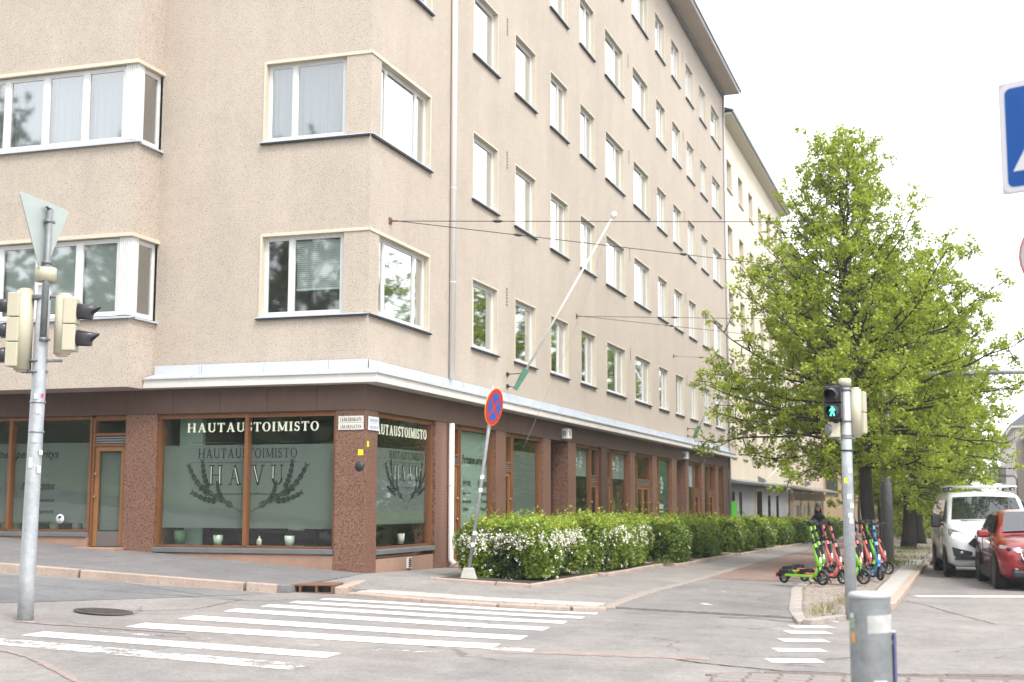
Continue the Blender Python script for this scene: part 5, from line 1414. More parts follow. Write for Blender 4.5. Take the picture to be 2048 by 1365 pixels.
for i, (lb, x0, x1, y0, y1, zt, mt, n, nf, lf, k) in enumerate(HED):
    hedge(lb, x0, x1, y0, y1, zg(x0, y0)-.02, zt, i+1, mt, n, nf, lf, k)
for i, (bx0, bx1, by0, by1) in enumerate([(1.35,2.98,.15,4.4), (1.5,3.10,4.9,10.35), (1.8,3.5,10.6,13.2), (1.8,3.5,13.55,18.7), (2.0,3.62,19.4,24.8), (2.0,3.62,25.2,30), (2.1,3.72,30.2,35.8)]):
    zf = zg
    bed = strip('hedge_bed', [(bx0,by0+.05,zf(bx0,by0)+.03), (bx0,by1,zf(bx0,by1)+.03)], [(bx1,by0+.12,zf(bx1,by0)+.03), (bx1,by1,zf(bx1,by1)+.03)], m_soil, 14, 3)
    kerb(bed, [(bx0-.1,by0-.22,zf(bx0,by0)+.05), (bx1,by0+.0,zf(bx1,by0)+.055), (bx1+.03,by1,zf(bx1,by1)+.05)], 0, .11, .2, 1.15)
# sparse weeds at the kerbs and dry grass on the cobbled verge
def tufts(name, pts, n, h, mat, seed, parent=None):
    rng = np.random.default_rng(seed); V = []; F = []
    for i in range(n):
        x, y, s = pts[rng.integers(len(pts))]; x += rng.normal()*s; y += rng.normal()*s; z = S(x, y)+.09; a = rng.uniform(0, 6.28); l = h*rng.uniform(.4, 1.2); bx, by = rng.normal()*l*.4, rng.normal()*l*.4; w_ = .006
        k = len(V); V += [(x-w_*math.cos(a), y-w_*math.sin(a), z), (x+w_*math.cos(a), y+w_*math.sin(a), z), (x+bx+.002, y+by, z+l), (x+bx-.002, y+by, z+l)]; F.append((k, k+1, k+2, k+3))
    o = link(name, npmesh(name, np.array(V), np.array(F), mat)); o['kind'] = 'stuff'; return o
tufts('dry_grass', [(8.28,.55,.10), (8.12,.45,.08), (8.4,.2,.08), (8.05,-1.2,.10), (7.95,-1.9,.08), (8.3,1.2,.12)], 420, .13, m_drygrass, 3)
tufts('weeds', [(7.9,14,.5), (8.2,16,.4), (8.4,20,.5), (8.0,26,.6), (8.2,32,.5), (2.8,4.5,.10), (3.1,10.4,.12), (3.3,16.5,.12), (8.6,60,1)], 2600, .14, m_grass, 4)

# ------------------------------------------------------------------ street furniture
RZ = R(18.2)      # furniture faces across the junction: local +X to the right of the view, +Y away
def signal_head(parent, cx, cy, z0, z1, n, ang, lens=None, visor_len=.22, body=m_signal, front=m_signal, rad=.10):
    """n-aspect signal; ang = local yaw of the lens direction"""
    d = Vector((math.cos(ang), math.sin(ang), 0)); s = Vector((-math.sin(ang), math.cos(ang), 0)); hz = (z1-z0)/n; Z = Vector((0,0,1))
    c0 = Vector((cx, cy, 0)); mb = MB()
    back = c0 - d*.03
    mb.tube([back+Z*(z0-.03), back+Z*(z1+.03)], rad, 18)
    mb.tube([back+Z*(z1+.03), back+Z*(z1+.055)], [rad*.8, rad*.7], 14); mb.tube([back+Z*(z0-.055), back+Z*(z0-.03)], [rad*.7, rad*.8], 14)
    hd = mb.build('signal_head', body, parent)
    for k in range(n):
        a, b = z0+hz*k+.004, z0+hz*(k+1)-.004
        o = MB().obox((0,0,0), d, s, Z, (.075, .125, (b-a)/2)).build('signal_section', front, hd, loc=c0+d*.06+Z*(a+b)/2, bevel=.012)
        p = c0+d*.136+Z*((a+b)/2+.0)
        mb = MB(); r0 = min(.105, hz*.42)
        # open tunnel visor: upper 280 degrees, longer at the top
        N_ = 20; vs_, fs_ = [], []
        for i in range(N_+1):
            t = R(-50+280*i/N_); u_ = math.cos(t); v_ = math.sin(t); ln = visor_len*(.62+.38*max(0, v_))
            for (rr_, ll) in ((r0, 0), (r0*.86, ln), (r0*.83, ln), (r0*.95, 0)): vs_.append(p+s*(u_*rr_)+Z*(v_*rr_-.10*ll)+d*ll)
        for i in range(N_):
            for j in range(4): fs_.append((i*4+j, i*4+(j+1) % 4, (i+1)*4+(j+1) % 4, (i+1)*4+j))
        mb.add(vs_, fs_, 0, True); mb.build('visor', m_visor, hd)
        mb = MB(); ctr = p+d*.002
        ringp = [ctr+s*(math.cos(R(a_))*r0*.93)+Z*(math.sin(R(a_))*r0*.93) for a_ in range(0, 360, 15)]
        mb.add([ctr+d*.012]+ringp, [(0, i+1, (i+1) % 24+1) for i in range(24)], 0, True); mb.build('lens', (lens[k] if lens else m_black), hd)
    return hd
def clamp(parent, z, r, x1, y1=0, h=.03):
    mb = MB(); mb.cyl((0,0,z-h/2), (0,0,z+h/2), r+.012, n=14); mb.tube([(0,0,z), (x1,y1,z)], .018, 8); mb.box(-r-.05,-r,-.025,.025,z-.018,z+.018); mb.box(r,r+.05,-.025,.025,z-.018,z+.018)
    mb.build('clamp', m_galv_d, parent)
m_sticker = M('worn_paper_sticker', (.60,.60,.58), .7, layers=((20,.2),)); m_pink = M('pink_sticker', (.55,.06,.18), .6)

# left: signal pole seen from behind, with the back of a yield sign
t = thing('signal_pole', 'grey steel pole with two cream signal heads and a yield sign back', 'traffic signal', (-.45,-8.41,.26), RZ)
MB().tube([(0,0,-.1), (0,0,.5), (.04,0,3.35), (.055,0,3.95)], [.094,.090,.080,.078], 18).build('pole', m_galv, t)
MB().tube([(.085,-.075,3.30), (.10,-.075,4.86)], .040, 14).build('sign_tube', m_galv_d, t)
MB().tube([(.085,-.075,4.86), (.10,-.075,4.885)], .046, 12).build('tube_cap', m_black, t)
MB().lathe([(0,0), (.125,0), (.125,.16), (.11,.17), (0,.17)], 18, (.06,0,4.0)).build('pole_cap', m_signal, t)
for z in (4.72, 4.22, 3.30): 
    mb = MB(); mb.cyl((.09,-.075,z-.02), (.09,-.075,z+.02), .050, n=12); mb.box(.04,.14,-.03,.02,z-.015,z+.015); mb.build('clamp', m_galv_d, t)
for z, x in ((3.80, -.18), (2.92, -.18), (3.82, .30), (3.05, .30)): clamp(t, z, .080, x)
for z in (2.2, 2.55): MB().cyl((.03,0,z), (.03,0,z+.02), .092, n=16).build('steel_strap', m_sill, t)
signal_head(t, -.20, 0, 2.97, 3.86, 3, PI-.10, visor_len=.24); signal_head(t, .325, 0, 3.16, 3.80, 2, .10, visor_len=.26)
wv = Vector((.21,.978,0)); nv = Vector((-.978,.21,0)); ctr = Vector((.035,-.06,0))
tri = [(-.53,4.94), (-.50,4.97), (.50,4.97), (.53,4.94), (.03,4.08), (-.03,4.08)]
mb = MB(); mb.add([ctr+wv*a+Vector((0,0,b)) for a, b in tri]+[ctr+wv*a+Vector((0,0,b))+nv*.012 for a, b in tri], [(0,1,2,3,4,5), (11,10,9,8,7,6)]+[(i, i+6, (i+1) % 6+6, (i+1) % 6) for i in range(6)])
sg = mb.build('yield_sign', m_signback, t)
tri2 = [(-.52,4.955), (.52,4.955), (0,4.07)]; tri3 = [(-.36,4.86), (.36,4.86), (0,4.25)]
MB().add([ctr+nv*.014+wv*a+Vector((0,0,b)) for a, b in tri2], [(0,1,2)]).build('sign_face', M('sign_red', (.45,.02,.02), .4), sg); MB().add([ctr+nv*.016+wv*a+Vector((0,0,b)) for a, b in tri3], [(0,1,2)]).build('sign_face', M('sign_yellow', (.75,.55,.03), .4), sg)
rs = random.Random(2)
for k in range(9):
    z = rs.uniform(1.2, 2.7); a = rs.uniform(-2.6, -.5); r_ = .092
    MB().obox((.03+math.cos(a)*r_, math.sin(a)*r_, z), (-math.sin(a), math.cos(a), 0), (math.cos(a), math.sin(a), 0), (0,0,1), (rs.uniform(.015,.03), .002, rs.uniform(.02,.06))).build('sticker', m_sticker if k else m_pink, t)
MB().lathe([(.13,-.02), (.13,.015), (.10,.03)], 20).build('base_collar', m_rust, t)

# right: walking-man signal pole
m_walk = M('lit_green_man', (.02,.5,.25), .4, emit=((.05,1.0,.42), 2.2))
t = thing('signal_pole', 'grey pole with a lit green walking-man signal and cream box behind', 'traffic signal', (8.37,-1.62,.0), RZ)
MB().tube([(0,0,-.1), (0,0,2.2), (0,0,3.36)], [.084,.078,.074], 18).build('pole', m_galv, t)
MB().lathe([(0,0), (.092,0), (.092,.10), (.07,.115), (0,.115)], 18, (0,0,3.35)).build('pole_cap', m_signal, t)
an = R(-114)
hd = signal_head(t, -.17, -.02, 2.86, 3.34, 2, an, visor_len=.30, body=m_black, front=m_black, rad=.09)
d = Vector((math.cos(an), math.sin(an), 0)); s_ = Vector((-math.sin(an), math.cos(an), 0)); pc = Vector((-.17,-.02,2.98))+d*.152
def man(poly): return [pc+s_*a*.92+Vector((0,0,b*.95)) for a, b in poly]
mb = MB()
mb.add(man([(.018*math.cos(R(a)), .066+.018*math.sin(R(a))) for a in range(0, 360, 30)]), [tuple(range(12))])
for q in ([(-.022,.042),(.02,.044),(.018,-.008),(-.016,-.008)], [(-.022,.042),(-.012,.034),(-.040,-.004),(-.048,.002)], [(.02,.044),(.012,.034),(.036,.0),(.045,.006)], [(-.016,-.006),(.004,-.006),(-.024,-.078),(-.042,-.074)], [(.0,-.006),(.018,-.006),(.034,-.078),(.016,-.078)]): mb.add(man(q), [(0,1,2,3)])
mb.build('green_man', m_walk, hd, fix=False)
signal_head(t, .165, .05, 2.66, 3.28, 2, R(60), visor_len=.2, rad=.085)
bx_ = MB().obox((-.17,.02,2.72), (1,0,0), (0,1,0), (0,0,1), (.075,.07,.115)).build('audible_unit', m_signal, t, bevel=.012)
MB().cyl((-.245,.0,2.72), (-.285,-.01,2.72), .085, .075, 18).build('speaker_disc', m_galv_d, bx_)
for z, x, y in ((2.60,-.2,0), (2.84,-.12,0), (2.63,.17,.04), (3.3,.17,.04)): clamp(t, z, .074, x, y)
MB().cyl((0,0,2.40), (0,0,2.425), .088, n=16).build('steel_strap', m_dark, t)
MB().obox((-.045,-.070,1.98), (.85,-.53,0), (.53,.85,0), (0,0,1), (.022,.002,.04)).build('yellow_sticker', m_yellow, t)
for z, a in ((2.12,-1.3), (1.75,-1.6), (1.62,-1.2), (1.48,-1.5), (1.40,-1.35)): MB().obox((math.cos(a)*.081, math.sin(a)*.081, z), (-math.sin(a), math.cos(a), 0), (math.cos(a), math.sin(a), 0), (0,0,1), (.03,.002,.035)).build('sticker', m_sticker, t)

# leaning no-stopping sign with its concrete foot
t = thing('no_stopping_sign', 'round red and blue no-stopping sign on a leaning grey post', 'road sign', (1.70,.66,.32), RZ)
MB().tube([(0,0,.1), (.385,0,2.95), (.41,.0,3.40)], .032, 12).build('post', m_galv, t)
MB().add([(-.17,-.17,-.05),(.17,-.17,-.05),(.17,.17,-.05),(-.17,.17,-.05),(-.09,-.09,.20),(.09,-.09,.20),(.09,.09,.20),(-.09,.09,.20)], [(3,2,1,0),(4,5,6,7),(0,1,5,4),(1,2,6,5),(2,3,7,6),(3,0,4,7)]).build('concrete_foot', M('concrete', (.36,.34,.31), .9, layers=((8,.15),)), t, bevel=.02)
sp = bpy.data.objects.new('sign_pivot', None); 
nrm = Vector((.92,-.39,0)).normalized(); 
ang_l = R(-90+64)     # local yaw of the sign's facing direction
dd = Vector((math.cos(ang_l), math.sin(ang_l), 0)); sw = Vector((-math.sin(ang_l), math.cos(ang_l), 0)); lean = Vector((.16,0,1)).normalized()
cs = Vector((.40,-.02,3.02))+dd*.045; rS = .335
def disc(r_, off, n=40, r_in=None): return [cs+dd*off+sw*(r_*math.cos(2*PI*i/n))+lean*(r_*math.sin(2*PI*i/n)) for i in range(n)]
mb = MB(); a_, b_ = disc(rS, -.012), disc(rS, .0); mb.add(a_+b_, [tuple(range(40)), tuple(range(40, 80))]+[(i, (i+1) % 40, (i+1) % 40+40, i+40) for i in range(40)])
sg = mb.build('sign_plate', M('orange_sign_edge', (.75,.30,.03), .4), t)
m_sred = M('sign_red_face', (.50,.028,.018), .4); m_sblue = M('sign_blue_face', (.028,.10,.38), .4)
MB().add(disc(rS*.965, .002), [tuple(range(40))]).build('sign_face', m_sred, sg, fix=False)
def seg(a0, a1):
    n = 10; r_ = rS*.74; g_ = .030; am = R((a0+a1)/2); apex = cs+dd*.004+(sw*math.cos(am)+lean*math.sin(am))*(g_*1.42)
    P = [apex]
    da = math.degrees(math.asin(g_/r_))
    for i in range(n+1):
        a = R(a0+da+(a1-a0-2*da)*i/n); P.append(cs+dd*.004+sw*(r_*math.cos(a))+lean*(r_*math.sin(a)))
    return P
mb = MB()
for a0 in (45, 135, 225, 315): P = seg(a0, a0+90); mb.add(P, [tuple(range(len(P)))])
mb.build('sign_quadrants', m_sblue, sg, fix=False)
MB().tube([(.392,.0,2.85), (.40,-.0,3.2)], .045, 10).build('clamp', m_galv_d, t)
for z in (1.55, 1.78, .60, .80): MB().obox((.133*z*.985,-.034,z), (1,0,0), (0,1,0), (.133,0,1), (.034,.003,.035)).build('sticker', m_sticker, t)

# near bollard with its sticker and blue board
t = thing('bollard', 'thick grey steel bollard in the foreground with a white sticker', 'bollard', (9.35,-13.92,.0), RZ)
m_boll = M('blotchy_galvanised_steel', (.185,.195,.20), .55, .25, layers=((5,.30),(18,.14),(2,.2,(1,1,.3))), bump=.06, bscale=20)
MB().lathe([(.112,-.05), (.110,1.14), (.106,1.155)], 40).build('post', m_boll, t)
MB().lathe([(0,1.170), (.098,1.170), (.112,1.160), (.112,1.140), (.108,1.139)], 40).build('cap', M('pale_bollard_cap', (.42,.43,.44), .6, .2, layers=((6,.2),)), t)
def wrap(a0, a1, z0, z1, mat, nm, tilt=0):
    mb = MB(); n = 8; vs_ = []
    for i in range(n+1):
        a = R(a0+(a1-a0)*i/n); dz = tilt*(i/n)
        vs_ += [(math.cos(a)*.1125, math.sin(a)*.1125, z0+dz), (math.cos(a)*.1125, math.sin(a)*.1125, z1+dz)]
    mb.add(vs_, [(2*i, 2*i+2, 2*i+3, 2*i+1) for i in range(n)], 0, True); mb.build(nm, mat, t, fix=False)
wrap(-112, -22, .955, 1.050, M('scuffed_white_sticker', (.42,.42,.41), .6, layers=((12,.22),)), 'white_sticker', .008)
wrap(-172, -150, .98, 1.03, M('torn_green_sticker', (.25,.35,.22), .7, layers=((25,.5),)), 'torn_sticker'); wrap(-170, -150, .90, .96, M('torn_orange_sticker', (.45,.25,.08), .7, layers=((25,.4),)), 'torn_sticker'); wrap(-172, -155, 1.035, 1.06, m_sticker, 'torn_sticker')
wrap(-100, -60, .62, .71, m_sticker, 'torn_sticker')
bo = MB().box(.118,.134,-.02,.22,.15,.955).build('blue_board', M('dusty_blue_board', (.085,.095,.20), .6, layers=((8,.15),)), t, bevel=.003)
MB().cyl((.10,0,.9), (.12,0,.9), .012, n=8).build('board_bolt', m_galv, t); MB().box(.112,.138,.0,.03,.94,.962).build('board_clip', m_plate, t)

# crossing sign at the right edge, on a pole just outside the frame
t = thing('crossing_sign', 'blue pedestrian crossing sign with a white triangle at the top right edge', 'road sign', (10.43,-13.725,.0), RZ)
wv = Vector((.736,-.677,0)); dn = Vector((-.677,-.736,0)); o_ = Vector((0,0,0))
MB().tube([(.045,.05,-.1), (.045,.05,4.15)], .035, 12).build('pole', m_galv, t)
def SP(a, z, off): return o_+wv*a+dn*off+Vector((0,0,z))
def rsq(h, r_, z0, off, n=5):
    P = []
    for cx_, cz_, a0 in ((h-r_, h-r_, 0), (-h+r_, h-r_, 90), (-h+r_, -h+r_, 180), (h-r_, -h+r_, 270)):
        for i in range(n+1): a = R(a0+90*i/n); P.append(SP(cx_+r_*math.cos(a), z0+cz_+r_*math.sin(a), off))
    return P
ZS = 3.725
mb = MB(); P, Q = rsq(.325, .012, ZS, 0), rsq(.325, .012, ZS, -.012); n = len(P); mb.add(P+Q, [tuple(range(n)), tuple(range(n, 2*n))]+[(i, (i+1) % n, n+(i+1) % n, n+i) for i in range(n)]); sg = mb.build('sign_plate', M('pale_sign_edge', (.50,.40,.42), .4), t)
MB().add(rsq(.318, .05, ZS, .002), [tuple(range(n))]).build('sign_border', M('sign_white', (.55,.55,.58), .4), sg, fix=False)
MB().add(rsq(.288, .035, ZS, .004), [tuple(range(n))]).build('sign_face', M('crossing_blue', (.0,.06,.27), .35), sg, fix=False)
MB().add([SP(a, ZS+b, .006) for a, b in ((-.255,-.20), (.255,-.20), (0,.235))], [(0,1,2)]).build('sign_triangle', bpy.data.materials['sign_white'], sg, fix=False)
mb = MB(); 
for poly in ([(-.175,-.185),(-.15,-.185),(-.02,.0),(-.05,.03)], [(-.15,-.15),(.15,-.15),(.15,-.17),(-.15,-.17)], [(.0,-.02),(.04,-.0),(.12,-.17),(.08,-.17)], [(-.04,.02),(.05,.02),(.05,.10),(-.03,.10)]): mb.add([SP(a, ZS+b, .008) for a, b in poly], [(0,1,2,3)])
mb.add([SP(.02+.03*math.cos(R(a)), ZS+.135+.03*math.sin(R(a)), .008) for a in range(0, 360, 30)], [tuple(range(12))]); mb.build('walking_figure', m_black, sg, fix=False)
mb = MB(); P = [SP(-.035+.215*math.cos(2*PI*i/28), 3.03+.215*math.sin(2*PI*i/28), 0) for i in range(28)]; Q = [p-dn*.012 for p in P]; mb.add(P+Q, [tuple(range(28)), tuple(range(28, 56))]+[(i, (i+1) % 28, 28+(i+1) % 28, 28+i) for i in range(28)]); rs_ = mb.build('round_sign', M('round_sign_edge', (.45,.10,.10), .5), t)
MB().add([SP(-.035+.20*math.cos(2*PI*i/28), 3.03+.20*math.sin(2*PI*i/28), .003) for i in range(28)], [tuple(range(28))]).build('sign_face', m_signback, rs_, fix=False)

# lamp post with a long arm, on the verge
t = thing('lamp_post', 'thick grey lamp post on the verge with a long arm over the road', 'street lamp', (8.05,17.0,.02))
MB().tube([(0,0,-.1), (.02,0,2.5), (.05,0,5.4)], [.175,.15,.115], 18).build('pole', m_galv_d, t)
MB().tube([(.05,0,5.17), (1.4,0,5.20), (3.2,0,5.20), (5.6,0,5.16)], [.085,.080,.060,.045], 12).build('arm', m_galv_d, t)
MB().lathe([(0,.16), (.05,.155), (.12,.12), (.165,.03), (.165,0), (0,-.01)], 20, (3.37,0,4.93)).build('lamp_shade', M('pale_lamp_dome', (.62,.64,.64), .3), t)
MB().cyl((3.37,0,5.08), (3.37,0,5.17), .03, n=8).build('lamp_bracket', m_galv_d, t)

# far overhead road sign, seen from behind
t = thing('overhead_sign', 'grey back of a large overhead sign on a bent pole', 'road sign', (15.9,118,-.9))
MB().tube([(0,0,0), (0,0,4.9), (-.25,0,5.25), (-4.2,0,5.3)], .10, 8).build('pole', m_galv_d, t)
sb = MB().box(-3.0,-1.0,-.12,-.05,4.5,6.1).build('sign_plate', m_galv_d, t)
for x in (-2.4,-1.6): MB().box(x-.05,x+.05,-.2,-.121,4.5,6.1).build('sign_rib', m_dark, sb)
MB().box(-3.0,-1.0,-.16,-.121,5.25,5.35).build('sign_rib', m_dark, sb)

# flagpoles on the facades
def flagpole(label, y, z, tip, dz=.3, L_=None, group=None, brk=True, x0=0., r=.028):
    t = thing('flagpole', label, 'flagpole', (x0, y, z)); a = Vector((.30,-.22,.0)); b = Vector(tip)-Vector((x0, y, z)); d = (b-a).normalized()
    MB().tube([a+d*.15, b], [r*1.15, r*.75], 10).build('pole', m_pole_w, t)
    MB().tube([b, b+d*.03, b+d*.09, b+d*.14, b+d*.17], [.03,.055,.07,.05,.01], 10).build('finial', m_pole_w, t)
    if brk:
        MB().tube([a-d*.06, a+d*.48], [.055,.085], 4, sm=False).build('socket', m_green_b, t)
        for zz, q in ((.06, a+d*.0), (.34, a+d*.38)): 
            mb = MB(); mb.tube([(0,.02,zz), q], .012, 6); mb.box(-.005,.03,-.05,.09,zz-.04,zz+.04); mb.build('bracket', m_dark, t)
    else: MB().prism([(0,-.1), (.42,.06), (.42,.16), (0,.38)], -.26, -.18, 'y').build('bracket', m_galv_d, t)
    ln = MB(); ln.tube([b, (a+b)/2+Vector((.35,-.1,-.5)), a+Vector((.3,-.35,-1.4))], .004, 4, caps=False); ln.build('halyard', m_wire_p, t)
    return t
flagpole('white flagpole in a green bracket above the third window from the corner', 7.85, 4.30, (2.5, 8.08, 8.25))
flagpole('white flagpole in a green bracket near the far end of the beige building', 30.35, 4.22, (1.75, 29.9, 7.0))
flagpole('white flagpole on the cream building above its grey shop front', 51.6, 2.75, (1.9, 56.6, 5.3), brk=False, x0=-.15)
flagpole('thin flagpole on the pink building above the awning', 75.2, 2.9, (1.8, 73.5, 4.9), brk=False, x0=-.1, r=.022)

# overhead span wires from wall anchors
def wire(label, anchor, ends, cat='cable', r=.008):
    t = thing('span_wire', label, cat, anchor); A = Vector(anchor)
    mb = MB(); mb.box(-.01,.02,-.06,.06,-.06,.06); mb.tube([(0,0,0), (.16,.02,-.01)], .018, 6); mb.build('wall_anchor', m_iron, t)
    for e, ins in ends:
        E_ = Vector(e)-A; s = Vector((.16,.02,-.01)); mid = (s+E_)/2-Vector((0,0,.02*E_.length**1.0*.05))
        MB().tube([s, s.lerp(mid, .5)-Vector((0,0,.004)), mid, mid.lerp(E_, .5), E_], r, 5, caps=False).build('wire', m_wire, t)
        for k in ins: p = s.lerp(mid, k*2) if k < .5 else mid.lerp(E_, k*2-1); q = s.lerp(mid, k*2+.02); MB().tube([p, p+(E_-s).normalized()*.06, p+(E_-s).normalized()*.14, p+(E_-s).normalized()*.2], [.01,.03,.03,.01], 8).build('insulator', m_wire, t)
    return t
wire('two dark wires from the rusty wall anchor above the corner window', (0,.92,6.88), [((28,9.9,6.9), [.06]), ((26,28.6,6.8), [.065,.17])])
wire('pair of wires from the anchor between the third and fourth window columns', (0,14.0,6.84), [((26,24.5,6.85), [.09]), ((26,48,6.7), [.075])])
wire('single thin wire from the anchor near the far end of the beige facade', (0,27.7,7.16), [((24,47.8,7.1), [.03])], r=.007)
for nm, p0, p1 in (('high tram wire crossing the sky at the right', (12,60,9.0), (40,66,9.0)), ('lower tram wire crossing the sky at the right', (9,70,7.2), (40,72,7.2)), ('lowest tram wire crossing the sky at the right', (11,75,6.0), (42,76,6.0))):
    t = thing('tram_wire', nm, 'cable', p0); MB().tube([(0,0,0), Vector(p1)-Vector(p0)], .012, 5, caps=False).build('wire', m_wire_p, t)

# manhole and storm drain
t = thing('manhole_cover', 'round iron manhole cover in the side street beside the crosswalk', 'manhole cover', (-.34,-7.06,S(-.34,-7.06)+.006))
MB().lathe([(.36,0), (.36,.012), (.32,.014), (.315,.004), (0,.006)], 40).build('frame', m_iron_d, t)
mb = MB()
for i in range(-5, 6):
    for j in range(-5, 6):
        if math.hypot(i*.055, j*.055) < .29: mb.box(i*.055-.019, i*.055+.019, j*.055-.019, j*.055+.019, .006, .014)
mb.build('tread', m_iron_d, t)
t.rotation_euler = (.0, .075, .3)
t = thing('storm_drain', 'rusty iron kerb inlet at the corner of the pavement', 'storm drain', (.28,-2.62,S(.28,-2.6)), R(12))
mb = MB(); mb.box(-.40,.40,-.12,.55,.10,.125); mb.build('cover', m_iron, t, bevel=.006)
mb = MB(); mb.box(-.40,-.36,-.12,.5,-.02,.10); mb.box(.36,.40,-.12,.5,-.02,.10)
for x in (-.13, .13): mb.box(x-.015, x+.015, -.12, .4, -.02, .10)
mb.box(-.40,.40,-.125,-.08,-.02,.008); mb.build('frame', m_iron, t)
MB().box(-.355,.355,.05,.06,-.03,.095).build('dark_well', m_black, t)

# ------------------------------------------------------------------ e-scooters
def scooter_proto(name, col, label, fender=None):
    t = thing(name, label, 'scooter', (0,0,0), 0, 'rental scooters on the verge')
    MB().box(-.085,.085,-.36,.30,.135,.185).build('deck', col, t, bevel=.012); MB().box(-.075,.075,-.34,.28,.186,.190).build('deck_mat', m_black, t)
    MB().tube([(0,.28,.16), (0,.36,.20), (0,.42,.36)], [.045,.05,.048], 10).build('neck', col, t)
    MB().tube([(0,.425,.34), (0,.29,.78)], [.058,.040], 10).build('stem', col, t)
    MB().tube([(0,.293,.77), (0,.265,.86)], [.043,.043], 10).build('stem_joint', m_black, t)
    MB().tube([(0,.265,.86), (0,.19,1.10)], [.030,.026], 10).build('upper_stem', col, t)
    MB().obox((0,.375,.58), (1,0,0), (0,.96,.28), (0,-.2,.98), (.034,.04,.13)).build('battery_cover', m_black, t, bevel=.01)
    hb = MB().tube([(-.27,.15,1.15), (-.10,.185,1.135), (0,.19,1.12), (.10,.185,1.135), (.27,.15,1.15)], .014, 8).build('handlebar', m_black, t)
    for s in (-1, 1): MB().tube([(s*.17,.165,1.145), (s*.28,.148,1.151)], .021, 8).build('grip', m_rubber, hb); MB().tube([(s*.15,.17,1.14), (s*.21,.22,1.125)], .007, 5).build('brake_lever', m_black, hb)
    MB().obox((0,.195,1.165), (1,0,0), (0,1,.3), (0,-.3,1), (.055,.05,.035)).build('display', m_black, hb, bevel=.012)
    MB().cyl((-.09,.19,1.15), (-.09,.19,1.20), .022, n=10).build('bell', m_black, hb)
    def wheel(nm, y, r_):
        w_ = MB().lathe([(r_-.035,-.028), (r_-.01,-.027), (r_,-.012), (r_,.012), (r_-.01,.027), (r_-.035,.028), (r_-.035,-.028)], 26, (0,y,r_), 'x').build(nm, m_rubber, t)
        mb = MB().lathe([(0,-.03), (.03,-.03), (.03,.03), (0,.03)], 12, (0,y,r_), 'x')
        for k in range(6): a = k*PI/3; mb.bar((0,y+math.cos(a)*.02,r_+math.sin(a)*.02), (0,y+math.cos(a)*(r_-.03),r_+math.sin(a)*(r_-.03)), .02, .012, (1,0,0))
        mb.build('rim', m_galv_d, w_); return w_
    wheel('front_wheel', .50, .138); wheel('rear_wheel', -.44, .115)
    mb = MB()
    for s in (-1, 1): mb.tube([(s*.045,.42,.36), (s*.05,.46,.26), (s*.045,.50,.138)], [.018,.018,.014], 6)
    mb.build('fork', m_black, t)
    def fend(nm, y, r_, a0, a1, mat):
        mb = MB(); vs_ = []
        for i in range(11):
            a = R(a0+(a1-a0)*i/10)
            for x, q in ((-.048,r_-.01), (-.035,r_), (.035,r_), (.048,r_-.01)): vs_.append((x, y+math.cos(a)*q, .12+math.sin(a)*q))
        mb.add(vs_, [(i*4+j, i*4+j+1, (i+1)*4+j+1, (i+1)*4+j) for i in range(10) for j in range(3)], 0, True); mb.build(nm, mat, t)
    fend('front_fender', .50, .165, 30, 170, m_black); fend('rear_fender', -.44, .14, 10, 170, m_black)
    MB().box(-.06,.06,-.60,-.56,.12,.20).build('tail_light', m_red, t)
    MB().obox((0,.275,1.0), (1,0,0), (0,1,.2), (0,-.2,1), (.03,.025,.03)).build('headlamp', m_black, t)
    MB().obox((0,-.40,.21), (1,0,0), (0,1,.1), (0,-.1,1), (.07,.13,.05)).build('motor_cover', m_black, t, bevel=.02)
    MB().tube([(-.07,.05,.14), (-.16,.10,.01)], .010, 6).build('kickstand', m_black, t)
    MB().tube([(.02,.42,.45), (.06,.30,.85), (.03,.21,1.1)], .007, 5, caps=False).build('cable', m_black, t)
    MB().obox((0,.44,.47), (1,0,0), (0,.98,.2), (0,-.2,.98), (.022,.012,.05)).build('reflector', m_plate, t)
    return t
m_red = M('red_plastic', (.35,.02,.02), .3)
m_sgreen = M('lime_green_paint', (.22,.52,.035), .35, coat=.3); m_spink = M('coral_pink_paint', (.72,.17,.15), .35, coat=.3); m_sblue2 = M('sky_blue_paint', (.08,.36,.75), .35, coat=.3)
def place_sc(o, fx, fy, rz, tilt=R(-3)):
    """set by the front wheel's contact point"""
    ox, oy = -math.sin(rz)*.50, math.cos(rz)*.50
    o.location = (fx-ox, fy-oy, S(fx, fy)+.10); o.rotation_euler = (0, tilt, rz)
h_r = R(-124)
g1 = scooter_proto('scooter', m_sgreen, 'lime green scooter nearest the walking path, leftmost of the group'); place_sc(g1, 7.42, 4.45, h_r)
def sc_copy(src, label, x, y, rz, tilt=R(-3)): c = copy_tree(src, label=label); place_sc(c, x, y, rz, tilt)
sc_copy(g1, 'lime green scooter directly behind the leftmost one', 7.33, 6.1, R(-120), R(-5))
p1 = scooter_proto('scooter', m_spink, 'front coral pink scooter left of the signal pole'); place_sc(p1, 7.74, 5.15, h_r)
sc_copy(p1, 'second coral pink scooter left of the signal pole, standing behind the first', 7.42, 6.9, R(-120), R(-6))
sc_copy(p1, 'coral pink scooter half hidden behind the signal pole', 7.98, 7.7, R(-122), R(-4))
sc_copy(g1, 'lime green scooter just right of the signal pole with its big front wheel showing', 8.12, 5.30, R(-110), R(-2))
sc_copy(p1, 'coral pink scooter behind the signal pole, left of the blue one', 8.14, 7.9, R(-116), R(-7))
sc_copy(g1, 'lime green scooter behind the blue one', 8.25, 8.8, R(-104), R(-6))
bl = scooter_proto('scooter', m_sblue2, 'only sky blue scooter of the group'); place_sc(bl, 8.36, 6.75, R(-150), R(-2))
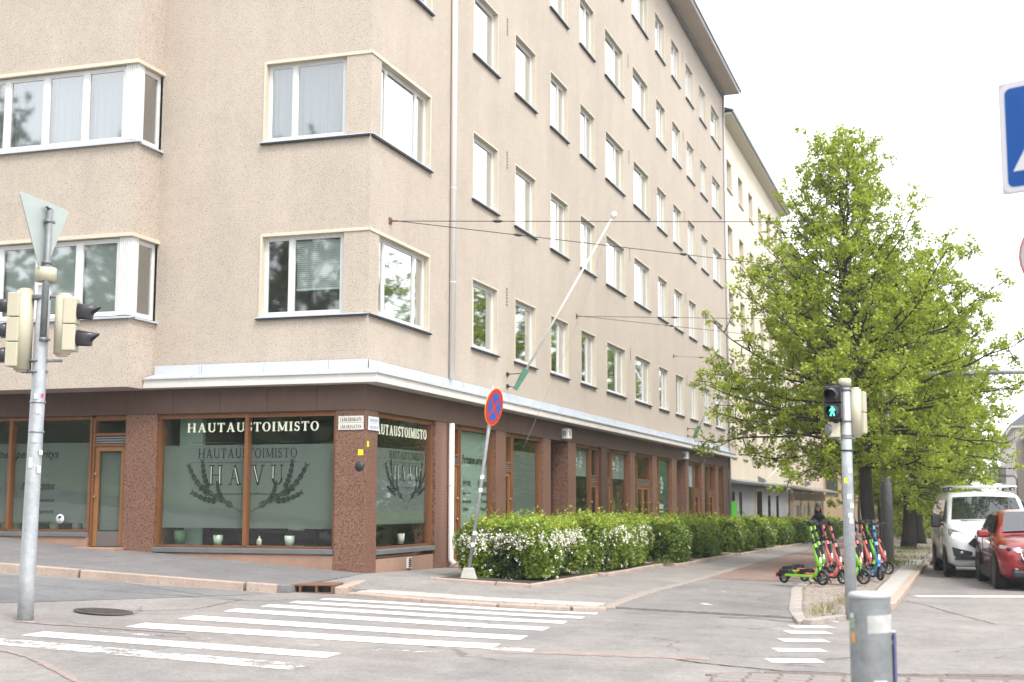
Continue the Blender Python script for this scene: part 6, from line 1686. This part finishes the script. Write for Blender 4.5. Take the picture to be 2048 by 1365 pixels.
sc_copy(p1, 'rightmost coral pink scooter beside the grey lamp post', 8.40, 9.2, R(-102), R(-4))

# ------------------------------------------------------------------ cars
def loft(mb, sts, mi=0):
    """stations (y, [(x,z)...half section from bottom centre to top centre]) mirrored into a closed skin"""
    n = len(sts[0][1]); o = len(mb.v); full = 2*n-2
    for y, hs in sts:
        ringp = [(x, z) for x, z in hs] + [(-x, z) for x, z in reversed(hs[1:-1])]
        for x, z in ringp: mb.v.append((x, y+ .0, z))
    for i in range(len(sts)-1):
        for k in range(full):
            k2 = (k+1) % full
            mb.f.append((o+i*full+k, o+i*full+k2, o+(i+1)*full+k2, o+(i+1)*full+k)); mb.m.append(mi); mb.s.append(True)
    mb.f.append(tuple(o+k for k in range(full))); mb.m.append(mi); mb.s.append(True)
    q = o+(len(sts)-1)*full
    mb.f.append(tuple(q+k for k in reversed(range(full)))); mb.m.append(mi); mb.s.append(True)
def body_st(y, hw, zb, zm, zt, hwt, crown=.02, bow=0.):
    return (y, [(0, zb), (hw*.80, zb), (hw*.97, zb+.10), (hw, zm-.12), (hw*.985, zm), (hwt+.02, zt-.035), (hwt-.06, zt), (hwt*.5, zt+crown), (0, zt+crown*1.3)])
def add_wheels(t, hw, ys, r_, arch=m_black):
    for y in ys:
        for s in (-1, 1):
            x = s*(hw-.10)
            w_ = MB().lathe([(r_-.11,-.11), (r_-.03,-.115), (r_,-.085), (r_,.085), (r_-.03,.115), (r_-.11,.11)], 28, (0,0,0), 'x').build('wheel', m_rubber, t, loc=(x, y, r_))
            mb = MB().lathe([(0,s*.07), (.06,s*.08), (.065,s*.06), (r_-.11,s*.09), (r_-.11,-s*.1)], 24, (0,0,0), 'x')
            for k in range(5):
                a = k*2*PI/5; mb.bar((s*.085,math.cos(a)*.05,math.sin(a)*.05), (s*.098,math.cos(a)*(r_-.10),math.sin(a)*(r_-.10)), .06, .02, (1,0,0))
            mb.build('rim', m_rim, w_)
            MB().lathe([(r_-.115,s*.03), (0,s*.03)], 20, (0,0,0), 'x').build('hub_back', m_black, w_)
m_rim = M('alloy_rim', (.35,.36,.37), .35, .8); m_carglass = M('car_glass', (.015,.018,.02), .03, spec=.9); m_chrome = M('chrome', (.6,.6,.62), .15, 1.)
m_lampg = M('headlamp_glass', (.32,.33,.34), .12, .3); m_lamp = M('lit_headlamp', (.9,.85,.7), .3, emit=((1,.86,.62), 1.6))
m_cred = M('deep_red_car_paint', (.25,.010,.016), .28, .35, coat=.8); m_cwhite = M('white_van_paint', (.66,.68,.70), .3, coat=.5); m_csilver = M('silver_car_paint', (.33,.34,.34), .3, .5, coat=.5)
def q4(a, b, c, d, off):
    a, b, c, d = map(Vector, (a, b, c, d)); n = (b-a).cross(d-a).normalized(); return [p+n*off for p in (a, b, c, d)]

def red_suv():
    t = thing('red_car', 'dark red small SUV with headlights on at the right edge of the road', 'car', (0,0,0))
    mb = MB()
    loft(mb, [body_st(.02,.60,.42,.66,.74,.50), body_st(.10,.76,.26,.72,.82,.66), body_st(.30,.855,.22,.80,.91,.76), body_st(.62,.885,.22,.86,.97,.80), body_st(1.05,.885,.22,.92,1.02,.79), body_st(1.35,.885,.22,.95,1.04,.80),
              body_st(2.4,.885,.22,.99,1.06,.80), body_st(3.4,.885,.24,1.02,1.08,.80), body_st(3.95,.86,.28,1.02,1.08,.77), body_st(4.25,.78,.42,.95,1.0,.66)])
    b = mb.build('body', m_cred, t)
    mb = MB()
    cab = [(1.18,.74,1.02,.0), (1.60,.73,1.30,.60), (2.02,.60,1.49,.52), (2.7,.60,1.535,.52), (3.5,.58,1.49,.50), (4.02,.62,1.06,.0)]
    base = [(1.15,.77), (2.0,.80), (2.7,.80), (3.5,.79), (4.1,.74)]
    sts = []
    for y, zr in ((1.16,1.03), (1.6,1.29), (2.0,1.475), (2.35,1.525), (2.9,1.53), (3.5,1.47), (3.85,1.27), (4.1,1.08)):
        k = max(0, min(1, (zr-1.03)/.48)); hwr = .76-.19*k; hb = .79
        sts.append((y, [(0,.98), (hb*.9,.98), (hb,1.0), (hb-.02*k,1.03), (hwr+.055*k,max(1.031,zr-.09)), (hwr,max(1.032,zr-.03)), (hwr-.10,zr), (.3,zr+.012), (0,zr+.016)]))
    loft(mb, sts); mb.build('roof', m_cred, t)
    def hwz(zr): k = max(0, min(1, (zr-1.03)/.48)); return .76-.19*k
    ws = [(-hwz(1.07)+.10,1.225,1.085), (hwz(1.07)-.10,1.225,1.085), (hwz(1.46)-.09,1.955,1.462), (-hwz(1.46)+.09,1.955,1.462)]
    mbw = MB(); P = [Vector(p) for p in ws]; n_ = (P[1]-P[0]).cross(P[3]-P[0]).normalized(); n_ = n_ if n_.y < 0 else -n_
    vs_ = []
    for j in range(5):
        for i in range(7):
            a = P[0].lerp(P[1], i/6).lerp(P[3].lerp(P[2], i/6), j/4); vs_.append(a+n_*(.018+.030*(1-((i-3)/3)**2)))
    mbw.add(vs_, [(j*7+i, j*7+i+1, (j+1)*7+i+1, (j+1)*7+i) for j in range(4) for i in range(6)], 0, True); mbw.build('windscreen', m_carglass, t)
    for s in (-1, 1):
        for y0, y1, z0, z1 in ((1.55,2.55,1.07,1.42), (2.62,3.45,1.08,1.42)):
            P = [(s*.80,y0,z0), (s*.80,y1,z0), (s*.635,y1-.08,z1), (s*.635,y0+.42 if y0 < 2 else y0,z1)]
            MB().add([Vector(p)+Vector((s*.006,0,.004)) for p in P], [(0,1,2,3)]).build('side_window', m_carglass, t, fix=False)
        MB().obox((s*1.0,1.42,1.06), (1,0,0), (0,1,0), (0,0,1), (.115,.08,.075)).build('mirror', m_cred, t, bevel=.045, seg=3); MB().bar((s*.86,1.45,1.03), (s*.93,1.45,1.02), .05, .04).build('mirror_arm', m_black, t)
        hl = MB().add([(s*.36,.065,.735), (s*.60,.13,.72), (s*.82,.34,.80), (s*.80,.36,.86), (s*.58,.145,.815), (s*.37,.07,.775)], [(0,1,2,3,4,5)]).build('headlight', m_lampg, t)
        for o in [hl]:
            o.location = (s*.03, -.06, .012)
        MB().lathe([(0,-.012), (.040,-.008), (.045,0), (0,.004)], 16, (s*.50,.082,.768), 'y').build('lamp', m_lamp, hl); MB().lathe([(0,-.012), (.038,-.008), (.042,0), (0,.004)], 16, (s*.66,.155,.785), 'y').build('lamp', m_black, hl)
        MB().add([(s*.52,.055,.40), (s*.58,.07,.40), (s*.68,.10,.60), (s*.65,.09,.61)], [(0,1,2,3)]).build('fog_lamp', m_lampg, t).location = (s*.01,-.025,0)
        MB().bar((s*.865,1.28,.28), (s*.865,3.02,.28), .06, .20).build('side_cladding', m_black, t)
        MB().bar((s*.888,1.0,.62), (s*.892,3.3,.66), .015, .02).build('door_crease', m_cred, t)
        for y in (1.32,2.55,3.4): MB().box(s*.886-.004, s*.886+.004, y-.006, y+.006, .40, 1.0).build('door_gap', m_black, t)
        for y in (.86, 3.43):
            mb = MB(); N_ = 16; vs_ = []
            for i in range(N_+1):
                a = R(-12+204*i/N_)
                for r1 in (.345, .42): vs_.append((s*.897, y+math.cos(a)*r1, .335+math.sin(a)*r1))
            mb.add(vs_, [(2*i, 2*i+2, 2*i+3, 2*i+1) for i in range(N_)]); mb.build('wheel_arch', m_black, t, fix=False)
            MB().lathe([(.345,0), (0,0)], 20, (s*.8965,y,.335), 'x').build('wheel_well', m_black, t)
    MB().prism([(-.42,.46), (.42,.46), (.50,.60), (.36,.78), (-.36,.78), (-.50,.60)], -.035, .06, 'y').build('grille', m_black, t, bevel=.01)
    mb = MB(); mb.tube([(-.50,-.01,.76), (-.46,-.035,.62), (-.36,-.045,.47), (.36,-.045,.47), (.46,-.035,.62), (.50,-.01,.76)], .018, 6); mb.build('grille_trim', m_chrome, t)
    MB().box(-.66,.66,-.02,.30,.24,.40).build('lower_bumper', m_black, t, bevel=.05); MB().box(-.26,.26,-.055,-.036,.36,.47).build('licence_plate', m_plate, t)
    MB().bar((-.5,1.12,1.045), (.5,1.10,1.045), .02, .02).build('wiper', m_black, t)
    add_wheels(t, .885, (.86, 3.43), .335)
    return t
car = red_suv()
car.location = (11.50, 6.02, -.01); car.rotation_euler = (0, 0, R(5.6))

def white_van():
    t = thing('white_van', 'white people carrier van with roof bars waiting behind the red car', 'van', (0,0,0))
    mb = MB()
    loft(mb, [body_st(.02,.72,.40,.78,.92,.66,.03), body_st(.10,.88,.28,.86,1.00,.78,.03), body_st(.32,.965,.25,.92,1.08,.86,.03), body_st(.70,.99,.25,1.0,1.17,.88,.03), body_st(1.02,.99,.25,1.08,1.24,.88,.03), body_st(1.3,.99,.25,1.12,1.27,.88), body_st(3.0,.99,.25,1.15,1.28,.90), body_st(4.9,.98,.28,1.15,1.28,.90), body_st(4.97,.94,.32,1.12,1.25,.86)])
    mb.build('body', m_cwhite, t)
    mb = MB(); sts = []
    for y, zr in ((.98,1.22), (1.35,1.52), (1.70,1.79), (1.95,1.885), (2.4,1.93), (4.7,1.93), (4.93,1.86)):
        k = max(0, min(1, (zr-1.22)/.66)); hwr = .90-.12*k
        sts.append((y, [(0,1.12), (.90,1.12), (.955,1.14), (.955-.02*k,1.20), (hwr+.05*k,max(1.201,zr-.14)), (hwr+.01,max(1.202,zr-.05)), (hwr-.09,zr), (.35,zr+.02), (0,zr+.025)]))
    loft(mb, sts); mb.build('roof', m_cwhite, t)
    P = [Vector(p) for p in [(-.80,1.065,1.285), (.80,1.065,1.285), (.70,1.70,1.79), (-.70,1.70,1.79)]]
    n_ = (P[1]-P[0]).cross(P[3]-P[0]).normalized(); n_ = n_ if n_.y < 0 else -n_; vs_ = []
    for j in range(5):
        for i in range(9):
            a = P[0].lerp(P[1], i/8).lerp(P[3].lerp(P[2], i/8), j/4); vs_.append(a+n_*(.022+.035*(1-((i-4)/4)**2)))
    MB().add(vs_, [(j*9+i, j*9+i+1, (j+1)*9+i+1, (j+1)*9+i) for j in range(4) for i in range(8)], 0, True).build('windscreen', m_carglass, t)
    for s in (-1, 1):
        for y0, y1, sl in ((1.45,2.35,.30), (2.42,3.55,0), (3.62,4.75,0)):
            P = [(s*.958,y0,1.24), (s*.958,y1,1.24), (s*.855,y1,1.74), (s*.855,y0+sl,1.74)]
            MB().add([Vector(p)+Vector((s*.006,0,.003)) for p in P], [(0,1,2,3)]).build('side_window', m_carglass, t, fix=False)
        MB().obox((s*1.12,1.42,1.26), (1,0,0), (0,1,0), (0,0,1), (.11,.07,.15)).build('mirror', m_black, t, bevel=.04, seg=3); MB().bar((s*.95,1.46,1.18), (s*1.06,1.45,1.20), .06, .05).build('mirror_arm', m_black, t)
        hl = MB().add([(s*.52,.055,.92), (s*.78,.14,.86), (s*.93,.36,.95), (s*.92,.40,1.10), (s*.80,.26,1.07), (s*.62,.12,1.0)], [(0,1,2,3,4,5)]).build('headlight', m_lampg, t); hl.location = (s*.02,-.035,.01)
        MB().lathe([(0,-.012), (.065,-.008), (.07,0), (0,.004)], 16, (s*.80,.13,.945), 'y').build('lamp', m_lamp, hl)
        MB().prism([(s*.48,.52), (s*.86,.50), (s*.90,.70), (s*.66,.64), (s*.48,.60)], -.012, .18, 'y').build('fog_lamp_panel', m_black, t); MB().lathe([(0,-.006), (.04,-.004), (.04,.01)], 12, (s*.70,-.014,.575), 'y').build('fog_lamp', m_lampg, t)
        for y in (1.36,2.38,3.58): MB().box(s*.99-.004, s*.99+.004, y-.006, y+.006, .45, 1.2).build('door_gap', m_black, t)
        MB().tube([(s*.70,2.1,2.0), (s*.70,4.6,2.0)], .022, 8).build('roof_rail', m_galv, t)
        for y in (.98, 3.92): MB().lathe([(.40,0), (0,0)], 22, (s*.9935,y,.34), 'x').build('wheel_well', m_black, t)
    for y in (2.25, 3.6):
        cb = MB().tube([(-.82,y,2.06), (.82,y,2.06)], .030, 8).build('roof_bar', M('pale_roof_bar', (.60,.61,.62), .4, .3), t)
        for s in (-1, 1): MB().box(s*.70-.05,s*.70+.05,y-.05,y+.05,1.97,2.05).build('bar_foot', m_black, cb)
    MB().prism([(-.42,.93), (.42,.93), (.38,1.01), (-.38,1.01)], -.02, .12, 'y').build('upper_grille', m_black, t); MB().box(-.40,.40,-.028,-.022,.955,.975).build('grille_trim', m_chrome, t)
    MB().prism([(-.40,.66), (.40,.66), (.56,.78), (.44,.90), (-.44,.90), (-.56,.78)], -.022, .12, 'y').build('lower_grille', m_black, t)
    MB().prism([(-.86,.42), (.86,.42), (.80,.50), (-.80,.50)], -.018, .2, 'y').build('lower_bumper', m_black, t); MB().box(-.26,.26,-.035,-.024,.53,.64).build('licence_plate', m_plate, t)
    MB().bar((-.6,1.03,1.275), (.2,1.01,1.27), .02, .02).build('wiper', m_black, t)
    add_wheels(t, .99, (.98, 3.92), .335)
    return t
van = white_van(); van.location = (10.66, 10.02, -.01); van.rotation_euler = (0, 0, R(5.2))
# the next car in the queue, nearly hidden by the van
t = thing('silver_car', 'silver car nearly hidden behind the white van', 'car', (10.42,16.4,-.01), R(3))
mb = MB(); loft(mb, [body_st(.02,.66,.40,.62,.72,.54), body_st(.3,.85,.22,.74,.86,.74), body_st(1.1,.89,.2,.84,.95,.80), body_st(3.6,.89,.22,.90,.98,.80), body_st(4.3,.80,.36,.85,.95,.66)]); mb.build('body', m_csilver, t)
mb = MB(); loft(mb, [(y, [(0,.9), (.78,.9), (.80,.93), (.79,.95), (h-.02,max(.951,z-.08)), (h-.05,max(.952,z-.03)), (h-.14,z), (.3,z+.01), (0,z+.012)]) for y, z, h in ((1.1,.96,.80), (1.7,1.30,.70), (2.1,1.44,.66), (3.2,1.44,.66), (4.0,.98,.78))]); mb.build('roof', m_csilver, t)
MB().add([(-.66,1.17,1.01), (.66,1.17,1.01), (.54,1.85,1.36), (-.54,1.85,1.36)], [(0,1,2,3)]).build('windscreen', m_carglass, t).location = (0,-.05,.03)
for s in (-1, 1):
    MB().obox((s*1.0,1.45,1.0), (1,0,0), (0,1,0), (0,0,1), (.11,.07,.07)).build('mirror', m_black, t, bevel=.03)
    MB().add([(s*.70,.16,.62), (s*.82,.30,.66), (s*.80,.30,.74), (s*.60,.14,.70)], [(0,1,2,3)]).build('headlight', m_lampg, t).location = (s*.02,-.03,0)
    MB().add([(s*.81,1.5,.98), (s*.81,3.5,.98), (s*.70,3.2,1.36), (s*.70,2.0,1.36)], [(0,1,2,3)]).build('side_window', m_carglass, t, fix=False)
add_wheels(t, .89, (.85, 3.5), .32)

# ------------------------------------------------------------------ cyclist coming along the path
m_skin = M('skin', (.50,.30,.22), .6); m_jacket = M('dark_navy_jacket', (.018,.022,.035), .85, layers=((8,.3),)); m_trousers = M('black_trousers', (.015,.015,.017), .9); m_hair = M('dark_brown_hair', (.05,.028,.018), .7); m_helmet = M('slate_helmet', (.06,.085,.10), .5)
BX_, BY_ = 5.65, 23.2; BZ = S(BX_, BY_)+.035; brz = R(172)
bk = thing('bicycle', 'bicycle under the helmeted cyclist behind the scooters', 'bicycle', (BX_, BY_, BZ), brz)
for nm, y in (('front_wheel', .52), ('rear_wheel', -.50)):
    w_ = MB().lathe([(.335,-.016), (.35,0), (.335,.016), (.32,0), (.335,-.016)], 32, (0,y,.35), 'x').build(nm, m_rubber, bk)
    mb = MB().cyl((-.04,y,.35), (.04,y,.35), .025, n=8)
    for k in range(14): a = k*2*PI/14; mb.tube([(0,y,.35), (0,y+.325*math.cos(a),.35+.325*math.sin(a))], .0025, 3, caps=False)
    mb.build('spokes', m_galv, w_)
mb = MB(); 
for a, b in (((0,-.05,.30),(0,-.18,.80)), ((0,-.05,.30),(0,.34,.72)), ((0,-.16,.72),(0,.33,.80)), ((.03,-.05,.30),(.05,-.50,.35)), ((-.03,-.05,.30),(-.05,-.50,.35)), ((.02,-.16,.74),(.05,-.50,.35)), ((-.02,-.16,.74),(-.05,-.50,.35)), ((0,.33,.92),(0,.37,.62))): mb.tube([a, b], .017, 8)
mb.build('frame', m_dark, bk)
mb = MB()
for s in (-1, 1): mb.tube([(s*.01,.37,.62), (s*.05,.40,.55), (s*.05,.52,.35)], .013, 6)
mb.build('fork', m_dark, bk)
MB().tube([(-.30,.22,1.06), (-.12,.34,1.04), (0,.34,1.0), (.12,.34,1.04), (.30,.22,1.06)], .013, 8).build('handlebar', m_black, bk); MB().tube([(0,.33,.92), (0,.34,1.01)], .014, 6).build('handlebar_stem', m_black, bk)
MB().prism([(-.30,.84), (-.04,.87), (-.04,.89), (-.30,.90)], -.07, .07, 'x').build('saddle', m_black, bk, bevel=.02)
MB().tube([(-.09,-.05,.30), (.09,-.05,.30)], .012, 6).build('crank_axle', m_black, bk)
for s, a in ((1, -70), (-1, 110)):
    p = Vector((s*.09,-.05,.30)); q = p+Vector((s*.02, .17*math.cos(R(a)), .17*math.sin(R(a)))); MB().tube([p, q], .010, 6).build('crank', m_black, bk); MB().obox(q+Vector((s*.05,0,0)), (1,0,0), (0,1,0), (0,0,1), (.05,.035,.012)).build('pedal', m_black, bk)
ped = {1: Vector((.14,-.05+.17*math.cos(R(-70)), .30+.17*math.sin(R(-70)))), -1: Vector((-.14,-.05+.17*math.cos(R(110)), .30+.17*math.sin(R(110))))}
pr = thing('person', 'cyclist in a dark jacket and grey helmet riding behind the lime scooters', 'person', (BX_, BY_, BZ), brz); pr.scale = (.88,)*3; bk.scale = (.88,)*3
def skinned(name, V, E_, Rr, mat, root=0, parent=pr, sub=2):
    me = bpy.data.meshes.new(name); me.from_pydata([tuple(v) for v in V], E_, []); me.materials.append(mat)
    o = bpy.data.objects.new(name, me); C.objects.link(o); o.parent = parent
    md = o.modifiers.new('skin', 'SKIN'); md.use_smooth_shade = True
    for i, d_ in enumerate(me.skin_vertices[0].data): r_ = Rr[i]; d_.radius = r_ if hasattr(r_, '__len__') else (r_, r_); d_.use_root = (i == root)
    s = o.modifiers.new('sub', 'SUBSURF'); s.levels = s.render_levels = sub
    return o
hip = Vector((0,-.17,.95)); V = [hip, (0,-.10,1.12), (0,-.02,1.30), (0,.04,1.42), (0,.08,1.50), (0,.11,1.56), (0,.125,1.66)]; Rr = [(.15,.12),(.15,.11),(.165,.11),(.13,.09),(.055,.055),(.052,.055),(.05,.05)]; E_ = [(i, i+1) for i in range(6)]
for s in (-1, 1):
    k = len(V); V += [(s*.17,.05,1.40), (s*.26,.10,1.22), (s*.28,.20,1.10), (s*.27,.235,1.075)]; Rr += [.068,.052,.042,.036]; E_ += [(3,k),(k,k+1),(k+1,k+2),(k+2,k+3)]
    k = len(V); kn = Vector((s*.12,.22,.78 if s > 0 else .92)); an_ = ped[s]+Vector((0,-.06,.10)); V += [(s*.10,-.12,.93), kn, kn.lerp(an_, .45)+Vector((0,-.03,0)), an_, an_+Vector((0,.15,-.055))]; Rr += [.085,.060,.055,.038,.036]; E_ += [(0,k),(k,k+1),(k+1,k+2),(k+2,k+3),(k+3,k+4)]
body = skinned('body', V, E_, Rr, m_jacket)
hd_ = MB().lathe([(.001,-.125), (.045,-.115), (.066,-.07), (.078,-.01), (.082,.05), (.070,.10), (.04,.13), (.001,.14)], 18, (0,.15,1.72)).build('head', m_skin, pr, subd=1)
MB().add([(-.012,.228,1.735), (.012,.228,1.735), (.016,.250,1.70), (-.016,.250,1.70), (0,.226,1.692)], [(0,1,2,3), (2,3,4)]).build('nose', m_skin, hd_)
for s in (-1, 1):
    MB().lathe([(0,-.010), (.011,0), (0,.008)], 10, (s*.030,.222,1.735), 'y').build('eye', m_black, hd_); MB().lathe([(0,-.02), (.022,0), (0,.02)], 8, (s*.082,.15,1.72), 'x').build('ear', m_skin, hd_)
MB().tube([(-.024,.226,1.672), (0,.230,1.669), (.024,.226,1.672)], .005, 5).build('mouth', m_red, hd_)
MB().lathe([(.001,.155), (.05,.145), (.085,.10), (.098,.03), (.100,-.005), (.090,-.005)], 20, (0,.14,1.755)).build('helmet', m_helmet, pr)
mb = MB()
for k in range(16):
    a = R(185+k*11); x, y = .088*math.cos(a), .15+.085*math.sin(a); mb.tube([(x,y,1.78), (x*1.25,y-.01,1.62), (x*1.35+.02*math.sin(k*3),y-.02,1.46)], [.018,.022,.008], 6)
mb.build('hair', m_hair, pr)
for s in (-1, 1):
    mb = MB(); mb.tube([(s*.27,.235,1.075), (s*.262,.25,1.085), (s*.25,.255,1.085)], [.030,.036,.030], 8)
    for f_ in range(4): x = s*(.285-f_*.020); mb.tube([(x,.255,1.090), (x,.285,1.075), (x,.272,1.052)], [.0095,.009,.007], 6)
    mb.tube([(s*.235,.245,1.08), (s*.222,.232,1.055), (s*.23,.25,1.042)], [.011,.010,.008], 6); mb.build('hand', m_skin, pr)
    an_ = ped[s]+Vector((0,-.06,.10)); kn = Vector((s*.12,.22,.78 if s > 0 else .92)); mb = MB(); mb.tube([kn.lerp(an_, .45), an_+Vector((0,0,.0))], [.046,.036], 10); mb.build('calf', m_skin, pr)
    mb = MB(); mb.tube([an_+Vector((0,-.05,-.07)), an_+Vector((0,.02,-.065)), an_+Vector((0,.12,-.075)), an_+Vector((0,.18,-.08))], [.036,.046,.042,.022], 10); mb.build('shoe', m_plate_b, pr)

# ------------------------------------------------------------------ thin haze volume added to lift the dark tones like a lens veil
hz = MB().box(-75, 75, -70, 185, -3.2, 27).build('haze', bpy.data.materials.new('haze_veil'))
hz['kind'] = 'stuff'
n_, N_, L_ = nodes(hz.data.materials[0])
o_ = N_.new("ShaderNodeOutputMaterial"); pv = N_.new("ShaderNodeVolumePrincipled")
pv.inputs['Color'].default_value = (.93,.95,1,1); pv.inputs['Density'].default_value = .0006; pv.inputs['Anisotropy'].default_value = .2
L_.new(pv.outputs[0], o_.inputs['Volume'])
